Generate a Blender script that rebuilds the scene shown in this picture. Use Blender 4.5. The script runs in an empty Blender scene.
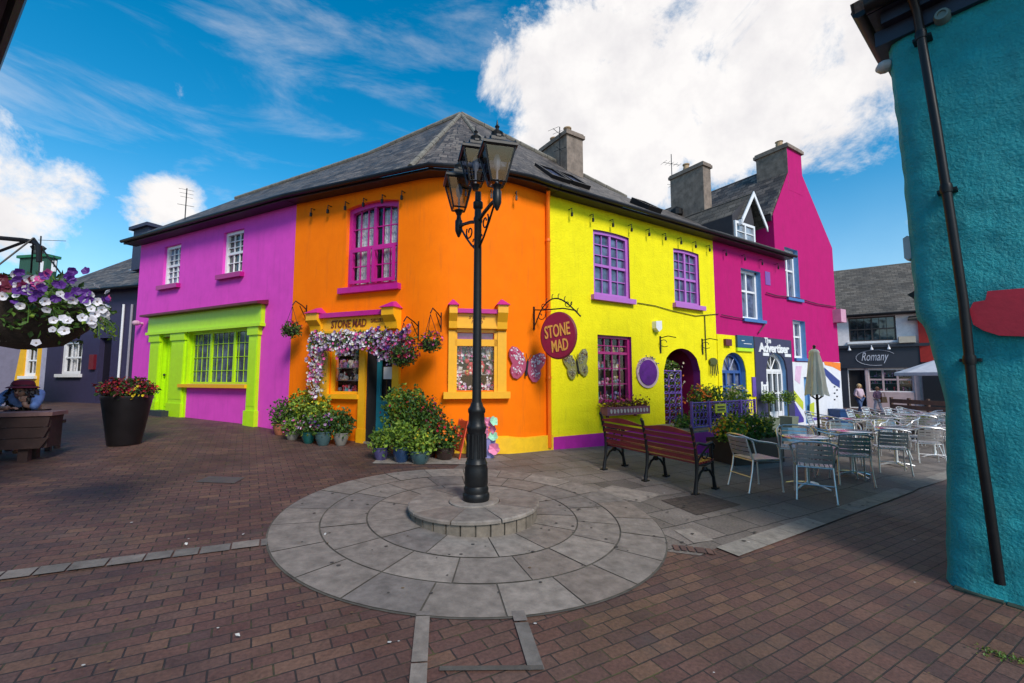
import bpy, bmesh, math, random
from mathutils import Vector, Matrix
from mathutils.geometry import tessellate_polygon
R = math.radians
sc = bpy.context.scene
COL = sc.collection
rnd = random.Random(7)

# ---------------------------------------------------------------- camera
FPX, HZ, EYE = 440.0, 379.0, 1.6
PITCH = math.atan((HZ - 341.5) / FPX)
cam = bpy.data.objects.new('camera', bpy.data.cameras.new('camera'))
COL.objects.link(cam); sc.camera = cam
cam.location = (0, 0, EYE); cam.rotation_euler = (math.pi / 2 + PITCH, 0, 0)
cam.data.lens = FPX * 36 / 1024; cam.data.sensor_width = 36
cam.data.clip_end = 2000; cam.data.clip_start = .05

def ray(px, py):
    u = (px - 512) / FPX; v = (341.5 - py) / FPX
    return Vector((u, math.cos(PITCH) - v * math.sin(PITCH), math.sin(PITCH) + v * math.cos(PITCH)))

# ---------------------------------------------------------------- terrain
def g0(x, y):
    gx = .3 - .01 * (x + 6) if x < -6 else (-.05 * x if x < 5 else -.25)
    gy = .034 * max(-10, min(y, 12))
    out = (x - .76) * .536 - (y - 8.6) * .844          # metres out from the right-hand terrace of houses
    return gx + gy - .38 * max(0, min((x - 6) / 4, 1)) * max(0, min((out - .6) / 2.4, 1))
GXS = sorted(set([-120, -80, -50, -40, 40, 55, 80, 120] + list(range(-30, 31)))); GYS = sorted(set([-60, -30, 50, 70, 100, 160] + list(range(-12, 41))))
from bisect import bisect_right
_c = {}
def g(x, y):
    """height of the triangulated ground sheet"""
    i = max(0, min(bisect_right(GXS, x) - 1, len(GXS) - 2)); j = max(0, min(bisect_right(GYS, y) - 1, len(GYS) - 2))
    if (i, j) not in _c:
        x0, x1, y0, y1 = GXS[i], GXS[i + 1], GYS[j], GYS[j + 1]; _c[(i, j)] = (g0(x0, y0), g0(x1, y0), g0(x1, y1), g0(x0, y1))
    a, b, c, d = _c[(i, j)]; u = (x - GXS[i]) / (GXS[i + 1] - GXS[i]); v = (y - GYS[j]) / (GYS[j + 1] - GYS[j])
    return a + (b - a) * u + (c - b) * v if u >= v else a + (d - a) * v + (c - d) * u

def G(px, py):
    d = ray(px, py); lo, hi = .3, 80
    for i in range(60):
        m = (lo + hi) / 2; p = Vector((0, 0, EYE)) + d * m
        if p.z > g(p.x, p.y): lo = m
        else: hi = m
    p = Vector((0, 0, EYE)) + d * lo
    return Vector((p.x, p.y, g(p.x, p.y)))

def at(px, py, Y):
    d = ray(px, py); return Vector((0, 0, EYE)) + d * (Y / d.y)

class Fr:
    """facade frame: s runs right along the wall, y goes into the wall, z up"""
    def __init__(f, ox, oy, deg):
        f.o = Vector((ox, oy, 0)); a = R(deg); f.a = a
        f.u = Vector((math.cos(a), math.sin(a), 0)); f.n = Vector((-math.sin(a), math.cos(a), 0))
    def P(f, s, y, z): return f.o + f.u * s + f.n * y + Vector((0, 0, z))
    def pix(f, px, py, y=0):
        d = ray(px, py); c = Vector((0, 0, EYE))
        t = ((f.o + f.n * y - c).dot(f.n)) / d.dot(f.n)
        w = c + d * t
        return (w - f.o).dot(f.u), w.z
    def col(f, px, y=0): return f.pix(px, HZ, y)[0]
    def rect(f, xl, ytl, ybl, xr, ytr, ybr, y=0):
        a = f.pix(xl, ytl, y); b = f.pix(xl, ybl, y); c = f.pix(xr, ytr, y); d = f.pix(xr, ybr, y)
        return (a[0] + b[0]) / 2, (c[0] + d[0]) / 2, (b[1] + d[1]) / 2, (a[1] + c[1]) / 2   # s0 s1 z0 z1
W = Fr(0, 0, 0)
def col_pt(px, Y): return ((px - 512) / FPX * Y * math.cos(0), Y)

# ---------------------------------------------------------------- materials
MATS = {}
def lin(c):
    return tuple(((v / 12.92) if v <= .04045 else ((v + .055) / 1.055) ** 2.4) for v in [x / 255 for x in c])
def nm(name):
    m = bpy.data.materials.new(name); m.use_nodes = True
    nt = m.node_tree; b = nt.nodes['Principled BSDF']; return m, nt, b
def N(nt, t, **kw):
    n = nt.nodes.new(t)
    for k, v in kw.items():
        if k in n.inputs: n.inputs[k].default_value = v
        else: setattr(n, k, v)
    return n
def ramp(nt, pts):
    n = nt.nodes.new('ShaderNodeValToRGB'); e = n.color_ramp.elements
    while len(e) < len(pts): e.new(.5)
    for i, (p, c) in enumerate(pts): e[i].position = p; e[i].color = tuple(c) + (1,) if len(c) == 3 else c
    return n
def paint(name, col, rough=.6, metal=0, var=.12, scale=6, bump=0, bscale=40, bdist=.004, dirt=0, coat=0, spec=.5):
    """painted surface with slight blotchy tone changes, a bump and optional grime streaks"""
    if name in MATS: return MATS[name]
    m, nt, b = nm(name); L = nt.links.new
    tc = N(nt, 'ShaderNodeTexCoord')
    n1 = N(nt, 'ShaderNodeTexNoise', Scale=scale, Detail=6.0, Roughness=.65); L(tc.outputs['Object'], n1.inputs['Vector'])
    r1 = ramp(nt, [(.3, [c * (1 - var) for c in col]), (.7, [min(1, c * (1 + var)) for c in col])])
    L(n1.outputs['Fac'], r1.inputs['Fac']); out = r1.outputs['Color']
    if dirt:
        mp = N(nt, 'ShaderNodeMapping'); mp.inputs['Scale'].default_value = (9, 9, .9); L(tc.outputs['Object'], mp.inputs['Vector'])
        n2 = N(nt, 'ShaderNodeTexNoise', Scale=1.0, Detail=8.0, Roughness=.7); L(mp.outputs[0], n2.inputs['Vector'])
        r2 = ramp(nt, [(.52, (0, 0, 0)), (.72, (1, 1, 1))]); L(n2.outputs['Fac'], r2.inputs['Fac'])
        mul = N(nt, 'ShaderNodeMath', operation='MULTIPLY'); mul.inputs[1].default_value = dirt; L(r2.outputs['Color'], mul.inputs[0])
        mx = N(nt, 'ShaderNodeMixRGB'); L(mul.outputs[0], mx.inputs['Fac']); L(out, mx.inputs['Color1'])
        mx.inputs['Color2'].default_value = (*[c * .45 + .02 for c in col], 1); out = mx.outputs['Color']
    L(out, b.inputs['Base Color'])
    b.inputs['Roughness'].default_value = rough; b.inputs['Metallic'].default_value = metal
    b.inputs['Specular IOR Level'].default_value = spec
    if coat: b.inputs['Coat Weight'].default_value = coat
    if bump:
        n3 = N(nt, 'ShaderNodeTexNoise', Scale=bscale, Detail=5.0, Roughness=.6); L(tc.outputs['Object'], n3.inputs['Vector'])
        n4 = N(nt, 'ShaderNodeTexNoise', Scale=bscale * .13, Detail=3.0); L(tc.outputs['Object'], n4.inputs['Vector'])
        ad = N(nt, 'ShaderNodeMath', operation='ADD'); L(n3.outputs['Fac'], ad.inputs[0]); L(n4.outputs['Fac'], ad.inputs[1])
        bp = N(nt, 'ShaderNodeBump', Strength=bump, Distance=bdist); L(ad.outputs[0], bp.inputs['Height']); L(bp.outputs[0], b.inputs['Normal'])
    MATS[name] = m; return m

def tiles(name, cols, bw, bh, mortar=.012, mcol=(.02, .018, .015), rough=.8, rot=0, bump=.5, off=.5, wear=None, wearamt=.5, bdist=.01, squash=1.0, moss=None, mossj=None):
    """coursed pavers or slates on the metre-scaled UVs"""
    m, nt, b = nm(name); L = nt.links.new
    uv = N(nt, 'ShaderNodeUVMap'); mp = N(nt, 'ShaderNodeMapping'); mp.inputs['Rotation'].default_value = (0, 0, rot)
    L(uv.outputs[0], mp.inputs['Vector'])
    wob = N(nt, 'ShaderNodeTexNoise', Scale=2.2, Detail=3.0); L(mp.outputs[0], wob.inputs['Vector'])
    vm = N(nt, 'ShaderNodeVectorMath', operation='MULTIPLY_ADD'); L(wob.outputs['Color'], vm.inputs[0]); vm.inputs[1].default_value = (bw * .09,) * 3; L(mp.outputs[0], vm.inputs[2])
    br = N(nt, 'ShaderNodeTexBrick', Scale=1.0); br.offset = off; br.squash = squash
    br.inputs['Brick Width'].default_value = bw; br.inputs['Row Height'].default_value = bh
    br.inputs['Mortar Size'].default_value = mortar; br.inputs['Mortar Smooth'].default_value = .3
    br.inputs['Color1'].default_value = (0, 0, 0, 1); br.inputs['Color2'].default_value = (1, 1, 1, 1); br.inputs['Mortar'].default_value = (.5, .5, .5, 1); br.inputs['Bias'].default_value = 0
    L(vm.outputs[0], br.inputs['Vector'])
    rp = ramp(nt, [(i / max(1, len(cols) - 1), c) for i, c in enumerate(cols)]); L(br.outputs['Color'], rp.inputs['Fac'])
    n1 = N(nt, 'ShaderNodeTexNoise', Scale=1.1, Detail=8.0, Roughness=.7); L(mp.outputs[0], n1.inputs['Vector'])
    rr = ramp(nt, [(.35, (.62, .62, .62)), (.68, (1.25, 1.25, 1.25))]); L(n1.outputs['Fac'], rr.inputs['Fac'])
    m1 = N(nt, 'ShaderNodeMixRGB', blend_type='MULTIPLY', Fac=1.0); L(rp.outputs[0], m1.inputs['Color1']); L(rr.outputs[0], m1.inputs['Color2'])
    n2 = N(nt, 'ShaderNodeTexNoise', Scale=45.0, Detail=4.0); L(mp.outputs[0], n2.inputs['Vector'])
    r2 = ramp(nt, [(.3, (.72, .72, .72)), (.7, (1.25, 1.25, 1.25))]); L(n2.outputs['Fac'], r2.inputs['Fac'])
    m2 = N(nt, 'ShaderNodeMixRGB', blend_type='MULTIPLY', Fac=1.0); L(m1.outputs[0], m2.inputs['Color1']); L(r2.outputs[0], m2.inputs['Color2'])
    out = m2.outputs[0]
    if moss:
        n5 = N(nt, 'ShaderNodeTexNoise', Scale=1.7, Detail=9.0, Roughness=.75); L(mp.outputs[0], n5.inputs['Vector'])
        r5 = ramp(nt, [(.54, (0, 0, 0)), (.7, (wearamt,) * 3)]); L(n5.outputs['Fac'], r5.inputs['Fac'])
        m5 = N(nt, 'ShaderNodeMixRGB'); L(r5.outputs[0], m5.inputs['Fac']); L(out, m5.inputs['Color1']); m5.inputs['Color2'].default_value = (*moss, 1); out = m5.outputs[0]
    m3 = N(nt, 'ShaderNodeMixRGB'); L(br.outputs['Fac'], m3.inputs['Fac']); L(out, m3.inputs['Color1']); m3.inputs['Color2'].default_value = (*mcol, 1)
    if mossj:
        n7 = N(nt, 'ShaderNodeTexNoise', Scale=3.0, Detail=6.0, Roughness=.7); L(mp.outputs[0], n7.inputs['Vector']); r7 = ramp(nt, [(.52, mcol), (.66, mossj)]); L(n7.outputs['Fac'], r7.inputs['Fac']); L(r7.outputs[0], m3.inputs['Color2'])
    L(m3.outputs[0], b.inputs['Base Color'])
    r6 = ramp(nt, [(.3, (rough - .18,) * 3), (.7, (min(1, rough + .1),) * 3)]); L(n1.outputs['Fac'], r6.inputs['Fac']); L(r6.outputs[0], b.inputs['Roughness'])
    sb = N(nt, 'ShaderNodeMath', operation='SUBTRACT'); sb.inputs[0].default_value = 1; L(br.outputs['Fac'], sb.inputs[1])
    ad = N(nt, 'ShaderNodeMath', operation='MULTIPLY_ADD'); L(n2.outputs['Fac'], ad.inputs[0]); ad.inputs[1].default_value = .25; L(sb.outputs[0], ad.inputs[2])
    ad2 = N(nt, 'ShaderNodeMath', operation='MULTIPLY_ADD'); L(br.outputs['Color'], ad2.inputs[0]); ad2.inputs[1].default_value = .5; L(ad.outputs[0], ad2.inputs[2])
    bp = N(nt, 'ShaderNodeBump', Strength=bump, Distance=bdist); L(ad2.outputs[0], bp.inputs['Height']); L(bp.outputs[0], b.inputs['Normal'])
    MATS[name] = m; return m

def leafm(name, col, rough=.55, var=.45):
    if name in MATS: return MATS[name]
    m, nt, b = nm(name); L = nt.links.new
    gm = N(nt, 'ShaderNodeNewGeometry')
    rp = ramp(nt, [(0, [c * (1 - var) for c in col]), (1, [min(1, c * (1 + var)) for c in col])]); L(gm.outputs['Random Per Island'], rp.inputs['Fac'])
    L(rp.outputs[0], b.inputs['Base Color']); b.inputs['Roughness'].default_value = rough
    tr = N(nt, 'ShaderNodeBsdfTranslucent'); L(rp.outputs[0], tr.inputs['Color'])
    mx = N(nt, 'ShaderNodeMixShader'); mx.inputs[0].default_value = .25; L(b.outputs[0], mx.inputs[1]); L(tr.outputs[0], mx.inputs[2])
    L(mx.outputs[0], nt.nodes['Material Output'].inputs['Surface'])
    MATS[name] = m; return m
def glassm(name, dark=(.012, .014, .018), rough=.06, var=.5):
    """old window pane: dark room behind a wavy reflecting sheet"""
    m, nt, b = nm(name); L = nt.links.new
    tc = N(nt, 'ShaderNodeTexCoord'); n1 = N(nt, 'ShaderNodeTexNoise', Scale=5.0, Detail=4.0); L(tc.outputs['Object'], n1.inputs['Vector'])
    rp = ramp(nt, [(.35, dark), (.7, [c * (1 + 6 * var) for c in dark])]); L(n1.outputs['Fac'], rp.inputs['Fac']); L(rp.outputs[0], b.inputs['Base Color'])
    n2 = N(nt, 'ShaderNodeTexNoise', Scale=2.5, Detail=1.0); L(tc.outputs['Object'], n2.inputs['Vector'])
    bp = N(nt, 'ShaderNodeBump', Strength=.25, Distance=.02); L(n2.outputs['Fac'], bp.inputs['Height']); L(bp.outputs[0], b.inputs['Normal'])
    b.inputs['Roughness'].default_value = rough; b.inputs['Specular IOR Level'].default_value = 1.0
    MATS[name] = m; return m
def clearm(name, tint=(1, 1, 1), gl=.12):
    m, nt, b = nm(name); L = nt.links.new
    t = N(nt, 'ShaderNodeBsdfTransparent'); t.inputs[0].default_value = (*tint, 1)
    gs = N(nt, 'ShaderNodeBsdfGlossy', Roughness=.05); mx = N(nt, 'ShaderNodeMixShader'); mx.inputs[0].default_value = gl
    L(t.outputs[0], mx.inputs[1]); L(gs.outputs[0], mx.inputs[2])
    L(mx.outputs[0], nt.nodes['Material Output'].inputs['Surface']); MATS[name] = m; return m

# ---------------------------------------------------------------- mesh builder
class MB:
    def __init__(s): s.v = []; s.f = []; s.m = []
    def face(s, pts, mi=0):
        k = len(s.v); s.v += [Vector(p) for p in pts]; s.f.append(tuple(range(k, k + len(pts)))); s.m.append(mi); return s
    def mesh(s, vs, fs, mi=0):
        k = len(s.v); s.v += [Vector(p) for p in vs]
        for f in fs: s.f.append(tuple(i + k for i in f)); s.m.append(mi)
        return s
    def hexa(s, p, mi=0):
        return s.mesh(p, [(0, 3, 2, 1), (4, 5, 6, 7), (0, 1, 5, 4), (1, 2, 6, 5), (2, 3, 7, 6), (3, 0, 4, 7)], mi)
    def box(s, fr, s0, s1, y0, y1, z0, z1, mi=0):
        return s.hexa([fr.P(s0, y0, z0), fr.P(s1, y0, z0), fr.P(s1, y1, z0), fr.P(s0, y1, z0), fr.P(s0, y0, z1), fr.P(s1, y0, z1), fr.P(s1, y1, z1), fr.P(s0, y1, z1)], mi)
    def prism(s, fr, out, y0, y1, mi=0):
        n = len(out); vs = [fr.P(a, y0, b) for a, b in out] + [fr.P(a, y1, b) for a, b in out]
        fs = [tuple(range(n)), tuple(range(2 * n - 1, n - 1, -1))] + [(i, i + n, (i + 1) % n + n, (i + 1) % n) for i in range(n)]
        return s.mesh(vs, fs, mi)
    def slab(s, pts, th, mi=0):
        """thick sheet: polygon in space, extruded downwards along its normal"""
        pts = [Vector(p) for p in pts]; nrm = (pts[1] - pts[0]).cross(pts[-1] - pts[0]).normalized()
        if nrm.z < 0: nrm = -nrm
        n = len(pts); vs = pts + [p - nrm * th for p in pts]
        return s.mesh(vs, [tuple(range(n)), tuple(range(2 * n - 1, n - 1, -1))] + [(i, i + n, (i + 1) % n + n, (i + 1) % n) for i in range(n)], mi)
    def tube(s, pts, r, n=8, mi=0, cap=True):
        pts = [Vector(p) for p in pts]; rs = r if isinstance(r, (list, tuple)) else [r] * len(pts)
        vs = []; prev = None
        for i, p in enumerate(pts):
            d = (pts[min(i + 1, len(pts) - 1)] - pts[max(i - 1, 0)]).normalized()
            if prev is None:
                a = Vector((0, 0, 1)) if abs(d.z) < .9 else Vector((1, 0, 0)); x = d.cross(a).normalized()
            else: x = (prev - d * prev.dot(d)).normalized()
            prev = x; y = d.cross(x)
            vs += [p + (x * math.cos(2 * math.pi * k / n) + y * math.sin(2 * math.pi * k / n)) * rs[i] for k in range(n)]
        fs = [(i * n + k, i * n + (k + 1) % n, (i + 1) * n + (k + 1) % n, (i + 1) * n + k) for i in range(len(pts) - 1) for k in range(n)]
        if cap: fs += [tuple(range(n - 1, -1, -1)), tuple(range((len(pts) - 1) * n, len(pts) * n))]
        return s.mesh(vs, fs, mi)
    def lathe(s, c, prof, n=24, mi=0, sx=1, sy=1, rot=0):
        c = Vector(c); vs = []
        for r, z in prof: vs += [c + Vector((math.cos(2 * math.pi * k / n + rot) * r * sx, math.sin(2 * math.pi * k / n + rot) * r * sy, z)) for k in range(n)]
        fs = [(i * n + k, i * n + (k + 1) % n, (i + 1) * n + (k + 1) % n, (i + 1) * n + k) for i in range(len(prof) - 1) for k in range(n)]
        fs += [tuple(range(n - 1, -1, -1)), tuple(range((len(prof) - 1) * n, len(prof) * n))]
        return s.mesh(vs, fs, mi)
    def ball(s, c, r, mi=0, n=8, sz=1):
        prof = [(max(.001, math.sin(math.pi * i / n)) * r, -math.cos(math.pi * i / n) * r * sz) for i in range(n + 1)]
        return s.lathe(c, prof, max(6, n), mi)
    def leaf(s, p, size, mi=0, rng=rnd, el=1.7, up=None):
        d = Vector((rng.gauss(0, 1), rng.gauss(0, 1), rng.gauss(0, 1) + (up or 0))).normalized()
        a = d.orthogonal().normalized(); a = Matrix.Rotation(rng.random() * 6.28, 3, d) @ a; b = d.cross(a); w = size / el
        n = a.cross(b).normalized() * size * .12; p = Vector(p)
        return s.mesh([p, p + a * size * .5 + b * w * .5 + n, p + a * size, p + a * size * .5 - b * w * .5 + n], [(0, 1, 2), (0, 2, 3)], mi)
    def bloom(s, p, size, mi=0, rng=rnd, face=None, mc=None):
        d = Vector((rng.gauss(0, 1), rng.gauss(0, 1), rng.gauss(0, 1))).normalized() if face is None else (Vector(face) + Vector((rng.gauss(0, .35), rng.gauss(0, .35), rng.gauss(0, .35)))).normalized()
        a = d.orthogonal().normalized(); a = Matrix.Rotation(rng.random() * 6.28, 3, d) @ a; b = d.cross(a); p = Vector(p); k = 10 if size < .055 else 15
        ring = [p + (a * math.cos(6.2832 * i / k) + b * math.sin(6.2832 * i / k)) * size * ((.5 if i % 2 == 0 else .43) if k == 10 else (.5, .49, .42)[i % 3]) * rng.uniform(.93, 1.05) + d * size * (.14 + .05 * math.sin(i * 2.3)) for i in range(k)]
        s.mesh([p - d * size * .1] + ring, [(0, 1 + i, 1 + (i + 1) % k) for i in range(k)], mi)
        if mc is not None: s.mesh([p + d * size * .04] + [p + (a * math.cos(1.2566 * i) + b * math.sin(1.2566 * i)) * size * .11 + d * size * .03 for i in range(5)], [(0, 1 + i, 1 + (i + 1) % 5) for i in range(5)], mc)
        return s
    def wall(s, fr, outer, holes=(), dep=.16, mi=0, mr=0):
        """front face with real openings and their reveals"""
        polys = [[Vector((a, b, 0)) for a, b in outer]] + [[Vector((a, b, 0)) for a, b in h] for h in holes]
        flat = [p for q in polys for p in q]; tri = tessellate_polygon(polys)
        vs = [fr.P(p.x, 0, p.y) for p in flat]; fs = []
        for t in tri:
            e = (vs[t[1]] - vs[t[0]]).cross(vs[t[2]] - vs[t[0]])
            fs.append(tuple(t) if e.dot(fr.n) < 0 else tuple(reversed(t)))
        s.mesh(vs, fs, mi)
        for h in holes:
            n = len(h); vs = [fr.P(a, 0, b) for a, b in h] + [fr.P(a, dep, b) for a, b in h]
            s.mesh(vs, [(i, (i + 1) % n, (i + 1) % n + n, i + n) for i in range(n)], mr)
        return s
    def build(s, name, mats, parent=None, smooth=False, weld=False):
        me = bpy.data.meshes.new(name); 
        inv = parent.matrix_basis.inverted() if parent is not None and parent.parent is None else (parent.parent.matrix_basis.inverted() if parent is not None else Matrix())
        me.from_pydata([tuple(inv @ v) for v in s.v], [], s.f)
        mats = mats if isinstance(mats, (list, tuple)) else [mats]
        for m in mats: me.materials.append(m)
        me.polygons.foreach_set('material_index', s.m)
        if weld or smooth:
            bm = bmesh.new(); bm.from_mesh(me); bmesh.ops.remove_doubles(bm, verts=bm.verts, dist=1e-5)
            if weld == 'n': bmesh.ops.recalc_face_normals(bm, faces=bm.faces)
            bm.to_mesh(me); bm.free()
        uvl = me.uv_layers.new(name='UVMap')
        for p in me.polygons:
            n = p.normal; h = Vector((0, 0, 1)).cross(n)
            h = Vector((1, 0, 0)) if h.length < .2 else h.normalized(); v = n.cross(h)
            for li in p.loop_indices:
                co = me.vertices[me.loops[li].vertex_index].co; uvl.data[li].uv = (co.dot(h), co.dot(v))
        if smooth:
            me.polygons.foreach_set('use_smooth', [True] * len(me.polygons))
            try: me.set_sharp_from_angle(angle=R(40 if smooth is True else smooth))
            except Exception: pass
        me.update()
        o = bpy.data.objects.new(name, me); COL.objects.link(o)
        if parent is not None: o.parent = parent
        else: o.matrix_basis = Matrix()
        return o

def arch(s0, s1, z0, z1, rise, n=10):
    """opening outline with a curved head"""
    out = [(s0, z0), (s1, z0), (s1, z1 - rise)]
    for i in range(1, n):
        t = i / n; x = s1 + (s0 - s1) * t; out.append((x, z1 - rise + rise * math.sqrt(max(0, 1 - (2 * t - 1) ** 2)) if rise > .3 * (s1 - s0) else z1 - rise + rise * (1 - (2 * t - 1) ** 2)))
    out.append((s0, z1 - rise)); return out

def thing(name, label, cat, loc, rz=0, group=None):
    o = bpy.data.objects.new(name, None); COL.objects.link(o); o.empty_display_size = .2
    o.location = loc; o.rotation_euler = (0, 0, rz)
    o.matrix_basis = Matrix.Translation(Vector(loc)) @ Matrix.Rotation(rz, 4, 'Z')
    o['label'] = label; o['category'] = cat
    if group: o['group'] = group
    return o
def tag(o, label, cat, group=None):
    o['label'] = label; o['category'] = cat
    if group: o['group'] = group
    # move origin of a single-mesh thing to its base
    me = o.data
    if o.location.length < 1e-6 and len(me.vertices):
        xs = [v.co for v in me.vertices]; c = Vector((sum(v.x for v in xs) / len(xs), sum(v.y for v in xs) / len(xs), min(v.z for v in xs)))
        me.transform(Matrix.Translation(-c)); o.location = c
    return o
def struct(o): o['kind'] = 'structure'; return o
def copytree(o, loc, rz, label=None, group=None):
    c = o.copy(); COL.objects.link(c); c.location = loc; c.rotation_euler = (0, 0, rz)
    if label: c['label'] = label
    if group: c['group'] = group
    for ch in o.children:
        d = ch.copy(); COL.objects.link(d); d.parent = c
        for e in ch.children:
            h = e.copy(); COL.objects.link(h); h.parent = d
    return c
def text_mb(txt, fr, s, z, h, y=-.01, ext=.006, width=None, shear=0, align='CENTER', bold=0, space=1):
    cu = bpy.data.curves.new('lettering', 'FONT'); cu.body = txt; cu.size = 1; cu.extrude = .02; cu.align_x = align; cu.align_y = 'CENTER'
    cu.shear = shear; cu.offset = bold; cu.space_character = space; cu.resolution_u = 3
    o = bpy.data.objects.new('tmp', cu); COL.objects.link(o); dg = bpy.context.evaluated_depsgraph_get(); dg.update()
    me = bpy.data.meshes.new_from_object(o.evaluated_get(dg)); xs = [v.co.x for v in me.vertices]; ys = [v.co.y for v in me.vertices]
    w0 = max(xs) - min(xs); h0 = max(ys) - min(ys); kh = h / h0; kw = (width / w0) if width else kh
    mb = MB(); cx = (max(xs) + min(xs)) / 2; cy = (max(ys) + min(ys)) / 2
    mb.mesh([fr.P(s + (v.co.x - cx) * kw, y - (v.co.z / .02) * ext, z + (v.co.y - cy) * kh) for v in me.vertices], [tuple(p.vertices) for p in me.polygons])
    bpy.data.objects.remove(o); bpy.data.meshes.remove(me); bpy.data.curves.remove(cu); return mb
def skin(joints, edges, rad, sub=2, root=0):
    """one continuous limb-jointed surface from a skeleton"""
    me = bpy.data.meshes.new('sk'); me.from_pydata([tuple(j) for j in joints], edges, [])
    o = bpy.data.objects.new('sk', me); COL.objects.link(o)
    m = o.modifiers.new('s', 'SKIN'); m.use_smooth_shade = True
    sv = me.skin_vertices[0].data
    for i, r in enumerate(rad): sv[i].radius = (r, r) if not isinstance(r, tuple) else r; sv[i].use_root = (i == root)
    m2 = o.modifiers.new('b', 'SUBSURF'); m2.levels = sub; m2.render_levels = sub
    dg = bpy.context.evaluated_depsgraph_get(); dg.update()
    e = bpy.data.meshes.new_from_object(o.evaluated_get(dg))
    mb = MB(); mb.mesh([v.co.copy() for v in e.vertices], [tuple(p.vertices) for p in e.polygons])
    bpy.data.objects.remove(o); bpy.data.meshes.remove(e); return mb
def xf(mb, M):
    mb.v = [M @ v for v in mb.v]; return mb
# ================================================================ WORLD AND SUN
SUN_EL, SUN_AZ = 40, 152      # azimuth clockwise from +Y (camera looks along +Y): behind and to the right
world = bpy.data.worlds.new('World'); sc.world = world; world.use_nodes = True
nt = world.node_tree; L = nt.links.new
for n in list(nt.nodes): nt.nodes.remove(n)
out = N(nt, 'ShaderNodeOutputWorld'); sky = N(nt, 'ShaderNodeTexSky', sky_type='NISHITA')
sky.sun_disc = False; sky.sun_elevation = R(SUN_EL); sky.sun_rotation = R(SUN_AZ); sky.air_density = 1.0; sky.dust_density = .4; sky.ozone_density = 2.5
hs = N(nt, 'ShaderNodeHueSaturation'); hs.inputs['Saturation'].default_value = 1.45; hs.inputs['Value'].default_value = 1.0; hs.inputs['Hue'].default_value = .485
L(sky.outputs[0], hs.inputs['Color'])
bg = N(nt, 'ShaderNodeBackground', Strength=.125); L(hs.outputs[0], bg.inputs['Color'])
tc = N(nt, 'ShaderNodeTexCoord')
def cdir(px, py): return ray(px, py).normalized()
nz = N(nt, 'ShaderNodeTexNoise', Scale=5.0, Detail=10.0, Roughness=.66, Distortion=.35); L(tc.outputs['Generated'], nz.inputs['Vector'])
nz2 = N(nt, 'ShaderNodeTexNoise', Scale=9.0, Detail=6.0, Roughness=.6); L(tc.outputs['Generated'], nz2.inputs['Vector'])
blobs = [(690, 40, 17), (620, 90, 12), (790, 50, 12), (575, 60, 9), (680, 110, 9), (860, 10, 10), (545, 15, 5), (600, 140, 6), (5, 175, 4.6), (-30, 160, 6.5), (45, 190, 4.0), (20, 208, 4.6), (168, 213, 3.4), (145, 219, 2.6), (850, 100, 4), (1300, -100, 14), (740, -60, 14)]
acc = None
for px, py, deg in blobs:
    d = cdir(px, py); vm = N(nt, 'ShaderNodeVectorMath', operation='DOT_PRODUCT'); L(tc.outputs['Generated'], vm.inputs[0]); vm.inputs[1].default_value = d
    mr = N(nt, 'ShaderNodeMapRange'); mr.inputs['From Min'].default_value = math.cos(R(deg * 1.35)); mr.inputs['From Max'].default_value = math.cos(R(deg * .35)); L(vm.outputs['Value'], mr.inputs['Value']); mr.inputs['To Max'].default_value = .74 if deg < 8 else 1.0
    if acc is None: acc = mr.outputs[0]
    else:
        mx = N(nt, 'ShaderNodeMath', operation='MAXIMUM'); L(acc, mx.inputs[0]); L(mr.outputs[0], mx.inputs[1]); acc = mx.outputs[0]
a1 = N(nt, 'ShaderNodeMath', operation='MULTIPLY_ADD'); L(nz.outputs['Fac'], a1.inputs[0]); a1.inputs[1].default_value = 2.3; a1.inputs[2].default_value = -1.15
a2 = N(nt, 'ShaderNodeMath', operation='ADD'); L(acc, a2.inputs[0]); L(a1.outputs[0], a2.inputs[1])
cm = N(nt, 'ShaderNodeMapRange', interpolation_type='SMOOTHSTEP'); cm.inputs['From Min'].default_value = .38; cm.inputs['From Max'].default_value = .80; L(a2.outputs[0], cm.inputs['Value'])
# high thin streaks
mp = N(nt, 'ShaderNodeMapping'); mp.inputs['Rotation'].default_value = (0, R(-25), 0); mp.inputs['Scale'].default_value = (1.3, 2.0, 6.5); L(tc.outputs['Generated'], mp.inputs['Vector'])
nz3 = N(nt, 'ShaderNodeTexNoise', Scale=1.6, Detail=9.0, Roughness=.62, Distortion=.5); L(mp.outputs[0], nz3.inputs['Vector'])
ci = N(nt, 'ShaderNodeMapRange', interpolation_type='SMOOTHSTEP'); ci.inputs['From Min'].default_value = .46; ci.inputs['From Max'].default_value = .78; ci.inputs['To Max'].default_value = .45; L(nz3.outputs['Fac'], ci.inputs['Value'])
mk = N(nt, 'ShaderNodeMath', operation='MAXIMUM'); L(cm.outputs[0], mk.inputs[0]); L(ci.outputs[0], mk.inputs[1])
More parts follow.
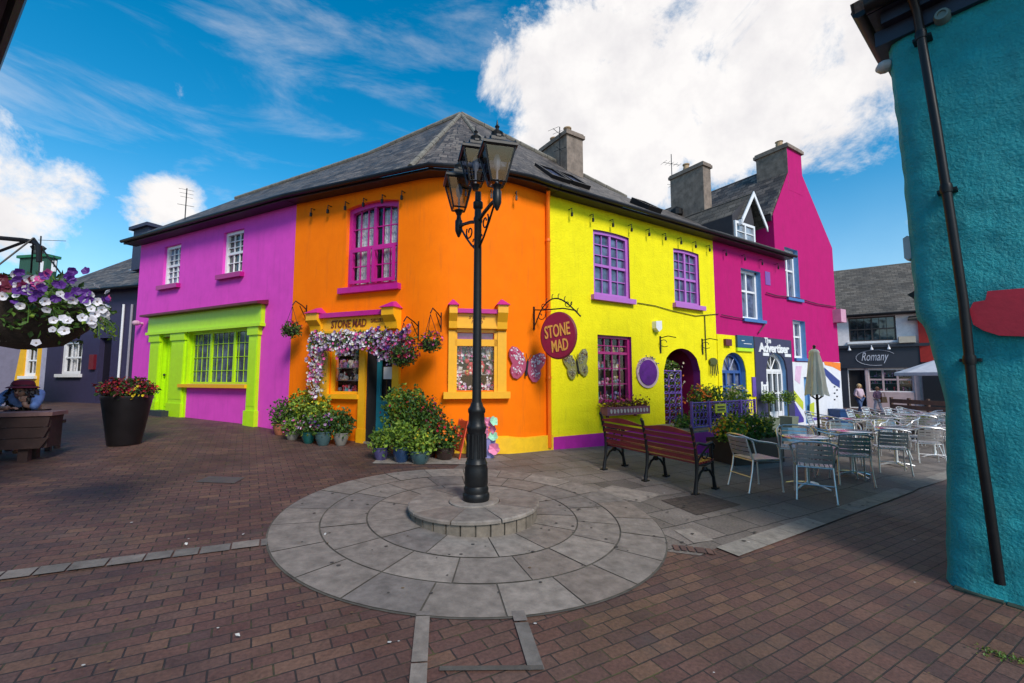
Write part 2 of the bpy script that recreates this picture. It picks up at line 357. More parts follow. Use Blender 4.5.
# low pale band near the horizon
sx = N(nt, 'ShaderNodeSeparateXYZ'); L(tc.outputs['Generated'], sx.inputs[0])
hb = N(nt, 'ShaderNodeMapRange', interpolation_type='SMOOTHSTEP'); hb.inputs['From Min'].default_value = .42; hb.inputs['From Max'].default_value = .02; hb.inputs['To Max'].default_value = .30; L(sx.outputs['Z'], hb.inputs['Value'])
mk2 = N(nt, 'ShaderNodeMath', operation='MAXIMUM'); L(mk.outputs[0], mk2.inputs[0]); L(hb.outputs[0], mk2.inputs[1])
cr = ramp(nt, [(.3, (.80, .78, .80)), (.6, (.98, .955, .945))]); L(nz2.outputs['Fac'], cr.inputs['Fac'])
bg2 = N(nt, 'ShaderNodeBackground', Strength=.70); L(cr.outputs[0], bg2.inputs['Color'])
ms = N(nt, 'ShaderNodeMixShader'); L(mk2.outputs[0], ms.inputs[0]); L(bg.outputs[0], ms.inputs[1]); L(bg2.outputs[0], ms.inputs[2]); L(ms.outputs[0], out.inputs['Surface'])
sl = bpy.data.lights.new('sun', 'SUN'); sl.energy = 2.3; sl.angle = R(18); sl.color = (1, .93, .83)
so = bpy.data.objects.new('sun', sl); COL.objects.link(so)
sd = Vector((math.sin(R(SUN_AZ)) * math.cos(R(SUN_EL)), math.cos(R(SUN_AZ)) * math.cos(R(SUN_EL)), math.sin(R(SUN_EL))))
so.rotation_euler = sd.to_track_quat('Z', 'Y').to_euler(); so.location = (0, 0, 30)
sc.view_settings.view_transform = 'Standard'; sc.view_settings.look = 'None'; sc.view_settings.gamma = 1; sc.view_settings.exposure = .55
sc.cycles.max_bounces = 6; sc.cycles.transparent_max_bounces = 12; sc.cycles.use_denoising = True

# ================================================================ MATERIALS
MV = dict(
 purple=(.74, .075, .52), orange=(1.0, .19, .001), yellow=(.88, .77, .010), magenta=(.46, .010, .15), lime=(.48, .80, .004), teal=(.004, .29, .32),
 navy=(.022, .016, .05), gold=(.88, .42, .01), plum=(.42, .006, .20), lilac=(.46, .14, .52), pinkp=(.50, .035, .36), white=(.78, .78, .8), iron=(.012, .012, .014))
def wallm(n, bump=.5, dirt=.12, bs=34, bd=.006): return paint(n + ' render', MV[n], rough=.75, var=.07, scale=3, bump=bump, bscale=bs, bdist=bd, dirt=dirt * 2.4, spec=.12)
def gloss(n, dirt=0): return paint(n + ' paint', MV[n], rough=.38, var=.06, scale=9, bump=.12, bscale=60, bdist=.002, dirt=dirt)
m_iron = paint('black iron', (.008, .008, .009), spec=.3, rough=.42, var=.3, scale=20, bump=.15, bscale=70, bdist=.002)
m_slate = tiles('roof slates', [(.04, .031, .028), (.09, .071, .062), (.17, .138, .118), (.055, .044, .039), (.12, .097, .083)], .26, .17, .010, (.012, .011, .011), rough=.62, bump=.9, bdist=.02, moss=(.24, .21, .17), wearamt=.6)
m_slate2 = tiles('brown roof slates', [(.07, .06, .05), (.11, .095, .08), (.15, .13, .11), (.09, .075, .06)], .26, .17, .008, (.02, .017, .014), rough=.85, bump=.9, bdist=.02, moss=(.16, .15, .12), wearamt=.4)
m_ridge = paint('ridge mortar', (.17, .155, .13), rough=.9, var=.35, scale=8, bump=.5, bscale=30, bdist=.01)
m_cement = paint('weathered cement', (.21, .165, .135), rough=.95, var=.4, scale=5, bump=.5, bscale=25, bdist=.01, dirt=.5)
m_gutter = paint('black gutter', (.008, .007, .008), rough=.4, spec=.3, var=.3, scale=8)
m_fasc = paint('dark fascia', (.03, .018, .02), rough=.5, var=.3, scale=8)
m_glass = glassm('window glass')
m_glassblue = glassm('sky lit glass', (.05, .06, .10), .08, .35)
m_clear = clearm('clear glass', gl=.07)
m_lampglass = clearm('lantern glass', (.52, .58, .70), .07)
m_lace = paint('lace curtain', (.55, .55, .58), rough=.95, var=.5, scale=22)
m_alu = paint('brushed aluminium', (.66, .65, .65), rough=.38, metal=.85, var=.08, scale=30)
m_black = paint('matt black', (.012, .012, .012), rough=.6, var=.3, scale=12)
m_soil = paint('soil', (.03, .02, .014), rough=1, var=.4, scale=30, bump=.6, bscale=60, bdist=.01)
m_white = gloss('white')
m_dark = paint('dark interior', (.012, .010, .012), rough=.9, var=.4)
GREENS = [leafm('leaf green', (.085, .17, .022)), leafm('leaf bright', (.22, .32, .03)), leafm('leaf dark', (.035, .085, .018))]
PET = {k: leafm('petal ' + k, c, .6, .25) for k, c in dict(white=(.75, .72, .76), red=(.42, .010, .03), pink=(.72, .10, .34), violet=(.11, .025, .24), mauve=(.42, .25, .44), yellow=(.75, .55, .02), orange=(.75, .18, .01), cream=(.7, .6, .42), maroon=(.16, .015, .04)).items()}

# ================================================================ GROUND
BR = R(-31)
m_brick = tiles('brick paving', [(.092, .043, .036), (.122, .059, .044), (.078, .042, .038), (.148, .079, .051), (.100, .048, .040), (.114, .065, .050)], .19, .096, .005, (.024, .019, .018), rough=.72, rot=BR, bump=.75, bdist=.012, moss=(.06, .048, .045), wearamt=.65, mossj=(.07, .065, .02))
m_flag = tiles('grey flag paving', [(.142, .118, .100), (.175, .147, .127), (.12, .102, .09), (.20, .168, .146)], .6, .4, .008, (.028, .024, .022), rough=.8, rot=BR, bump=.4, bdist=.008, moss=(.09, .077, .066), wearamt=.5)
m_street = tiles('far street setts', [(.14, .13, .125), (.18, .165, .155)], .3, .2, .006, (.06, .055, .05), rough=.85, rot=BR, bump=.3)
def granite(name, c): return paint(name, c, rough=.8, var=.34, scale=9, bump=.5, bscale=90, bdist=.005, dirt=.45)
GR = [granite('granite slab', (.195, .165, .142)), granite('pale granite slab', (.230, .196, .168)), granite('warm granite slab', (.185, .150, .126)), granite('dark granite slab', (.162, .140, .126))]
m_grout = paint('grout', (.085, .075, .062), rough=1, var=.4)
m_kerb = granite('pale kerb granite', (.225, .202, .175)); m_strip = granite('grey strip granite', (.135, .12, .108))
m_mud = tiles('brown grit panel', [(.05, .036, .028), (.07, .05, .04)], .11, .11, .006, (.02, .015, .012), rough=.95, rot=BR, bump=.3)

xs, ys = GXS, GYS
mb = MB(); k = len(ys)
mb.mesh([(x, y, g(x, y)) for x in xs for y in ys], [t for i in range(len(xs) - 1) for j in range(len(ys) - 1) for t in ((i * k + j, (i + 1) * k + j, (i + 1) * k + j + 1), (i * k + j, (i + 1) * k + j + 1, i * k + j + 1))])
struct(mb.build('ground', m_brick, smooth=60))

def drape(poly, h, step=.5):
    """flat plan polygon cut on the terrain grid and laid h above it"""
    bm = bmesh.new(); bm.faces.new([bm.verts.new((p[0], p[1], 0)) for p in poly])
    x0, x1 = min(p[0] for p in poly), max(p[0] for p in poly); y0, y1 = min(p[1] for p in poly), max(p[1] for p in poly)
    for x in xs:
        if x0 < x < x1: bmesh.ops.bisect_plane(bm, geom=bm.faces[:] + bm.edges[:] + bm.verts[:], plane_co=(x, 0, 0), plane_no=(1, 0, 0))
    for y in ys:
        if y0 < y < y1: bmesh.ops.bisect_plane(bm, geom=bm.faces[:] + bm.edges[:] + bm.verts[:], plane_co=(0, y, 0), plane_no=(0, 1, 0))
    for k_ in range(int(math.floor(x0 - y1)), int(math.ceil(x1 - y0)) + 1): bmesh.ops.bisect_plane(bm, geom=bm.faces[:] + bm.edges[:] + bm.verts[:], plane_co=(k_, 0, 0), plane_no=(1, -1, 0))
    bmesh.ops.triangulate(bm, faces=bm.faces[:])
    bm.verts.ensure_lookup_table()
    vs = [(v.co.x, v.co.y, g(v.co.x, v.co.y) + h) for v in bm.verts]; fs = []
    for f in bm.faces:
        ids = [v.index for v in f.verts]; fs.append(ids if f.normal.z > 0 else ids[::-1])
    bm.verts.index_update(); bm.free(); return vs, fs
def sheet(name, poly, h, mat):
    mb = MB(); vs, fs = drape(poly, h); mb.mesh(vs, fs); return struct(mb.build(name, mat))
def gp(px, py): p = G(px, py); return (p.x, p.y)
LC = gp(475, 501); LC = Vector((LC[0] - .0, LC[1] - .02, 0))     # lamp foot in plan (its foot is on the raised plinth)
LC = Vector((-.40, 4.78, 0))
flag = [gp(452, 470), gp(470, 458), gp(556, 449.5), (5.2, 11.55), (11.5, 15.5), (24, 25.5), (26, 18), *[gp(945 + (718 - 945) * i / 8, 472 + (548 - 472) * i / 8) for i in range(9)], gp(700, 556), gp(668, 552), (1.0, 4.5), (.2, 5.5)]
sheet('grey_pavement', flag, .004, m_flag)
# pale kerb strip along the terrace
kp = [Vector((*gp(716 + (985 - 716) * i / 9, 548.5 + (458.4 - 548.5) * i / 9), 0)) for i in range(10)]
mb = MB()
for i in range(9):
    a, b = kp[i], kp[i + 1]; na = (kp[i + 1] - kp[max(i - 1, 0)]).normalized(); nb = (kp[min(i + 2, 9)] - kp[i]).normalized(); wa, wb = Vector((na.y, -na.x, 0)) * .21, Vector((nb.y, -nb.x, 0)) * .21; e = (b - a) * .006
    m_ = max(1, int((b - a).length / .9))
    for k_ in range(m_):
        A0, A1 = a.lerp(b, k_ / m_) + e, a.lerp(b, (k_ + 1) / m_) - e; W0, W1 = wa.lerp(wb, k_ / m_), wa.lerp(wb, (k_ + 1) / m_)
        vs, fs = drape([(p.x, p.y) for p in (A0 + W0, A1 + W1, A1, A0)], .012); mb.mesh(vs, fs, rnd.choice([0, 0, 1]))
struct(mb.build('kerb_strip', [m_kerb, m_strip]))
# row of small setts left and right
def setts(name, p0, p1, wd, ln, mats, h=.01, gap=.012):
    a, b = Vector((*p0, 0)), Vector((*p1, 0)); d = (b - a).normalized(); w = Vector((-d.y, d.x, 0)) * wd; mb = MB(); t = 0; LL = (b - a).length
    while t < LL - .02:
        l = min(ln * rnd.uniform(.8, 1.25), LL - t); j = rnd.uniform(-.008, .008)
        q = [a + d * (t + gap / 2) + w * j, a + d * (t + l - gap / 2) + w * j, a + d * (t + l - gap / 2) + w * (1 + j), a + d * (t + gap / 2) + w * (1 + j)]
        vs, fs = drape([(p.x, p.y) for p in q], h + rnd.uniform(0, .004)); mb.mesh(vs, fs, rnd.randrange(len(mats))); t += l
    return struct(mb.build(name, mats))
setts('granite_sett_line', gp(-60, 589), gp(268, 546), .14, .2, [m_strip, GR[0], GR[3]])
setts('granite_edge_strip', gp(424, 740), gp(430, 612), .085, .42, [m_strip, GR[3], GR[0]])
setts('granite_edge_strip', gp(545, 672), gp(524, 612), .085, .5, [m_strip, GR[3]])
setts('granite_edge_strip', gp(438, 673), gp(545, 672), .035, .6, [granite('dark edge', (.08, .07, .06))])
setts('brick_soldier_row', gp(674, 551), gp(718, 556), .12, .075, [paint('soldier brick', (.12, .065, .05), .8, bump=.4, bscale=60), paint('soldier brick dark', (.09, .05, .042), .8)], .012)
sheet('brown_grit_panel', [gp(661, 501), gp(697, 516), gp(741, 505.5), gp(703, 494)], .010, m_mud)
# pale square flags beside circle
for q in [((590, 493), (640, 503), (662, 495), (612, 486)), ((674, 531), (694, 544), (714, 541), (692, 529))]:
    sheet('pale_flagstone', [gp(*p) for p in q], .009, GR[1])
sheet('pale_flagstone', [gp(372, 464), gp(470, 465), gp(472, 459), gp(380, 457)], .010, GR[1])
# the circle
mb = MB(); n = 72
disc = [(LC.x + 1.925 * math.cos(6.2832 * i / n), LC.y + 1.925 * math.sin(6.2832 * i / n)) for i in range(n)]
vs, fs = drape(disc, .006); mb.mesh(vs, fs, 4)
rg = random.Random(3)
for r0, r1, cnt, ph in [(.66, 1.07, 13, .1), (1.085, 1.49, 17, .25), (1.505, 1.91, 22, .05)]:
    ang = [ph + 6.2832 * (i + rg.uniform(-.12, .12)) / cnt for i in range(cnt)]; ang.append(ang[0] + 6.2832)
    for i in range(cnt):
        m = 6; gA = .006 / r0; gB = .006 / r1; a0, a1 = ang[i], ang[i + 1]; h = .011 + rg.uniform(0, .003)
        top = [(r1, a0 + gB + (a1 - a0 - 2 * gB) * j / m) for j in range(m + 1)]; bot = [(r0, a0 + gA + (a1 - a0 - 2 * gA) * j / m) for j in range(m + 1)]
        P = lambda r, a: (LC.x + r * math.cos(a), LC.y + r * math.sin(a))
        mi = rg.choice([0, 0, 0, 1, 2, 3])
        for j in range(m):
            q = [P(*bot[j]), P(*top[j]), P(*top[j + 1]), P(*bot[j + 1])]
            mb.face([(x, y, g(x, y) + h) for x, y in q], mi)
struct(mb.build('paving_circle', GR + [m_grout]))
# weeds in joints at the teal wall
mb = MB()
for c, s_, nn in [(gp(1000, 656), .10, 60), (gp(1018, 662), .10, 40), (gp(985, 650), .05, 15)]:
    for i in range(nn):
        x = c[0] + rnd.gauss(0, s_ * .5); y = c[1] + rnd.gauss(0, .02); mb.leaf((x, y, g(x, y) + .006 + rnd.random() * .012), .022, rnd.choice([0, 1]), up=1.5)
wd = mb.build('moss_weeds', [leafm('moss', (.16, .17, .03)), GREENS[0]]); wd['kind'] = 'stuff'

# small litter, gum and a cover plate
mb = MB(); rg = random.Random(8)
for i in range(46):
    px_, py_ = rg.uniform(20, 1000), rg.uniform(470, 680); p = gp(px_, py_); r_ = rg.uniform(.006, .014); mb.face([(p[0] + r_ * math.cos(a), p[1] + r_ * math.sin(a) * .7, g(*p) + .018) for a in (0, 1.1, 2.3, 3.4, 4.4, 5.3)], rg.choice([0, 1, 1]))
for px_, py_ in ((185, 545), (243, 537), (268, 546), (325, 535), (240, 640)): p = gp(px_, py_); mb.leaf((p[0], p[1], g(*p) + .02), .035, 0, rg, 1.4, 4)
lt = mb.build('litter', [paint('paper scrap', (.5, .48, .45), .9), paint('dry leaf', (.14, .09, .04), .9)]); lt['kind'] = 'stuff'
mb = MB()
for i in range(60):
    a, r_ = rg.random() * 6.28, rg.uniform(.75, 1.85); x, y = LC.x + r_ * math.cos(a), LC.y + r_ * math.sin(a); k_ = rg.uniform(.006, .018); mb.face([(x + k_ * math.cos(t_), y + k_ * math.sin(t_), g(x, y) + .0165) for t_ in (0, .9, 1.8, 2.7, 3.6, 4.5, 5.4)])
for i in range(70):
    p = gp(rg.uniform(480, 900), rg.uniform(460, 545)); k_ = rg.uniform(.01, .022); mb.face([(p[0] + k_ * math.cos(t_), p[1] + k_ * math.sin(t_), g(*p) + .0175) for t_ in (0, .9, 1.8, 2.7, 3.6, 4.5, 5.4)])
lt = mb.build('gum_spots', [paint('dark gum', (.05, .045, .042), .8)]); lt['kind'] = 'stuff'
c = gp(220, 480); sheet('inspection_cover', [(c[0] - .2, c[1] - .15), (c[0] + .25, c[1] - .12), (c[0] + .22, c[1] + .15), (c[0] - .22, c[1] + .12)], .006, paint('cast iron cover', (.10, .09, .085), .6, metal=.3, bump=.5))
# ================================================================ FACADE FRAMES (plan)
UB = Vector((-4.50, 9.05, 0)); UB = Vector(((290 - 512) / FPX * 9.05, 9.05, 0))
aP, aO1, aO2, aO3, aY = -26.7, -22.1, 11.0, 36.0, 32.4
def along(p, deg, px):
    """distance along a wall from p until it crosses the sight line of pixel column px"""
    f = Fr(p.x, p.y, deg); return f.col(px)
FP = Fr(UB.x, UB.y, aP); sA = FP.col(131.5)             # purple wall: s from sA (negative) to 0
FO1 = Fr(UB.x, UB.y, aO1); s1 = FO1.col(433)
FO2 = Fr(FO1.P(s1, 0, 0).x, FO1.P(s1, 0, 0).y, aO2); s2 = FO2.col(512)
FO3 = Fr(FO2.P(s2, 0, 0).x, FO2.P(s2, 0, 0).y, aO3); s3 = FO3.col(551)
C0 = FO3.P(s3, 0, 0)
FY = Fr(C0.x, C0.y, aY); sD = FY.col(718); sG = FY.pix(774, 232)[0]; sE = FY.pix(838, 340)[0]
print('plan', 'A', FP.P(sA, 0, 0)[:2], 'B', UB[:2], 'bend', FO2.o[:2], FO3.o[:2], 'C', C0[:2], 'D', FY.P(sD, 0, 0)[:2], 'G', FY.P(sG, 0, 0)[:2], 'E', FY.P(sE, 0, 0)[:2])
ZW = 5.37
def zb(f, s, y=0): p = f.P(s, y, 0); return g(p.x, p.y)

def sash(house, fr, r, mat, rise=0, y=.10, fw=.06, cols=4, rows=(3, 3), mull=True, sill=True, sillmat=None, tilt=0, lace=True, glass=None, split=.5, label=None, bars=True):
    """window part: frame with bars; panes, sill and curtain are its sub-parts"""
    s0, s1_, z0, z1 = r; mb = MB(); H = z1 - z0; Wd = s1_ - s0
    o = arch(s0, s1_, z0, z1, rise) if rise else [(s0, z0), (s1_, z0), (s1_, z1), (s0, z1)]
    inn = arch(s0 + fw, s1_ - fw, z0 + fw, z1 - fw, rise) if rise else [(s0 + fw, z0 + fw), (s1_ - fw, z0 + fw), (s1_ - fw, z1 - fw), (s0 + fw, z1 - fw)]
    n = len(o)
    vs = [fr.P(a, y - .035, b) for a, b in o] + [fr.P(a, y - .035, b) for a, b in inn] + [fr.P(a, y + .05, b) for a, b in inn]
    mb.mesh(vs, [(i, (i + 1) % n, (i + 1) % n + n, i + n) for i in range(n)] + [(i + n, (i + 1) % n + n, (i + 1) % n + 2 * n, i + 2 * n) for i in range(n)])
    zm = z0 + H * split
    mb.box(fr, s0 + fw, s1_ - fw, y - .02, y + .04, zm - .028, zm + .028)
    if mull: mb.box(fr, (s0 + s1_) / 2 - .032, (s0 + s1_) / 2 + .032, y - .023, y + .04, z0 + fw, z1 - fw - rise * .1)
    if bars:
        for i in range(1, cols):
            if mull and cols % 2 == 0 and i == cols // 2: continue
            s = s0 + fw + (Wd - 2 * fw) * i / cols; mb.box(fr, s - .009, s + .009, y - .008, y + .022, z0 + fw, z1 - fw - rise * .5)
        for (a, b), m in (((z0 + fw, zm), rows[0]), ((zm, z1 - fw), rows[1])):
            for i in range(1, m): z = a + (b - a) * i / m; mb.box(fr, s0 + fw, s1_ - fw, y - .006, y + .02, z - .009, z + .009)
    w = mb.build('window', mat, house)
    if label: w['label'] = label
    gb = MB(); gb.wall(fr, o, (), 0); gb.v = [v + fr.n * (y + .03) for v in gb.v]; gb.build('pane', (m_clear if lace else (glass or m_glass)), w)
    if lace:
        cb = MB(); m = 22
        for z_a, z_b in ((z0 + fw, z1 - fw - rise * .6),):
            for (sa, sb) in ((s0 + fw, s0 + Wd * .40), (s1_ - Wd * .40, s1_ - fw)):
                for i in range(m):
                    u0 = sa + (sb - sa) * i / m; u1 = sa + (sb - sa) * (i + 1) / m; k0 = .02 * math.sin(i * 1.9); k1 = .02 * math.sin((i + 1) * 1.9)
                    cb.face([fr.P(u0, y + .12 + k0, z_a), fr.P(u1, y + .12 + k1, z_a), fr.P(u1, y + .12 + k1, z_b), fr.P(u0, y + .12 + k0, z_b)])
        cb.build('curtain', m_lace, w)
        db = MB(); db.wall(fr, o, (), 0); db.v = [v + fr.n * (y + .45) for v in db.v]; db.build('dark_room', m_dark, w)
    if sill:
        sb = MB(); sb.box(fr, s0 - .09, s1_ + .09, -.10, y, z0 - .11, z0 - .001); sb.build('sill', sillmat or mat, w)
    return w
def rc(r, rise=0): return arch(r[0], r[1], r[2], r[3], rise) if rise else [(r[0], r[2]), (r[1], r[2]), (r[1], r[3]), (r[0], r[3])]

def gutter(house, pts, name='gutter'):
    mb = MB(); mb.tube(pts, .045, 8); mb.build(name, m_gutter, house, smooth=True)

# roof reference points -------------------------------------------------------
def offs(fr, s, y, z): return fr.P(s, y, z)
ZE = 5.38; OV = .30
EA = FP.P(sA - .30, -OV, ZE); EB = (FP.P(0, -OV, ZE) + FO1.P(0, -OV, ZE)) / 2
RA = at(236, 199, FP.P(sA - .3, 2.9, 0).y)
PK = at(461, 115, 10.7)
K = [FO1.P(s1 - .35, -OV, ZE), FO1.P(s1 + .05, -OV, ZE), FO2.P(.35, -OV, ZE), FO2.P(s2 * .5, -OV, ZE), FO2.P(s2 - .2, -OV, ZE), FO3.P(.25, -OV, ZE)]
EC = FY.P(0, -OV, ZE); ED = FY.P(sD, -OV, ZE); EG = FY.P(sG + .35, -OV, ZE)
RD = FY.P(sD, 3.0, 7.55)
f = (EB - EA).length / ((EB - EA).length + (K[1] - EB).length)
RB = RA.lerp(PK, .66) - Vector((0, 0, .16)); RC = PK.lerp(RD, .22)
print('ridge', RA, PK, RD)
def ridge_line(house, a, b, r=.07, name='ridge_tiles'):
    mb = MB(); n = max(2, int((b - a).length / .45)); d = (b - a) / n
    for i in range(n): mb.tube([a + d * i + Vector((0, 0, .02)), a + d * (i + .97) + Vector((0, 0, .02))], [r, r * .93], 8)
    mb.build(name, m_ridge, house, smooth=True)
def backslab(mb, a, b, fr, run=3.0, drop=2.4): mb.slab([a, b, b + fr.n * run - Vector((0, 0, drop)), a + fr.n * run - Vector((0, 0, drop))], .12)
def sag(mb, pts_lo, pts_hi, th=.10, nu=10, nv=5, dip=.05, seed=1):
    """slightly uneven roof plane between an eaves line and a ridge line (both polylines), solid"""
    rr = random.Random(seed)
    def samp(pl, t):
        L_ = [(pl[i + 1] - pl[i]).length for i in range(len(pl) - 1)]; T = sum(L_) * t; 
        for i, l in enumerate(L_):
            if T <= l or i == len(L_) - 1: return pl[i].lerp(pl[i + 1], min(1, T / max(l, 1e-6)))
            T -= l
    top = []
    for i in range(nu + 1):
        a, b = samp(pts_lo, i / nu), samp(pts_hi, i / nu)
        for j in range(nv + 1):
            v = j / nv; p = a.lerp(b, v); k = math.sin(math.pi * i / nu) * math.sin(math.pi * v)
            p = p - Vector((0, 0, 1)) * (dip * k + (rr.uniform(-.012, .012) if 0 < j < nv and 0 < i < nu else 0)); top.append(p)
    n = len(top); vs = top + [p - Vector((0, 0, th)) for p in top]; K_ = nv + 1; fs = []
    for i in range(nu):
        for j in range(nv):
            q = (i * K_ + j, (i + 1) * K_ + j, (i + 1) * K_ + j + 1, i * K_ + j + 1); fs.append(q); fs.append(tuple(x + n for x in reversed(q)))
    rim = [i * K_ for i in range(nu + 1)] + [nu * K_ + j for j in range(1, nv + 1)] + [i * K_ + nv for i in range(nu - 1, -1, -1)] + [j for j in range(nv - 1, 0, -1)]
    for i in range(len(rim)): a, b = rim[i], rim[(i + 1) % len(rim)]; fs.append((a, a + n, b + n, b))
    return mb.mesh(vs, fs)

# ================================================================ PURPLE HOUSE
root = FP.P(sA, 0, zb(FP, sA))
HP = thing('purple_house', 'two storey bright purple house with lime green shopfront and slate roof', 'house', root, FP.a)
wP1 = FP.rect(163.5, 247.3, 285.5, 180, 243.5, 284.0); wP2 = FP.rect(223, 232.5, 275, 243, 229, 272.5)
def mid(fr, xl, xr, yt, yb, xm=None): # rectangle from pixel columns and rows measured at column xm
    xm = xm or (xl + xr) / 2; return fr.col(xl), fr.col(xr), fr.pix(xm, yb)[1], fr.pix(xm, yt)[1]
sw = (FP.col(187), FP.col(250.5), FP.pix(250, 384.5)[1], FP.pix(220, 330)[1])
dr = (FP.col(160), FP.col(172), zb(FP, FP.col(165)) - .0, FP.pix(165, 337)[1])
mb = MB(); mb.wall(FP, [(sA, -.2), (0, -.2), (0, ZW), (sA, ZW)], [rc(wP1), rc(wP2), rc(sw), rc(dr)], .16, 0, 0)
mb.box(FP, sA, sA + .25, .001, 6.0, -.2, ZW)
mb.prism(Fr(FP.P(sA + .001, 0, 0).x, FP.P(sA + .001, 0, 0).y, aP + 90), [(0, ZW), (6, ZW), (3, RA.z - .15)], -.25, 0)
mb.build('wall', [wallm('purple', .35), gloss('purple')], HP)
for r_, t_ in ((wP1, 0), (wP2, 1)):
    w = sash(HP, FP, r_, m_white, cols=3, rows=(3, 3) if t_ == 0 else (2, 3), mull=False, sill=True, sillmat=gloss('plum'), fw=.07, lace=False, glass=m_glassblue if t_ == 0 else m_glass)
mb = MB(); mb.box(FP, wP2[0] + .08, wP2[0] + .30, .14, .17, wP2[2] + .1, wP2[3] - .1)
ml = gloss('lime')
mb = MB(); mb.box(FP, FP.col(150), FP.col(161), -.03, 0, zb(FP, sA + 1) - .2, FP.pix(165, 332)[1]); mb.box(FP, FP.col(171), FP.col(187.4), -.03, 0, zb(FP, sA + 1) - .2, FP.pix(180, 332)[1]); mb.box(FP, FP.col(160.5), FP.col(171.5), -.03, 0, FP.pix(165, 337)[1], FP.pix(165, 331)[1]); mb.build('shopfront_panel', ml, HP)
# shopfront
sL, sR = FP.col(148.5), FP.col(262)
zc = FP.pix(205, 312)[1]; zf0 = FP.pix(205, 330.5)[1]
mb = MB(); mb.box(FP, sL, sR, -.09, 0, zf0, zc); mb.box(FP, sL - .03, sR + .03, -.13, 0, zf0 - .02, zf0 + .05); fa = mb.build('shop_fascia', ml, HP)
mb = MB(); mb.hexa([FP.P(sL - .08, -.26, zc - .0), FP.P(sR + .1, -.26, zc), FP.P(sR + .1, 0, zc), FP.P(sL - .08, 0, zc), FP.P(sL - .08, -.26, zc + .05), FP.P(sR + .1, -.26, zc + .05), FP.P(sR + .1, 0, zc + .11), FP.P(sL - .08, 0, zc + .11)])
mb.build('cornice', paint('maroon lead', (.14, .01, .03), .5, var=.25), HP)
for xa, xb in ((151, 160.3), (172.5, 185.5), (250, 259)):
    a, b = FP.col(xa), FP.col(xb); z0 = zb(FP, (a + b) / 2)
    mb = MB(); mb.box(FP, a, b, -.07, .0, z0 - .1, zf0 - .02); mb.box(FP, a - .03, b + .03, -.10, 0, z0 - .1, z0 + .32); mb.box(FP, a - .03, b + .03, -.10, 0, zf0 - .2, zf0 - .021)
    mb.box(FP, a + .02, b - .02, -.078, -.06, z0 + .42, zf0 - .3); mb.build('pilaster', ml, HP)
mb = MB(); mb.box(FP, sw[0] - .15, sw[1] + .0, -.13, .1, sw[2] - .08, sw[2] - .002); mb.build('shop_sill', gloss('gold'), HP)
# shop window: thick lime mullions and thin leading
mb = MB(); s0, s1_, z0, z1 = sw
for a, b in ((s0, s0 + .07), (s1_ - .05, s1_), (FP.col(205.5), FP.col(205.5) + .07), (FP.col(229), FP.col(229) + .07)): mb.box(FP, a, b, .06, .12, z0, z1)
mb.box(FP, s0, s1_, .061, .119, z0, z0 + .05); mb.box(FP, s0, s1_, .061, .119, z1 - .06, z1)
for i in range(1, 12): s = s0 + (s1_ - s0) * i / 12; mb.box(FP, s - .0022, s + .0022, .088, .1, z0, z1)
mb.box(FP, s0 - .001, s0 + .02, -.01, .061, z0, z1); mb.box(FP, s1_ - .02, s1_ + .001, -.01, .061, z0, z1); mb.box(FP, s0 + .02, s1_ - .02, -.01, .06, z1 - .02, z1 + .001)
for i in range(1, 4): z = z0 + (z1 - z0) * i / 4; mb.box(FP, s0, s1_, .084, .099, z - .005, z + .005)
w = mb.build('shop_window', ml, HP); gb = MB(); gb.face([FP.P(s0, .105, z0), FP.P(s1_, .105, z0), FP.P(s1_, .105, z1), FP.P(s0, .105, z1)]); gb.build('pane', glassm('old shop glass', (.02, .028, .04), .12, .7), w)
s0, s1_, z0, z1 = dr
mb = MB(); mb.box(FP, s0, s1_, .10, .15, z0, z1); mb.box(FP, s0 - .001, s0 + .015, -.02, .10, z0, z1); mb.box(FP, s1_ - .015, s1_ + .001, -.02, .10, z0, z1); mb.box(FP, s0 + .06, s0 + .16, .085, .1, z0 + .2, z1 - .2); mb.box(FP, s1_ - .16, s1_ - .06, .085, .1, z0 + .2, z1 - .2); d_ = mb.build('door', ml, HP)
mb = MB(); mb.ball(FP.P(s0 + .08, .05, z0 + 1.0), .03); mb.build('handle', m_black, d_)
mb = MB(); mb.box(FP, s0 - .25, s1_ + .15, -.25, 0, z0 - .15, z0 + .12); mb.build('step', paint('dark step', (.03, .035, .04), .8, bump=.3), HP)
# house roof
mb = MB(); sag(mb, [EA, EB], [RA, RB], .06, 14, 6, .09, 3); mb.slab([RA, RB, RB + FP.n * 3 - Vector((0, 0, 2.4)), RA + FP.n * 3 - Vector((0, 0, 2.4))], .1); rf = mb.build('roof', m_slate, HP)
ridge_line(HP, RA, RB)
mb = MB(); mb.prism(FP, [(sA - .3, ZE - .10), (.0, ZE - .10), (0, ZE - .04), (sA - .3, ZE - .04)], -OV + .02, -OV + .06); mb.box(FP, sA - .28, 0, -OV + .06, 0, ZE - .095, ZE - .075); mb.build('fascia', m_fasc, HP)
gutter(HP, [EA + Vector((0, -.04, -.035)), EB + Vector((0, -.04, -.035))])
c = at(152, 236, FP.P(sA, 1.0, 0).y); s_, z_ = FP.pix(152, 240, 1.0)
mb = MB(); mb.box(FP, s_ - .45, s_ + .45, .7, 1.5, z_ - 1.0, z_ + .28, 0); mb.box(FP, s_ - .55, s_ + .55, .6, 1.6, z_ + .28, z_ + .38, 0); mb.box(FP, s_ - .2, s_ + .0, .9, 1.1, z_ + .38, z_ + .55, 1)
mb.build('chimney', [paint('dark blue chimney', (.03, .04, .08), .8, bump=.4), m_cement], HP)
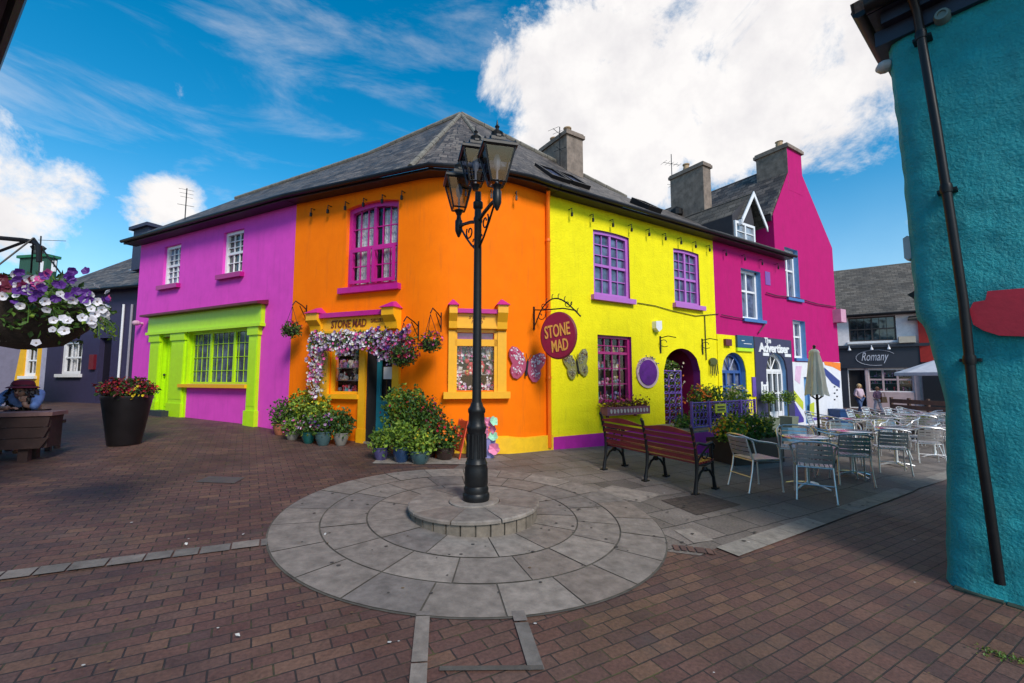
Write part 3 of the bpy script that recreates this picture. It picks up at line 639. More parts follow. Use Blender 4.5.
# alarm and aerial
mb = MB(); p = FP.P(FP.col(139), -.15, FP.pix(139, 324)[1]); mb.ball(p, .09, 0, 8, .8); mb.tube([p, p + FP.n * .16], .03); mb.build('wall_lamp', paint('pale pink plastic', (.6, .35, .45), .5), HP)
def aerial(label, base, h, rot, els=5, house=None):
    o = thing('tv_aerial', label, 'aerial', base, rot); F = Fr(base.x, base.y, math.degrees(rot))
    z = base.z; mb = MB(); mb.tube([F.P(0, 0, z), F.P(0, 0, z + h)], .014, 6); mb.build('mast', m_gutter, o)
    mb = MB(); zz = z + h * .86; mb.tube([F.P(-.35, 0, zz), F.P(.35, 0, zz)], .008, 5)
    for i in range(els): s = -.33 + .66 * i / (els - 1); mb.tube([F.P(s, -.18 + .015 * i, zz), F.P(s, .18 - .015 * i, zz)], .005, 5)
    mb.tube([F.P(-.2, 0, z + h * .55), F.P(.2, 0, z + h * .55)], .007, 5); mb.tube([F.P(0, -.2, z + h * .55), F.P(0, .2, z + h * .55)], .007, 5); mb.build('antenna', m_gutter, o); return o
p = at(185, 218, FP.P(sA + 2.2, 1.8, 0).y); aerial('thin tv aerial rising above the purple house roof', p - Vector((0, 0, .25)), 1.15, 2.2, 3)

# ================================================================ ORANGE HOUSE (curved corner)
HO = thing('orange_house', 'bright orange corner house with rounded corner, yellow shopfronts and slate hip roof', 'house', FO1.P(0, 0, zb(FO1, 0)))
wO = FO1.rect(346, 205, 288.5, 398, 197.5, 284); riseO = .07
sd0, sd1 = FO1.col(366.8), FO1.col(393.5); shopw = (FO1.col(330), FO1.col(360.3), FO1.pix(345, 394)[1], FO1.pix(345, 343)[1])
dO = (sd0, sd1, zb(FO1, sd0) + .03, FO1.pix(380, 343)[1])
w2 = (FO2.col(455.5), FO2.col(495), FO2.pix(475, 390.5)[1], FO2.pix(475, 345)[1]); w2t = (FO2.col(457), FO2.col(493.5), FO2.pix(475, 340.5)[1], FO2.pix(475, 331)[1])
mb = MB()
e1 = s1 - .45; e2a, e2b = .30, s2 - .05
mb.wall(FO1, [(0, -.2), (e1, -.2), (e1, ZW), (0, ZW)], [rc(wO, riseO), rc(shopw), rc(dO)], .22, 0, 1)
mb.wall(FO2, [(e2a, -.2), (e2b, -.2), (e2b, ZW), (e2a, ZW)], [rc(w2), rc(w2t)], .2, 0, 1)
# rounded parts
def bez(p0, p1, p2, n=6): return [p0 * (1 - t) ** 2 + p1 * 2 * t * (1 - t) + p2 * t * t for t in [i / n for i in range(n + 1)]]
cA = bez(FO1.P(e1, 0, 0), FO1.P(s1 - .02, 0, 0), FO2.P(e2a, 0, 0), 8)
cB = bez(FO2.P(e2b, 0, 0), FO3.P(.05, 0, 0), FO3.P(.25, 0, 0), 6) + [C0]
for cc in (cA, cB):
    for i in range(len(cc) - 1): a, b = cc[i], cc[i + 1]; mb.face([a + Vector((0, 0, -.2)), b + Vector((0, 0, -.2)), b + Vector((0, 0, ZW)), a + Vector((0, 0, ZW))])
# inner core so the house is solid
mb.mesh([FO1.P(.05, .7, -.2), FO1.P(e1, .7, -.2), FO2.P(s2, .6, -.2), FY.P(.0, .7, -.2), FY.P(0, 5, -.2), FO1.P(.05, 5, -.2)] + [FO1.P(.05, .7, ZW), FO1.P(e1, .7, ZW), FO2.P(s2, .6, ZW), FY.P(0, .7, ZW), FY.P(0, 5, ZW), FO1.P(.05, 5, ZW)],
        [(i, (i + 1) % 6, (i + 1) % 6 + 6, i + 6) for i in range(6)], 2)
wl = mb.build('wall', [wallm('orange', .35), gloss('orange'), m_dark], HO, smooth=35)
mp_ = gloss('plum'); mpl = paint('magenta gloss', (.50, .012, .24), .35, var=.1)
w = sash(HO, FO1, wO, mpl, rise=riseO, y=.12, fw=.085, cols=6, rows=(2, 2), split=.48, lace=True)
# open casements leaning out at the bottom
for s_a, s_b, sg in ((wO[0] + .09, (wO[0] + wO[1]) / 2 - .05, 1), ((wO[0] + wO[1]) / 2 + .0, wO[1] - .09, -1)):
    mb = MB(); z0, z1 = wO[2] + .09, wO[2] + (wO[3] - wO[2]) * .46; y0 = .05
    for a, b, c_, d_ in ((s_a, s_a + .06, z0, z1), (s_b - .06, s_b, z0, z1), (s_a + .06, s_b - .06, z0, z0 + .06), (s_a + .06, s_b - .06, z1 - .06, z1)): mb.box(FO1, a, b, y0 - .03, y0, c_, d_)
    mb.build('casement', mpl, w)
mg = gloss('gold', .05)
def console(fr, a, b, z0, z1, house, zcap):
    mb = MB(); mb.prism(Fr(fr.P(a, 0, 0).x, fr.P(a, 0, 0).y, math.degrees(fr.a) + 90), [(0, z0), (-.12, z0 + .04), (-.14, z0 + .16), (-.24, z1 - .14), (-.24, z1), (0, z1)], -(b - a), 0); c_ = mb.build('console', mg, house)
    mb = MB(); m = (a + b) / 2; zt = zcap
    mb.hexa([fr.P(a - .03, -.28, zt), fr.P(b + .03, -.28, zt), fr.P(b + .03, 0, zt), fr.P(a - .03, 0, zt), fr.P(m - .01, -.10, zt + .12), fr.P(m + .01, -.10, zt + .12), fr.P(m + .01, 0, zt + .14), fr.P(m - .01, 0, zt + .14)]); mb.build('cap', mpl, c_)
# shopfront one
zt, z1_, z2_ = FO1.pix(355, 314)[1], FO1.pix(355, 317.5)[1], FO1.pix(355, 330.5)[1]
cl0, cl1, cr0, cr1 = FO1.col(313), FO1.col(324), FO1.col(388), FO1.col(400)
mb = MB(); mb.box(FO1, cl1, cr0, -.10, 0, z2_, z1_); mb.box(FO1, cl1, cr0, -.14, 0, z2_ - .05, z2_ - .001); fs_ = mb.build('shop_fascia', mg, HO)
t = text_mb('STONE MAD', FO1, (cl1 + cr0) / 2 - .1, (z1_ + z2_) / 2, .15, -.102, .012, width=.85, shear=.1, bold=.01); t.build('lettering', paint('sign red brown', (.16, .03, .01), .5), fs_)
t = text_mb('GALLERY', FO1, (cl1 + cr0) / 2 + .58, (z1_ + z2_) / 2 + .03, .07, -.102, .01, width=.3, shear=.2); t.build('lettering', paint('sign red brown', (.16, .03, .01), .5), fs_)
mb = MB(); mb.box(FO1, cl1 - .02, cr0 + .02, -.19, 0, z1_, zt + .02); mb.build('cornice', mpl, HO)
console(FO1, cl0, cl1, z2_ - .05, FO1.pix(318, 315)[1], HO, FO1.pix(318, 315)[1]); console(FO1, cr0, cr1, z2_ - .05, FO1.pix(394, 309)[1], HO, FO1.pix(394, 309)[1])
for xa, xb in ((320, 329.5), (360.6, 366.6), (393.8, 400.5)):
    a, b = FO1.col(xa), FO1.col(xb); z0 = zb(FO1, a); mb = MB(); mb.box(FO1, a, b, -.06, .02, z0 - .1, z2_ - .05); mb.box(FO1, a - .01, b + .01, -.08, .02, z0 - .1, z0 + .25); mb.build('pilaster', mg, HO)
a, b = FO1.col(329.6), FO1.col(360.5)
mb = MB(); mb.box(FO1, a, b, -.09, .1, shopw[2] - .09, shopw[2] - .001); mb.build('shop_sill', mg, HO)
mb = MB(); z0, z1 = shopw[2:]
mb.box(FO1, a, b, -.04, .04, z1, z2_ - .052)
for q in ((shopw[0], shopw[0] + .05, z0, z1), (shopw[1] - .05, shopw[1], z0, z1), (shopw[0] + .05, shopw[1] - .05, z0, z0 + .05), (shopw[0] + .05, shopw[1] - .05, z1 - .05, z1)): mb.box(FO1, q[0], q[1], .02, .09, q[2], q[3])
w = mb.build('shop_window', mg, HO)
def pane(fr, r, y, par, mat=None): gb = MB(); gb.face([fr.P(r[0], y, r[2]), fr.P(r[1], y, r[2]), fr.P(r[1], y, r[3]), fr.P(r[0], y, r[3])]); return gb.build('pane', mat or m_clear, par)
pane(FO1, shopw, .06, w)
GOODS = [paint('goods ' + n, c, .5) for n, c in dict(cream=(.6, .55, .5), red=(.5, .03, .05), pink=(.6, .2, .35), grey=(.25, .25, .28), teal=(.05, .25, .28), gold=(.5, .33, .08), black=(.02, .02, .02), lilac=(.35, .2, .45)).items()]
def display(fr, r, par, seed, n=90, y0=.12, y1=.42, shelves=4, cream=0):
    rr = random.Random(seed); mb = MB()
    for k in range(shelves):
        z = r[2] + (r[3] - r[2]) * k / shelves + .02
        if k: mb.box(fr, r[0], r[1], y0 + .05, y1, z - .015, z, 3)
    for i in range(n):
        s = rr.uniform(r[0] + .05, r[1] - .05); k = rr.randrange(shelves); z = r[2] + (r[3] - r[2]) * k / shelves + .02; y = rr.uniform(y0, y1 - .1); h = rr.uniform(.04, .7 * (r[3] - r[2]) / shelves); w_ = rr.uniform(.015, .045); mi = rr.choice([0, 0, 1, 2, 3, 4, 5, 6, 7] + [0] * cream)
        c = fr.P(s, y, z)
        if rr.random() < .5: mb.lathe(c, [(w_ * .7, 0), (w_, h * .35), (w_ * .5, h * .7), (w_ * .6, h)], 7, mi)
        else: mb.lathe(c, [(w_ * .5, 0), (w_ * .3, h * .5)], 6, mi); mb.ball(c + Vector((0, 0, h * .75)), w_ * 1.1, mi, 6)
    mb.box(fr, r[0] - .05, r[1] + .05, y1, y1 + .03, r[2] - .05, r[3] + .05, 6)
    mb.build('window_display', GOODS, par)
display(FO1, shopw, w, 4, 110)
# doorway: teal door left ajar in a dark shop
d0, d1, z0, z1 = dO
mb = MB(); mb.box(FO1, d0, d1, .40, .45, z0 - .05, z1 + .05, 0); mb.box(FO1, d0 - .04, d1 + .04, -.05, .42, z0 - .15, z0, 1); mb.box(FO1, d0 - .001, d0 + .03, 0, .4, z0, z1, 0); mb.box(FO1, d1 - .03, d1 + .001, 0, .4, z0, z1, 0)
mb.build('doorway', [m_dark, GR[1]], HO)
mb = MB(); dm = paint('teal door paint', (.02, .20, .26), .4); dd = .25
for q in ((d0 + .03, d0 + .12, z0 + .02, z1 - .05), (d1 - .12, d1 - .03, z0 + .02, z1 - .05), (d0 + .12, d1 - .12, z0 + .02, z0 + .75), (d0 + .12, d1 - .12, z1 - .15, z1 - .05)): mb.box(FO1, q[0], q[1], dd, dd + .04, q[2], q[3])
mb.box(FO1, d0 + .2, d1 - .2, dd - .015, dd, z0 + .15, z0 + .6)
d_ = mb.build('door', dm, HO); pane(FO1, (d0 + .12, d1 - .12, z0 + .75, z1 - .15), dd + .02, d_)
mb = MB(); mb.box(FO1, d0 + .2, d0 + .42, dd - .02, dd - .012, z0 + 1.15, z0 + 1.38); mb.build('notice', m_white, d_)
mb = MB(); mb.ball(FO1.P(d1 - .08, dd - .04, z0 + 1.02), .028); mb.build('handle', paint('brass', (.6, .4, .12), .3, 1), d_)
# shopfront two on the corner
zt, z1_, z2_ = FO2.pix(478, 311)[1], FO2.pix(478, 314.5)[1], FO2.pix(478, 327)[1]
a0, a1, b0, b1 = FO2.col(448), FO2.col(456), FO2.col(496), FO2.col(506)
mb = MB(); mb.box(FO2, a1, b0, -.10, 0, z2_, z1_); mb.box(FO2, a1, b0, -.13, 0, z2_ - .04, z2_ - .001); fs_ = mb.build('shop_fascia', mg, HO)
t = text_mb('STONE', FO2, (a1 + b0) / 2, z1_ - .07, .055, -.101, .008, width=.3, shear=.2); t.build('lettering', paint('sign red brown', (.16, .03, .01), .5), fs_)
t = text_mb('MAD', FO2, (a1 + b0) / 2, z1_ - .15, .06, -.101, .008, width=.2, shear=.2); t.build('lettering', paint('sign red brown', (.16, .03, .01), .5), fs_)
mb = MB(); mb.box(FO2, a1 - .02, b0 + .02, -.18, 0, z1_, zt + .01); mb.build('cornice', mpl, HO)
console(FO2, a0, a1, z2_ - .08, FO2.pix(451, 307)[1], HO, FO2.pix(451, 307)[1]); console(FO2, b0, b1, z2_ - .08, FO2.pix(503, 307)[1], HO, FO2.pix(503, 307)[1])
for a, b in ((a0, a1 - .02), (b0 + .02, b1)): mb = MB(); mb.box(FO2, a, b, -.05, .02, w2[2] - .12, z2_ - .08); mb.build('pilaster', mg, HO)
mb = MB(); a, b = a1 - .02, b0 + .02
for q in ((a, b, w2t[3] - .03, z2_ - .041), (a, b, w2[3] - .02, w2t[2] + .02), (a, w2[0] + .02, w2[2] - .1, z2_ - .045), (w2[1] - .02, b, w2[2] - .1, z2_ - .045)): mb.box(FO2, q[0], q[1], -.03, .06, q[2], q[3])
w = mb.build('shop_window', mg, HO); pane(FO2, w2, .05, w); pane(FO2, w2t, .05, w, glassm('plum glass', (.10, .02, .08)))
display(FO2, w2, w, 9, 60, shelves=3, cream=5)
mb = MB(); rr = random.Random(31)
for i in range(340):
    s = rr.uniform(w2[0], w2[1]); edge = min(s - w2[0], w2[1] - s) / (w2[1] - w2[0]); z = rr.uniform(w2[2], w2[3])
    if edge > .18 and z < w2[3] - .2 and z > w2[2] + .12: continue
    mb.bloom(FO2.P(s, .10 + rr.random() * .05, z), rr.uniform(.03, .06), rr.choice([0, 0, 0, 1]), rr, -FO2.n)
for i in range(26): mb.ball(FO2.P(rr.uniform(w2[0] + .2, w2[1] - .2), .16, rr.uniform(w2[2] + .3, w2[3] - .25)), rr.uniform(.02, .045), 2, 6)
mb.build('window_garland', [PET['white'], PET['pink'], GOODS[1]], w)
mb = MB(); mb.box(FO2, a0 - .08, b1 + .06, -.12, .1, w2[2] - .14, w2[2] - .021); mb.build('shop_sill', mg, HO)
# plinth
mb = MB(); path = [FO2.P(.15 + i * .2, 0, 0) for i in range(int((e2b - .15) / .2) + 1)] + cB; path = [p for p in path]
ztop = FO3.pix(548, 435.5)[1]; hs_ = ztop - zb(FO3, s3)
out_ = []
for i, p in enumerate(path):
    q = path[min(i + 1, len(path) - 1)] - path[max(i - 1, 0)]; nrm = Vector((q.y, -q.x, 0)).normalized(); out_.append(p + nrm * .06)
for i in range(len(path) - 1):
    a, b, c, d = out_[i], out_[i + 1], path[i + 1], path[i]; za, zb_ = g(a.x, a.y), g(b.x, b.y); U = lambda v, z: Vector((v.x, v.y, z))
    mb.face([U(a, za - .1), U(b, zb_ - .1), U(b, ztop + .06 * (1 - i / len(path))), U(a, ztop + .06 * (1 - i / len(path)))]); mb.face([U(a, ztop + .06 * (1 - i / len(path))), U(b, ztop + .06 * (1 - (i) / len(path))), U(c, ztop + .09 * (1 - i / len(path))), U(d, ztop + .09 * (1 - i / len(path)))])
mb.build('plinth', paint('yellow plinth', (.90, .52, .01), .6, bump=.2, dirt=.2), HO, smooth=30)
# orange roof with hip
mb = MB(); sag(mb, [EB, K[0]], [RB, PK], .06, 10, 6, .04, 5); sag(mb, K[0:5], [PK, PK + Vector((.02, 0, 0))], .06, 10, 6, .0, 6); sag(mb, [K[4], K[5], EC], [PK, RC], .06, 8, 6, .03, 7)
mb.build('roof', m_slate, HO)
ridge_line(HO, RB, PK); ridge_line(HO, PK, RC); ridge_line(HO, K[0], PK, .055, 'hip_tiles'); ridge_line(HO, K[4], PK, .05, 'hip_tiles')
mb = MB(); ln = [EB] + K + [EC]
for i in range(len(ln) - 1):
    a, b = ln[i] + Vector((0, .03, 0)), ln[i + 1] + Vector((0, .03, 0)); zz = Vector((0, 0, 1)); mb.hexa([a - zz * .10, b - zz * .10, b - zz * .10 + Vector((0, .04, 0)), a - zz * .10 + Vector((0, .04, 0)), a - zz * .05, b - zz * .05, b - zz * .05 + Vector((0, .04, 0)), a - zz * .05 + Vector((0, .04, 0))])
mb.build('fascia', m_fasc, HO); gutter(HO, [p + Vector((0, -.04, -.035)) for p in ln])
mb = MB()
for i in range(len(ln) - 1):
    a, b = ln[i], ln[i + 1]; mb.face([a + Vector((0, .06, -.085)), b + Vector((0, .06, -.085)), b + Vector((0, .45, -.085)), a + Vector((0, .45, -.085))])
mb.build('soffit', m_fasc, HO)

def hooks(house, fr, sa, sb, z, n, bulbs=True):
    for i in range(n):
        s = sa + (sb - sa) * (i + .5) / n; mb = MB(); mb.tube([fr.P(s, 0, z), fr.P(s, -.10, z), fr.P(s, -.10, z - .09)], .010, 5); mb.box(fr, s - .018, s + .018, -.118, -.082, z - .17, z - .09)
        mb.build('eaves_hook', m_iron, house)
hooks(HO, FO1, .3, e1, ZW - .28, 6); hooks(HO, FO2, .3, s2 + .3, ZW - .28, 3)
# downpipe at the orange/yellow joint
mb = MB(); q = FO3.P(s3 - .10, -.06, 0); mb.tube([q + Vector((0, -.15, ZW - .1)), q + Vector((0, 0, ZW - .3)), q + Vector((0, 0, zb(FO3, s3) + .05))], .04, 8)
for z in (1.6, 2.9, 4.3): mb.lathe(q + Vector((0, 0, z)), [(.05, 0), (.05, .05)], 10)
mb.build('downpipe', gloss('orange'), HO, smooth=True)

# ================================================================ YELLOW HOUSE
HY = thing('yellow_house', 'bright yellow rough rendered house with lilac sash windows and arched doorway', 'house', FY.P(0, 0, zb(FY, 0)), FY.a)
wy1 = FY.rect(593.5, 227.8, 295, 629.5, 237.5, 299.5); wy2 = FY.rect(674, 247.5, 303, 699.5, 253.5, 306.5); wy3 = FY.rect(598, 335.7, 402, 632, 336, 403)
dy = (FY.col(664), FY.col(700.5), zb(FY, FY.col(680)) + .25, FY.pix(682, 348.5)[1])
mb = MB(); mb.wall(FY, [(0, -.3), (sD, -.3), (sD, ZW), (0, ZW)], [rc(wy1, .025), rc(wy2, .025), rc(wy3), arch(dy[0], dy[1], dy[2], dy[3], .55, 12)], .2, 0, 1)
mb.box(FY, 0, .2, .6, 5.9, -.3, ZW - .05, 0); mb.box(FY, 0, sD, 5.7, 5.9, -.3, ZW - .05, 0)
mb.build('wall', [wallm('yellow', 1.0, .10, 26, .014), paint('violet reveal', (.30, .02, .22), .6, bump=.2)], HY)
ml2 = gloss('lilac')
for r_ in (wy1, wy2): sash(HY, FY, r_, ml2, rise=.025, y=.08, fw=.075, cols=4, rows=(2, 3), lace=False, glass=m_glassblue, split=.47)
w = sash(HY, FY, wy3, paint('raspberry gloss', (.42, .02, .17), .4), y=.10, fw=.06, cols=4, rows=(3, 2), mull=False, lace=False, glass=m_clear, sill=False, split=.74)
display(FY, (wy3[0] + .05, wy3[1] - .05, wy3[2], wy3[3] - .05), w, 21, 120, y0=.18, y1=.5, shelves=4)
mb = MB(); mb.box(FY, 0.0, dy[0] - .0, -.05, .0, -.3, FY.pix(600, 433)[1]); mb.build('plinth', paint('magenta plinth', (.45, .012, .30), .6, bump=.3, dirt=.25), HY)
mb = MB(); mb.slab([EC, ED, RD, RC], .1) if 0 else sag(mb, [EC, ED], [RC, RD], .06, 14, 6, .10, 11); mb.build('roof', m_slate, HY); ridge_line(HY, RC, RD)
mb = MB(); backslab(mb, RC, RD, FY); mb.build('rear_roof', m_slate, HY)
mb = MB(); mb.box(FY, 0, sD, -OV + .02, -OV + .06, ZE - .10, ZE - .05); mb.box(FY, 0, sD, -OV + .06, 0, ZE - .095, ZE - .075); mb.build('fascia', m_fasc, HY)
gutter(HY, [EC + Vector((.02, -.04, -.035)), ED + Vector((.02, -.04, -.035))]); hooks(HY, FY, .2, sD, ZW - .28, 9)
def roofz(fr, s, y, rd=RD):  # height of front slope at depth y
    return ZE + (y + OV) / (3.0 + OV) * (PK.lerp(RD, .5).z - ZE)
def rooflight(xa, ya, w_, d_, lab=None):
    # sits in the front slope: find the point where the sight line meets the slope
    B0 = EC.lerp(ED, lab); Vv = RC.lerp(RD, lab) - B0; n = Vv.cross(ED - EC).normalized(); dd = ray(xa, ya); c0 = Vector((0, 0, EYE)); t = (B0 - c0).dot(n) / dd.dot(n); p = c0 + dd * t - Vector((0, 0, .02))
    up = Vv; up = (up - FY.u * up.dot(FY.u)).normalized(); nn = FY.u.cross(up).normalized(); nn = nn if nn.z > 0 else -nn
    q = [p, p + FY.u * w_, p + FY.u * w_ + up * d_, p + up * d_]; mb = MB()
    def bar(a, b, c, d): vs = [a, b, c, d]; mb.mesh([v + nn * -.1 for v in vs] + [v + nn * .09 for v in vs], [(0, 1, 2, 3), (4, 5, 6, 7), (0, 1, 5, 4), (1, 2, 6, 5), (2, 3, 7, 6), (3, 0, 4, 7)])
    f_ = .07; U = FY.u; V = up
    bar(q[0], q[1], q[1] + V * f_, q[0] + V * f_); bar(q[3] - V * f_, q[2] - V * f_, q[2], q[3]); bar(q[0] + V * f_, q[0] + V * f_ + U * f_, q[3] - V * f_ + U * f_, q[3] - V * f_); bar(q[1] + V * f_ - U * f_, q[1] + V * f_, q[2] - V * f_, q[2] - V * f_ - U * f_)
    o = mb.build('rooflight', m_gutter, HY); gb = MB(); gb.face([q[0] + V * f_ + U * f_ + nn * .05, q[1] + V * f_ - U * f_ + nn * .05, q[2] - V * f_ - U * f_ + nn * .05, q[3] - V * f_ + U * f_ + nn * .05]); gb.build('pane', m_glassblue, o)
rooflight(551, 178, .5, .8, .08); rooflight(572, 184, .5, .8, .2); rooflight(648, 208, .5, .7, .62)
def chimney(house, fr, s0, s1_, y0, y1, z0, z1, mat, pots=(.5,), name='chimney'):
    mb = MB(); mb.box(fr, s0, s1_, y0, y1, z0, z1); mb.box(fr, s0 - .05, s1_ + .05, y0 - .05, y1 + .05, z1, z1 + .1); mb.box(fr, s0 - .02, s1_ + .02, y0 - .02, y1 + .02, z1 + .1, z1 + .15); c_ = mb.build(name, mat, house)
    for t in pots: mb = MB(); mb.lathe(fr.P((s0 + s1_) / 2, y0 + (y1 - y0) * t, z1 + .14), [(.11, 0), (.12, .05), (.09, .22), (.12, .25), (.12, .28)], 12); mb.build('chimney_pot', paint('buff clay', (.38, .26, .15), .9, bump=.3), c_, smooth=True)
a_, zt1 = FY.pix(571, 139, 2.6); b_, _ = FY.pix(584, 139, 2.6)
chimney(HY, FY, FY.pix(567, 160, 2.4)[0], FY.pix(583, 160, 2.4)[0], 2.4, 3.7, 6.2, FY.pix(575, 137, 2.4)[1], m_cement, (.25, .75))
sx_, _ = FY.pix(711, 190, 2.3)
mb = MB()
yc0 = 1.7; sc1 = FY.pix(711, 185, yc0)[0]; sc0 = sc1 - .42
yc1 = yc0
while FY.pix(671, 190, yc1)[0] < sc0 and yc1 < 6: yc1 += .05
print('broad chimney', sc0, sc1, yc0, yc1)
chimney(HY, FY, sc0, sc1, yc0, yc1, 5.4, FY.pix(709, 168, yc0)[1], m_cement, (.6,))
p = FY.P(FY.pix(674, 170, yc1)[0], yc1 + .1, 7.2); aerial('tall thin tv aerial beside the broad grey chimney', p + Vector((0, 0, .0)), 2.6, .3, 5)
p = FY.P(FY.pix(560, 160, 2.6)[0], 2.6, 7.3); aerial('short tv aerial beside the small chimney above the yellow house', p, 1.5, .9, 4)
mb = MB(); p = FY.P(sc0 - .1, yc1 - .3, 7.4); mb.lathe(p, [(.02, -.22), (.2, -.1), (.2, .1), (.02, .22)], 12); mb.build('satellite_dish', m_gutter, HY)
# oval plaque, wall lamps
s_, z_ = FY.pix(647, 372.5); ra, rb = (FY.col(658) - FY.col(636)) / 2, (FY.pix(647, 357)[1] - FY.pix(647, 388)[1]) / 2
def oval(fr, s, z, a, b, y0, y1, n=28): return [(s + a * math.cos(6.2832 * i / n), z + b * math.sin(6.2832 * i / n)) for i in range(n)]
o = thing('oval_plaque', 'purple oval plaque with white rim on the yellow wall beside arch', 'plaque', FY.P(s_, 0, z_ - rb), FY.a)
mb = MB(); mb.prism(FY, oval(FY, s_, z_, ra, rb, 0, 0), -.03, 0); mb.build('rim', paint('dusty pink rim', (.55, .38, .42), .7, bump=.4), o)
mb = MB(); mb.prism(FY, oval(FY, s_, z_, ra * .8, rb * .82, 0, 0), -.045, -.031); mb.build('panel', paint('violet enamel', (.11, .012, .20), .45, var=.35, spec=.25, bump=.3), o)
mb = MB()
for i in range(40): an = rnd.uniform(.5, 3.4); mb.leaf(FY.P(s_ + ra * math.cos(an) * .95, -.05, z_ + rb * math.sin(an) * 1.0), .06, rnd.choice([0, 1]))
mb.build('ornament', [GOODS[3], GOODS[7]], o)
mb = MB(); s_, z_ = FY.pix(655, 327); mb.prism(FY, [(s_ - .1, z_ + .12), (s_ + .1, z_ + .14), (s_ + .1, z_ - .05), (s_, z_ - .12), (s_ - .1, z_ - .04)], -.12, 0); tag(mb.build('alarm_box', m_white), 'small white alarm box high on the yellow wall', 'alarm box')
def scroll(fr, s, z, l, h, mbx):
    mbx.box(fr, s - .02, s + .02, -.02, 0, z - h * .6, z + h * .4)
    mbx.tube([fr.P(s, -.02, z + h * .3), fr.P(s + l * .1, -l * .5, z + h * .38), fr.P(s + l * .15, -l, z + h * .25)], .012, 6)
    mbx.tube([fr.P(s + .02 * math.cos(a) * (1 + a * .5), -l * .3 - .05 * math.cos(a) * (1 + a * .2), z + .05 * math.sin(a) * (1 + a * .2)) for a in [i * .6 for i in range(10)]], .009, 5)
for px_, py_, lb in ((660, 343, 'black scroll bracket on yellow wall left of arched doorway'), (702, 345, 'black scroll bracket on yellow wall above the arch on its right')):
    mb = MB(); s_, z_ = FY.pix(px_, py_); scroll(FY, s_, z_, .4, .4, mb); tag(mb.build('bracket', m_iron), lb, 'bracket')
mb = MB(); s_, z_ = FY.pix(712, 366)
for i in range(5): mb.tube([FY.P(s_ - .12 + i * .06, -.05, z_ + .14), FY.P(s_ - .14 + i * .08, -.05, z_ - .2 - .05 * (i % 2))], .016, 5)
mb.prism(FY, oval(FY, s_, z_ + .12, .16, .09, 0, 0, 16), -.06, -.02); tag(mb.build('wall_ornament', paint('dark olive metal', (.08, .09, .02), .5)), 'dark metal jellyfish shaped ornament on yellow wall', 'ornament')
# arched entrance: iron gates and dark lobby
d0, d1, z0, z1 = dy; hw = (d1 - d0)
mb = MB(); mb.box(FY, d0 - .02, d1 + .3, 1.2, 1.25, z0 - .3, z1 + .1, 0); mb.box(FY, d1, d1 + .05, .2, 1.2, z0 - .3, z1 + .1, 1); mb.box(FY, d0 - .05, d0, .2, 1.2, z0 - .3, z1 + .1, 0); mb.box(FY, d0, d1, .2, 1.2, z1, z1 + .05, 1); mb.box(FY, d0, d1, 0.001, 1.2, z0 - .3, z0 - .01, 2)
mb.build('lobby', [m_dark, paint('crimson lobby', (.35, .008, .09), .5), GR[1]], HY)
mb = MB(); gx0, gx1 = d0 + .02, d0 + hw * .50; gz1 = z1 - .55
mb2 = []
for s in (gx0, gx1): mb.tube([FY.P(s, .06, z0 + .02), FY.P(s, .06, gz1)], .018, 6)
for z in (z0 + .05, z0 + .85, gz1): mb.tube([FY.P(gx0, .06, z), FY.P(gx1, .06, z)], .015, 6)
for r_ in range(8):
    for c_ in range(3):
        cs, cz = gx0 + (gx1 - gx0) * (c_ + .5) / 3, z0 + .15 + r_ * (gz1 - z0 - .2) / 8 + .05; rr_ = (gx1 - gx0) / 6.2
        mb.tube([FY.P(cs + rr_ * math.cos(a), .06, cz + rr_ * math.sin(a)) for a in [i * .7854 for i in range(9)]], .009, 4, cap=False)
mb.build('iron_gate', paint('violet iron', (.16, .07, .38), .4), HY)
o = thing('climbing_plant', 'leafy climber with small pale flowers hanging inside the violet gated archway', 'climbing plant', FY.P(d0 + .3, .3, z0)); mb = MB(); rr = random.Random(77)
for i in range(700):
    t_ = rr.random(); s = d0 + .06 + (hw * .55) * t_ + rr.gauss(0, .04); z = z1 - .25 - .35 * abs(t_ - .5) - rr.random() ** 1.6 * 1.1 * (1 if t_ < .55 else .5); mb.leaf(FY.P(s, rr.uniform(.16, .5), z), .07, rr.choice([0, 1, 2]), rr)
for i in range(500): mb.leaf(FY.P(d0 + hw * rr.uniform(.55, .8), rr.uniform(.3, .8), z0 + rr.random() * 1.5), .07, rr.choice([0, 1, 2]), rr)
for k_ in range(5): s = d0 + hw * (.1 + .15 * k_); mb.tube([FY.P(s, .35, z0), FY.P(s + .05, .4, z0 + .9), FY.P(s, .35, z1 - .4)], .008, 4, 3)
mb.build('foliage', GREENS + [paint('stem', (.06, .07, .02), .8)], o); mb = MB()
for i in range(60): mb.bloom(FY.P(d0 + hw * rr.uniform(.05, .75), .15, z1 - rr.uniform(.3, 1.7)), .06, rr.choice([0, 0, 1]), rr, -FY.n)
mb.build('flowers', [PET['cream'], PET['orange']], o)
# magenta threshold of plinth right of arch hidden by ramp
# downpipe-like wires
mb = MB(); pts = [FY.pix(px_, py_) for px_, py_ in ((637, 303), (655, 306), (672, 311), (695, 316), (718, 314))]; mb.tube([FY.P(s, -.02, z) for s, z in pts] + [FY.P(pts[-1][0], -.02, pts[-1][1])], .009, 5); mb.tube([FY.P(FY.pix(704, 316)[0], -.02, FY.pix(704, 316)[1]), FY.P(FY.pix(704, 316)[0], -.02, FY.pix(704, 360)[1])], .012, 5); mb.build('cable', m_black, HY)
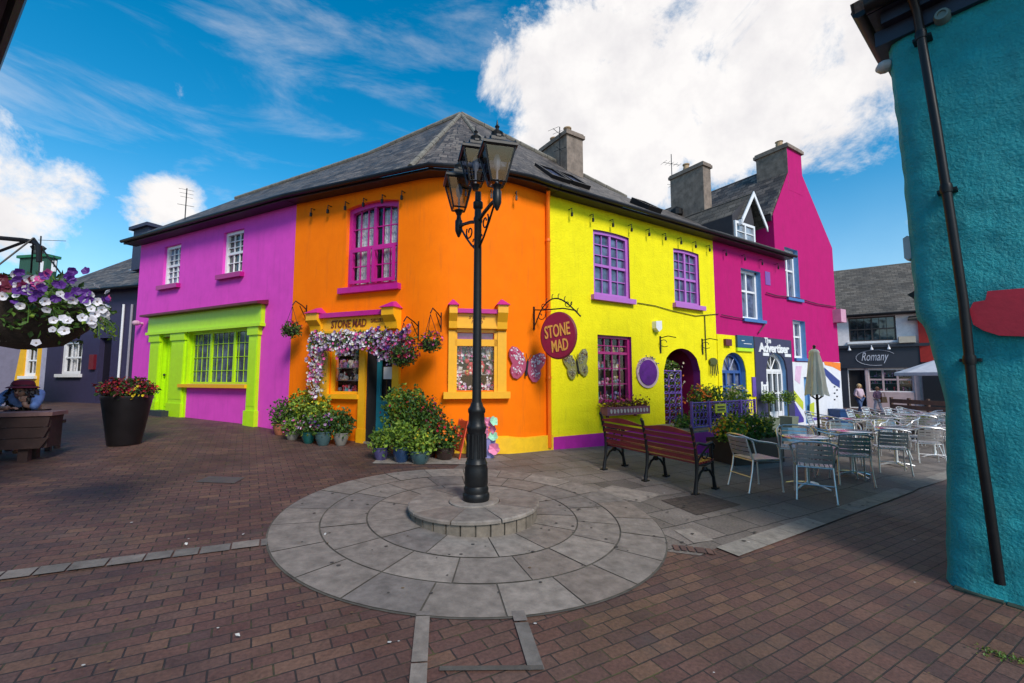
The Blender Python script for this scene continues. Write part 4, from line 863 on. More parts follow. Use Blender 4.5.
# ================================================================ MAGENTA HOUSE (low front + tall gable)
HM = thing('magenta_house', 'tall magenta gabled house with dormer, arched yellow and navy shopfronts below', 'house', FY.P(sD, 0, zb(FY, sD)), FY.a)
mm = wallm('magenta', .4, .15)
gz = lambda px, py, y=0: FY.pix(px, py, y)
wm1 = FY.rect(741.7, 268.5, 318.5, 761.5, 272, 320); wm2 = FY.rect(785.5, 247, 297.5, 799, 251, 299); wm3 = FY.rect(793.5, 320, 357.5, 806, 321.5, 359)
s_a, s_b = sD, FY.col(754.3); s_c = FY.col(791.5)
zt_y = gz(737, 336)[1]; zt_n = gz(772, 339)[1]
ay = (FY.col(721.5), FY.col(745.5), zb(FY, s_a) + .15, gz(733, 352.5)[1])
an = (FY.col(765), FY.col(786), zb(FY, s_c) + .08, gz(775, 353)[1])
bd = (FY.col(803), FY.col(808.5), zb(FY, s_c) + .05, gz(805, 377)[1])
zgl = gz(772, 213)[1]; zgr = gz(832, 248)[1]; scl, scr = gz(788, 172)[0], gz(802, 175)[0]; zcl = gz(788, 172)[1]; zcr = gz(802, 175)[1]
# upper and lower wall zones share one wall mesh
mb = MB()
out_ = [(sD, -.4), (sE, -.4), (sE, zgr), (scr, zcr), (scl, zcl), (sG, zgl), (sG, ZW), (sD, ZW)]
mb.wall(FY, out_, [rc(wm1), rc(wm2), rc(wm3), arch(*ay, .5, 12), arch(*an, .5, 12), rc(bd)], .26, 0, 1)
mb.box(FY, sG, sG + .22, 0.001, 6.5, 3.5, zgl - .02, 0); mb.box(FY, sE - .22, sE, 0.001, 6.5, -.4, zgr - .05, 0); mb.box(FY, sD, sG, 5.6, 5.8, -.4, ZW, 0)
mb.build('wall', [mm, paint('pale blue reveal', (.16, .34, .62), .5)], HM)
for r_ in (wm1, wm2, wm3): w = sash(HM, FY, r_, m_white, cols=2, rows=(1, 1), mull=True, y=.18, fw=.085, lace=False, sill=False, split=.58, glass=m_glassblue, bars=False); mb = MB(); mb.box(FY, r_[0] - .03, r_[1] + .1, -.07, .18, r_[2] - .09, r_[2] - .001); mb.build('sill', paint('blue sill', (.05, .16, .42), .5), w)
# painted zones proud of the wall: yellow bay, navy bay, mural
def zone(name, outline, holes, mat, label=None, th=.03, mr=None):
    mb = MB(); mb.wall(FY, outline, holes, th, 0, 0); mb.v = [v - FY.n * th for v in mb.v]
    n = len(outline); vs = [FY.P(a, -th, b) for a, b in outline] + [FY.P(a, 0, b) for a, b in outline]; mb.mesh(vs, [(i, (i + 1) % n, (i + 1) % n + n, i + n) for i in range(n)])
    o = mb.build(name, mat, HM); 
    if label: o['label'] = label
    return o
zone('painted_bay', [(s_a, -.4), (s_b, -.4), (s_b, zt_y), (s_a, zt_y)], [arch(*ay, .5, 12)], wallm('yellow', 1.0, .10, 26, .014), 'yellow bay around the blue arched door', .025)
nv = zone('painted_bay', [(s_b + .002, -.4), (s_c, -.4), (s_c, zt_n), (s_b + .002, zt_n + .02)], [arch(*an, .5, 12)], paint('navy shopfront', (.035, .032, .085), .5, dirt=.1), 'navy blue bay with white shop lettering', .05)
t = text_mb('Advertiser', FY, (s_b + s_c) / 2, gz(774, 348.5)[1], .27, -.055, .015, width=(s_c - s_b) * .82, bold=.035, space=.92); t.build('lettering', m_white, nv)
t = text_mb('The', FY, (s_b + s_c) / 2 - .35, gz(770, 341)[1], .16, -.055, .013, width=.35, bold=.03); t.build('lettering', m_white, nv)
mb = MB()
for a_, b_ in ((762, 768), (784, 790)): mb.box(FY, FY.col(a_), FY.col(b_), -.065, -.05, gz(775, 356.5)[1], gz(775, 353.5)[1])
mb.build('notice', m_white, nv)
mb = MB(); c_ = gz(763, 388)
for i in range(3): mb.box(FY, c_[0] - .2 + i * .14, c_[0] - .1 + i * .14, -.06, -.05, c_[1] - .18, c_[1] + .18 - .1 * (i % 2))
mb.box(FY, c_[0] - .2, c_[0] + .18, -.062, -.05, c_[1] + .05, c_[1] + .1); mb.build('notice', m_white, nv)
zm = gz(806, 362.5)[1]; zmr = gz(832, 362.0)[1]
mu = zone('mural', [(s_c + .002, -.4), (sE, -.4), (sE, zmr), (s_c + .002, zm)], [rc(bd)], paint('white mural ground', (.72, .72, .76), .7, var=.06, bump=.3, dirt=.15), None, .02)
def stripe(pts, c, n): mb = MB(); mb.prism(FY, [gz(*p) for p in pts], -.026, -.02); mb.build('painted_stripe', paint('mural ' + n, c, .7, bump=.2), mu)
stripe([(793, 390), (802.5, 402), (802.5, 410), (793, 399)], (.50, .55, .03), 'olive'); stripe([(823, 361.5), (839.6, 363), (839.6, 371), (832, 367), (824, 365)], (.85, .22, .02), 'orange')
stripe([(823.5, 367.5), (839, 381), (839, 388), (831, 383), (823, 373)], (.03, .05, .22), 'navy'); stripe([(809, 404), (813.5, 402), (813.5, 416.5), (809, 417.5)], (.55, .60, .04), 'olive')
stripe([(792.6, 400), (803, 418.5), (803, 422), (792.6, 423.6)], (.06, .04, .28), 'violet'); stripe([(808.8, 418), (832, 415.5), (832, 418), (808.8, 421)], (.12, .08, .38), 'lilac')
stripe([(795, 366), (801, 366), (799, 384), (794, 380)], (.68, .45, .62), 'pink wash')
for i in range(5): stripe([(833 + (i % 2) * 2.5, 386 + i * 3.2), (834.6 + (i % 2) * 2.5, 386 + i * 3.2), (834.6 + (i % 2) * 2.5, 387.5 + i * 3.2), (833 + (i % 2) * 2.5, 387.5 + i * 3.2)], (.05, .05, .07), 'black')
mb = MB(); mb.box(FY, bd[0], bd[1], .06, .10, bd[2], bd[3]); d_ = mb.build('door', paint('sky blue door', (.10, .26, .50), .5), HM); d_['label'] = 'pale blue flat door in mural'
mb = MB(); mb.ball(FY.P(bd[1] - .08, .04, bd[2] + .95), .03); mb.build('handle', m_black, d_)
# blue arched door
def archdoor(r_, mat, gm, rise, cols, zsplit, name='door', y=.10, leafz=None, lab=None):
    s0, s1_, z0, z1 = r_; o_ = arch(s0, s1_, z0, z1, rise, 12); i_ = arch(s0 + .09, s1_ - .09, z0 + .05, z1 - .09, rise, 12); n = len(o_); mb = MB()
    vs = [FY.P(a, y, b) for a, b in o_] + [FY.P(a, y, b) for a, b in i_] + [FY.P(a, y + .07, b) for a, b in i_]
    mb.mesh(vs, [(i, (i + 1) % n, (i + 1) % n + n, i + n) for i in range(n)] + [(i + n, (i + 1) % n + n, (i + 1) % n + 2 * n, i + 2 * n) for i in range(n)])
    mb.box(FY, s0 + .09, s1_ - .09, y - .01, y + .06, z1 - rise - .06, z1 - rise + .02)
    for c in range(1, cols): s = s0 + (s1_ - s0) * c / cols; mb.box(FY, s - .035, s + .035, y - .005, y + .055, z0, z1 - rise - .06)
    for z in zsplit: mb.box(FY, s0 + .09, s1_ - .09, y + .003, y + .05, z - .03, z + .03)
    if leafz: mb.box(FY, s0 + .09, s1_ - .09, y + .012, y + .048, z0, leafz)
    for a in ((-.5, 0, .5) if cols > 2 else (0,)):
        m_ = (s0 + s1_) / 2; mb.tube([FY.P(m_, y + .03, z1 - rise), FY.P(m_ + math.sin(a) * (s1_ - s0) * .5, y + .03, z1 - rise + math.cos(a) * (rise - .06))], .016, 5)
    d = mb.build(name, mat, HM)
    if lab: d['label'] = lab
    gb = MB(); gb.wall(FY, o_, (), 0); gb.v = [v + FY.n * (y + .055) for v in gb.v]; gb.build('pane', gm, d); mb = MB(); mb.ball(FY.P((s0 + s1_) / 2 + .08, y - .05, z0 + 1.0), .03); mb.build('handle', m_black, d); return d
archdoor(ay, paint('royal blue gloss', (.02, .08, .30), .35), m_glassblue, .5, 3, (ay[2] + 1.1,), leafz=ay[2] + .7, lab='royal blue arched double door')
archdoor(an, m_white, m_glass, .5, 4, (an[2] + .95, an[2] + 1.55), leafz=an[2] + .4, lab='white glazed arched door')
mb = MB(); mb.box(FY, FY.col(736), FY.col(752), -.09, -.03, gz(744, 348)[1], gz(744, 336)[1]); sg = mb.build('shop_sign', paint('deep teal sign', (.01, .07, .17), .4), HM)
mb = MB()
for i, (a_, b_) in enumerate(((739, 743), (741, 750))): mb.box(FY, FY.col(a_ + 1), FY.col(b_), -.096, -.091, gz(744, 341.5 + i * 2.8)[1], gz(744, 340.9 + i * 2.8)[1])
mb.build('lettering', m_white, sg)
mb = MB(); mb.box(FY, FY.col(736), FY.col(752), -.08, -.03, gz(744, 351.5)[1], gz(744, 348.3)[1]); mb.build('sign_strip', ml, HM)
mb = MB(); mb.box(FY, FY.col(750.4), FY.col(753.8), -.06, -.03, gz(752, 396.5)[1], gz(752, 377)[1]); mb.build('wall_sign', paint('violet sign', (.12, .06, .35), .4), HM)
mb = MB(); mb.box(FY, FY.col(724), FY.col(730), -.10, -.025, gz(727, 346)[1], gz(727, 339.5)[1]); mb.build('vent_box', paint('maroon box', (.12, .02, .03), .6), HM)
mb = MB(); mb.box(FY, FY.col(770), FY.col(775), -.012, -.002, gz(772, 286)[1], gz(772, 273)[1]); mb.build('painted_patch', paint('violet patch', (.18, .08, .35), .7), HM)
# roofs
mb = MB(); EGm = FY.P(sG + .55, -OV, ZE); RG = FY.P(sG, 3.0, RD.z)
sag(mb, [ED, FY.P(sG, -OV, ZE)], [RD, RG], .06, 8, 5, .04, 15); mb.slab([ED + Vector((0, 0, .0)), EGm, FY.P(sG + .55, -.012, ZE + .22), FY.P(sD, -.012, ZE + .22)], .08); rf = mb.build('roof', m_slate, HM)
mb = MB(); mb.box(FY, sD, sG + .5, -OV + .02, -OV + .06, ZE - .10, ZE - .05); mb.box(FY, sD, sG + .5, -OV + .06, 0, ZE - .095, ZE - .075); mb.build('fascia', m_fasc, HM)
gutter(HM, [ED + Vector((.02, -.04, -.035)), EGm + Vector((.02, -.04, -.035))]); hooks(HM, FY, sD, sG + .4, ZW - .28, 4)
sr = (scl + scr) / 2; zr = max(zcl, zcr) + .25
fl = lambda s, y, z: FY.P(s, y, z)
mb = MB(); mb.slab([fl(sG - .12, .02, zgl - .02), fl(scl, .02, zcl + .06), fl(scl + .25, .02, zcl + .55), fl(scl + .25, 6.5, zcl + .55), fl(sG - .12, 6.5, zgl - .02)][0:1] + [fl(scl + .35, .02, zgl + (zcl - zgl) / (scl - sG) * (scl + .35 - sG)), fl(scl + .35, 6.5, zgl + (zcl - zgl) / (scl - sG) * (scl + .35 - sG)), fl(sG - .12, 6.5, zgl - .1)], .10)
zpk = zgl + (zcl - zgl) / (scl - sG) * (scl + .35 - sG)
mb.slab([fl(scl + .352, .02, zpk), fl(sE + .05, .02, zgr + .0), fl(sE + .05, 6.5, zgr + .0), fl(scl + .352, 6.5, zpk)], .08); mb.build('roof', m_slate, HM)
mb = MB(); mb.wall(FY, [(sG + .05, zgl - .1), (sE - .05, zgr - .1), (scl + .35, zpk - .1)], (), 0); mb.v = [v + FY.n * 6.4 for v in mb.v]; mb.build('rear_gable', mm, HM)
mb = MB(); mb.box(FY, sG - .14, sG - .10, 0, 6.4, zgl - .25, zgl - .06); mb.build('fascia', m_fasc, HM)
zch = gz(795, 152)[1]
mb = MB(); mb.box(FY, scl, scr, -.004, 1.0, zcl - .6, zch); mb.box(FY, scl - .006, scl - .001, -.003, 1.0, zcl - .6, zch, 1); ch = mb.build('chimney', [mm, m_cement], HM); mb = MB(); mb.box(FY, scl - .06, scr + .06, -.07, 1.07, zch, zch + .1); mb.box(FY, scl - .03, scr + .03, -.03, 1.03, zch + .1, zch + .16); mb.build('capping', m_cement, ch)
mb = MB(); mb.lathe(fl((scl + scr) / 2 - .1, .4, zch + .16), [(.12, 0), (.12, .1), (.1, .3), (.13, .32)], 10); mb.build('chimney_pot', paint('buff clay', (.38, .26, .15), .9), ch)
# dormer
yd = .12; dd = lambda px, py: FY.pix(px, py, yd)
a_, zl_ = dd(739, 216); b_, zr_ = dd(760, 224); c_, zp_ = dd(748.5, 194); wl_, zw0 = dd(734.5, 249.5); wr_, _ = dd(754, 251); zw1 = dd(745, 224.5)[1]
a_ = c_ - (b_ - c_) * 1.0; ze_ = (zl_ + zr_) / 2
mb = MB(); mb.wall(FY, [(wl_ - .04, zw0 - .5), (wr_ + .06, zw0 - .5), (wr_ + .06, ze_), (c_, zp_ - .05), (wl_ - .04, ze_)], [(wl_, zw0), (wr_, zw0), (wr_, zw1), (wl_, zw1)][:0], 0); mb.v = [v + FY.n * yd for v in mb.v]
mb.box(FY, wl_ - .04, wl_ + .02, yd + .001, 3.2, zw0 - .6, ze_ - .02); mb.box(FY, wr_ + .0, wr_ + .06, yd + .001, 3.2, zw0 - .6, ze_ - .02)
do = mb.build('dormer', paint('slate hung cheek', (.035, .033, .04), .8, bump=.5), HM)
mb = MB(); mb.slab([fl(a_ - .1, yd - .15, ze_ - .12), fl(c_, yd - .15, zp_), fl(c_, 3.4, zp_), fl(a_ - .1, 3.4, ze_ - .12)], .06); mb.slab([fl(c_, yd - .15, zp_), fl(b_ + .1, yd - .15, ze_ - .12), fl(b_ + .1, 3.4, ze_ - .12), fl(c_, 3.4, zp_)], .06); mb.build('dormer_roof', m_slate2, do)
mb = MB()
for p_, q_ in (((a_ - .12, ze_ - .12), (c_, zp_ + .03)), ((c_, zp_ + .03), (b_ + .12, ze_ - .12))): A, B = fl(p_[0], yd - .17, p_[1]), fl(q_[0], yd - .17, q_[1]); zz = Vector((0, 0, .16)); mb.hexa([A - zz, B - zz, B - zz + FY.n * .03, A - zz + FY.n * .03, A, B, B + FY.n * .03, A + FY.n * .03])
mb.box(FY, a_ - .14, a_ - .08, yd - .15, 3.2, ze_ - .30, ze_ - .15); mb.build('bargeboard', m_white, do)
mb = MB(); fw = .07
for q in ((wl_, wl_ + fw, zw0, zw1), (wr_ - fw, wr_, zw0, zw1), (wl_ + fw, wr_ - fw, zw0, zw0 + fw), (wl_ + fw, wr_ - fw, zw1 - fw, zw1), ((wl_ + wr_) / 2 - .03, (wl_ + wr_) / 2 + .03, zw0 + fw, zw1 - fw)): mb.box(FY, q[0], q[1], yd - .06, yd - .005, q[2], q[3])
for i in (1, 2): z = zw0 + (zw1 - zw0) * i / 3; mb.box(FY, wl_ + fw, wr_ - fw, yd - .045, yd - .012, z - .012, z + .012)
mb.build('dormer_window', m_white, do); mb = MB(); mb.face([fl(wl_ + .02, yd - .02, zw0 + .02), fl(wr_ - .02, yd - .02, zw0 + .02), fl(wr_ - .02, yd - .02, zw1 - .02), fl(wl_ + .02, yd - .02, zw1 - .02)]); mb.build('pane', glassm('dormer glass', (.14, .15, .17), .15, .3), do)
# cables and drain
mb = MB()
def cab(px): return [FY.P(*[(lambda q: (q[0], -.05, q[1]))(gz(*p))][0]) for p in px]
mb.tube(cab([(720, 315), (735, 318), (752, 320), (762, 321)]), .014, 5); mb.tube(cab([(765, 293), (775, 296), (795, 298), (815, 304), (834, 307)]), .018, 5); mb.tube(cab([(757, 333), (760, 329), (765, 322)]), .02, 5); mb.build('cable', paint('dark plum cable', (.08, .01, .04), .6), HM)
mb = MB(); a0 = gz(834, 317); mb.box(FY, a0[0] - .1, a0[0] + .3, -.25, 0, a0[1] - .2, a0[1] + .25); mb.build('wall_box', paint('pale pink box', (.6, .3, .42), .6), HM)

# ================================================================ ROMANY SHOP (far right)
FR_ = Fr(at(838, 379, 22.5).x, 22.5, -36)
HR = thing('corner_shop_building', 'white upper storey building with dark navy shopfront and brown slate roof', 'building', FR_.P(0, 0, zb(FR_, 0)), FR_.a)
fz = lambda px, py: FR_.pix(px, py); gR = zb(FR_, 0); zER = fz(870, 314)[1]; S0, S1 = -.8, FR_.col(935)
wr = (FR_.col(852), FR_.col(900), fz(875, 341)[1], fz(875, 316.5)[1]); zs0, zs1 = fz(880, 368)[1], fz(880, 347.5)[1]
dr_ = (FR_.col(849), FR_.col(865), gR + .05, fz(857, 370)[1]); sw_ = (FR_.col(869), FR_.col(913), fz(890, 391)[1], fz(890, 370)[1])
mb = MB(); mb.wall(FR_, [(S0, gR - 1.2), (S1, gR - 1.2), (S1, zER), (S0, zER)], [rc(wr), rc(dr_), rc(sw_)], .2); mb.box(FR_, S0, S0 + .2, .001, 6, gR - 1, zER); mb.build('wall', paint('cream white render', (.78, .74, .74), .8, bump=.4, dirt=.25), HR)
mb = MB(); mb.slab([FR_.P(S0 - .1, -.3, zER - .05), FR_.P(S1 + 2, -.3, zER - .05), FR_.P(S1 + 2, 3.2, zER + 3.0), FR_.P(S0 - .1, 3.2, zER + 3.0)], .12); mb.slab([FR_.P(S0 - .1, 3.201, zER + 3.0), FR_.P(S1 + 2, 3.201, zER + 3.0), FR_.P(S1 + 2, 6.5, zER), FR_.P(S0 - .1, 6.5, zER)], .12); mb.build('roof', m_slate2, HR)
mb = MB(); mb.tube([FR_.P(S0, -.36, zER - .06), FR_.P(S1, -.36, zER - .06)], .06, 7); mb.build('gutter', m_gutter, HR)
w = sash(HR, FR_, wr, paint('dark brown frame', (.05, .035, .03), .5), cols=6, rows=(1, 1), mull=True, lace=False, y=.08, sillmat=m_white, split=.5)
mb = MB(); mb.box(FR_, S0, S1, -.15, 0, zs0, zs1); mb.box(FR_, S0, S1, -.28, 0, zs1, zs1 + .14); sgn = mb.build('shop_fascia', paint('charcoal fascia', (.018, .022, .035), .5), HR)
t = text_mb('Romany', FR_, (FR_.col(858) + FR_.col(895)) / 2, (zs0 + zs1) / 2, .55, -.16, .01, width=(FR_.col(892) - FR_.col(858)) * .8, shear=.35); t.build('lettering', paint('pale grey letter', (.5, .52, .6), .5), sgn)
mb = MB(); e0, e1_ = FR_.col(857), FR_.col(898); em, eh = (e0 + e1_) / 2, (e1_ - e0) / 2; mb.tube([FR_.P(em + eh * math.cos(a), -.165, (zs0 + zs1) / 2 + .38 * math.sin(a)) for a in [i * .3 + .5 for i in range(16)]], .012, 4); mb.build('flourish', paint('pale grey letter', (.5, .52, .6), .5), sgn)
for px_ in (851, 873, 890): mb = MB(); s = FR_.col(px_); mb.tube([FR_.P(s, -.2, zs1 + .1), FR_.P(s, -.5, zs1 + .08), FR_.P(s, -.5, zs1 - .02)], .02, 5); mb.lathe(FR_.P(s, -.5, zs1 - .12), [(.07, 0), (.03, .12)], 8); mb.build('sign_lamp', m_white, HR)
for s0, s1_ in ((S0, FR_.col(848)), (FR_.col(865.5), FR_.col(868.5)), (FR_.col(914), FR_.col(919))): mb = MB(); mb.box(FR_, s0, s1_, -.08, 0, gR - .3, zs0); mb.build('pilaster', paint('charcoal fascia', (.018, .022, .035), .5) if s0 == S0 else paint('pinkish frame', (.45, .33, .34), .6), HR)
mb = MB(); mb.box(FR_, FR_.col(868.5), FR_.col(914), -.05, 0, gR - .3, sw_[2] - .05); mb.build('stall_riser', paint('pinkish frame', (.45, .33, .34), .6), HR)
mb = MB(); mb.box(FR_, sw_[0], sw_[1], .05, .1, sw_[3] - .5, sw_[3] - .42)
for k in range(4): s = sw_[0] + (sw_[1] - sw_[0]) * k / 3; mb.box(FR_, s - .04, s + .04, .04, .1, sw_[2], sw_[3])
w = mb.build('shop_window', paint('pinkish frame', (.45, .33, .34), .6), HR); pane(FR_, sw_, .08, w); display(FR_, sw_, w, 33, 80, y0=.15, y1=.7, shelves=3)
mb = MB(); mb.box(FR_, dr_[0], dr_[1], .1, .14, dr_[2], dr_[3]); mb.box(FR_, dr_[0], dr_[0] + .12, .05, .1, dr_[2], dr_[3]); mb.box(FR_, dr_[1] - .12, dr_[1], .05, .1, dr_[2], dr_[3]); mb.build('door', [m_dark], HR)
mb = MB(); q = fz(905, 341); mb.box(FR_, q[0] - .25, q[0] + .35, -.35, -.05, q[1] - .1, q[1] + .2); mb.build('floodlight', paint('beige lamp', (.45, .4, .32), .6), HR)
# red building and dark frontage beyond
a0 = at(922, 379, 20.5); FRd = Fr(a0.x, 20.5, -50)
HRd = thing('red_building', 'red rendered building glimpsed between dark shopfront and teal wall', 'building', FRd.P(0, 0, zb(FRd, 0)), FRd.a)
mb = MB(); mb.box(FRd, 0, 5, 0, 4, FRd.pix(925, 362)[1], FRd.pix(925, 331)[1] + .6); mb.build('wall', paint('red render', (.50, .03, .02), .7, bump=.3), HRd)
mb = MB(); mb.box(FRd, 0.01, 5, -.02, 3.9, -1, FRd.pix(925, 362)[1] - .001); mb.build('shopfront', paint('black shopfront', (.012, .014, .018), .5), HRd)
mb = MB(); mb.slab([FRd.P(-.3, -.3, FRd.pix(925, 331)[1] + .6), FRd.P(5, -.3, FRd.pix(925, 331)[1] + .6), FRd.P(5, 4, FRd.pix(925, 331)[1] + 2.2), FRd.P(-.3, 4, FRd.pix(925, 331)[1] + 2.2)], .1); mb.build('roof', m_slate2, HRd)
# cafe parasol edge (grey white)
pc = at(922, 372, 17.0); o = thing('cafe_parasol', 'open grey white cafe parasol partly hidden by the teal wall', 'parasol', (pc.x + .9, 17, g(pc.x + .9, 17)))
mb = MB(); cx, cy = pc.x + .9, 17; zt_ = at(925, 364, 17).z; ze2 = at(905, 372.5, 17).z; mb.lathe((cx, cy, 0), [(1.5, ze2 - .12), (1.5, ze2), (.05, zt_ + .25)], 8); mb.build('canopy', paint('pale canvas', (.55, .55, .58), .9), o)
mb = MB(); mb.tube([(cx, cy, g(cx, cy)), (cx, cy, zt_ + .2)], .03, 8); mb.build('pole', m_iron, o)
# timber planter fence
a0, b0 = at(888, 379, 15.5), at(945, 379, 13.5); F_ = Fr(a0.x, a0.y, math.degrees(math.atan2(b0.y - a0.y, b0.x - a0.x)))
o = thing('timber_fence', 'low brown horizontal board fence closing the far end of the terrace', 'fence', F_.P(0, 0, zb(F_, 0)), F_.a)
LN = (b0 - a0).length
for i in range(4): mb = MB(); z = zb(F_, 0) + .1 + i * .19; mb.box(F_, 0, LN, 0, .03, z, z + .14); mb.build('board', paint('brown timber', (.09, .045, .03), .7, var=.4, scale=4, bump=.3), o)
for i in range(4): mb = MB(); s = LN * i / 3.0; mb.box(F_, s - .04, s + .04, .031, .10, zb(F_, s) - .05, zb(F_, 0) + .86); mb.build('post', paint('brown timber', (.09, .045, .03), .7), o)
# blue bin
p = at(838.5, 410, 14.6); z = g(p.x, p.y); o = thing('recycling_bin', 'square dark blue bin against the foot of the mural wall', 'bin', (p.x, p.y, z), R(20)); F_ = Fr(p.x, p.y, 20)
mb = MB(); mb.hexa([F_.P(a, b, z + c) for c, k in ((0, .9), (.42, 1)) for a, b in ((-.2 * k, -.18 * k), (.2 * k, -.18 * k), (.2 * k, .18 * k), (-.2 * k, .18 * k))]); mb.build('body', paint('bin blue', (.01, .05, .16), .45), o); mb = MB(); mb.box(F_, -.22, .22, -.2, .2, z + .42, z + .47); mb.build('lid', paint('bin blue', (.01, .05, .16), .45), o)

# ================================================================ LEFT STREET
FN = Fr(at(139, 379, 14.3).x, 14.3, -17)
HN = thing('navy_house', 'low dark navy house with white sash window and slate roof with rooflights', 'house', FN.P(0, 0, zb(FN, 0)), FN.a)
fn = lambda px, py: FN.pix(px, py); sN0 = FN.col(44.5); gN = zb(FN, sN0 / 2); zEN = fn(105, 290)[1]
wn = (FN.col(59), FN.col(80), fn(70, 374)[1], fn(70, 341)[1]); dn = (FN.col(97), FN.col(109), fn(103, 402)[1], fn(103, 338)[1])
mb = MB(); mb.wall(FN, [(sN0, gN - .5), (0, gN - .5), (0, zEN), (sN0, zEN)], [rc(wn), rc(dn)], .2); mb.box(FN, sN0, sN0 + .2, .001, 5.5, gN - .5, zEN); mb.build('wall', paint('navy render', (.030, .024, .07), .7, bump=.5, bscale=30, dirt=.2), HN)
sash(HN, FN, wn, m_white, cols=3, rows=(1, 1), mull=False, sillmat=m_white, fw=.1)
mb = MB(); mb.box(FN, dn[0], dn[1], .15, .2, dn[2], dn[3]); mb.box(FN, dn[0] + .1, dn[1] - .1, .14, .15, dn[2] + .2, dn[2] + .9); d_ = mb.build('door', paint('near black door', (.01, .008, .015), .4), HN); mb = MB(); mb.ball(FN.P(dn[1] - .1, .1, dn[2] + 1), .03); mb.build('handle', paint('brass', (.6, .4, .12), .3, 1), d_)
for px_ in (109.5, 113.0): pass
mb = MB(); q = fn(94, 362); mb.box(FN, q[0] - .12, q[0] + .12, -.08, 0, q[1] - .25, q[1] + .25); mb.build('letter_box', paint('dark red box', (.15, .01, .02), .4), HN)
for px_, m_ in ((128.5, paint('pale pipe', (.30, .28, .33), .5)), (120, m_white)):
    mb = MB(); s = FN.col(px_); mb.tube([FN.P(s, -.05, gN - .1), FN.P(s, -.05, fn(px_, 305)[1])], .035, 7); mb.build('downpipe', m_, HN)
zRN = FN.pix(100, 261, 2.8)[1]
mb = MB(); sag(mb, [FN.P(sN0 - .4, -.3, zEN), FN.P(1.5, -.3, zEN)], [FN.P(sN0 - .4, 2.8, zRN), FN.P(1.5, 2.8, zRN)], .1, 12, 5, .08, 22); backslab(mb, FN.P(sN0 - .4, 2.8, zRN), FN.P(1.5, 2.8, zRN), FN, 3, 2.0); mb.build('roof', m_slate, HN)
gutter(HN, [FN.P(sN0 - .4, -.35, zEN - .05), FN.P(1.5, -.35, zEN - .05)]); ridge_line(HN, FN.P(sN0 - .4, 2.8, zRN), FN.P(1.5, 2.8, zRN))
def fslope(s, t): return FN.P(s, -.3, zEN).lerp(FN.P(s, 2.8, zRN), t) + Vector((0, -.03, .07))
for k, s in enumerate((-1.6, -2.4)):
    mb = MB(); t0 = .45 - .05 * k; A, B, C_, D = fslope(s, t0), fslope(s + .6, t0), fslope(s + .6, t0 + .25), fslope(s, t0 + .25); mb.slab([A, B, C_, D], .08); mb.build('rooflight', paint('pale rooflight', (.35, .37, .42), .25), HN)
# mustard cottage at the far left
a0 = at(46, 379, 17.2); FM = Fr(a0.x, a0.y, -12); fm = lambda px, py: FM.pix(px, py)
HC = thing('mustard_cottage', 'mustard yellow cottage with white windows beyond the hanging basket', 'house', FM.P(-3, 0, zb(FM, -3)), FM.a); gC = zb(FM, -1)
S0 = FM.col(-30); zC = fm(20, 330)[1]
wc1 = (FM.col(19), FM.col(28), fm(25, 376)[1], fm(25, 344)[1]); wc2 = (FM.col(-3), FM.col(8), fm(5, 376)[1], fm(5, 344)[1])
wc1 = (FM.col(22), FM.col(35), fm(25, 376)[1], fm(25, 345)[1])
mb = MB(); mb.wall(FM, [(S0, gC - .5), (0, gC - .5), (0, zC + .5), (S0, zC + .5)], [rc(wc1), rc(wc2)], .15); mb.box(FM, -.2, 0, .001, 5, gC - .5, zC + .4); mb.box(FM, S0, S0 + .2, .001, 5, gC - .5, zC + .4); mb.build('wall', paint('mustard render', (.80, .42, .01), .7, bump=.4, dirt=.1), HC)
for r_ in (wc1, wc2): sash(HC, FM, r_, m_white, cols=2, rows=(1, 1), mull=False, sillmat=m_white, fw=.12)
mb = MB(); zk = zC + .5; mb.slab([FM.P(S0 - .3, -.3, zk), FM.P(.2, -.3, zk), FM.P(.2, 2.6, zk + 1.6), FM.P(S0 - .3, 2.6, zk + 1.6)], .1); backslab(mb, FM.P(S0 - .3, 2.601, zk + 1.6), FM.P(.2, 2.601, zk + 1.6), FM); mb.build('roof', m_slate, HC)
mb = MB(); mb.box(FM, -.25, .02, -.05, 0, gC - .3, zk - .1); mb.build('quoin_strip', paint('grey lilac quoin', (.35, .33, .42), .7), HC)
# dark green rendered tower/chimney house behind
p = at(33, 262, 24); FT = Fr(p.x, 24, -10); zt_ = FT.pix(33, 255)[1]
HT = thing('green_chimney_house', 'house with huge dark green rendered chimney and pale pots beyond the rooftops', 'house', FT.P(0, 0, g(p.x, 24)), FT.a)
mb = MB(); mb.box(FT, -3.5, 3.5, .5, 5, -.3, zt_ - 2.2); mb.build('wall', paint('grey render', (.3, .3, .3), .8), HT)
mb = MB(); mb.slab([FT.P(-3.8, .2, zt_ - 2.3), FT.P(3.8, .2, zt_ - 2.3), FT.P(3.8, 2.8, zt_ - .6), FT.P(-3.8, 2.8, zt_ - .6)], .1); backslab(mb, FT.P(-3.8, 2.801, zt_ - .6), FT.P(3.8, 2.801, zt_ - .6), FT, 3, 2); mb.build('roof', m_slate2, HT)
w_ = (FT.col(48) - FT.col(17)) / 2; mb = MB(); mb.box(FT, -w_ + .1, w_ - .1, 0, .5, zt_ - 2.8, zt_ - .15, 0); mb.box(FT, -w_, w_, -.1, .6, zt_ - .15, zt_, 1); ch = mb.build('chimney', [paint('dark green render', (.02, .08, .055), .8, bump=.4), paint('green capping', (.015, .14, .07), .7)], HT)
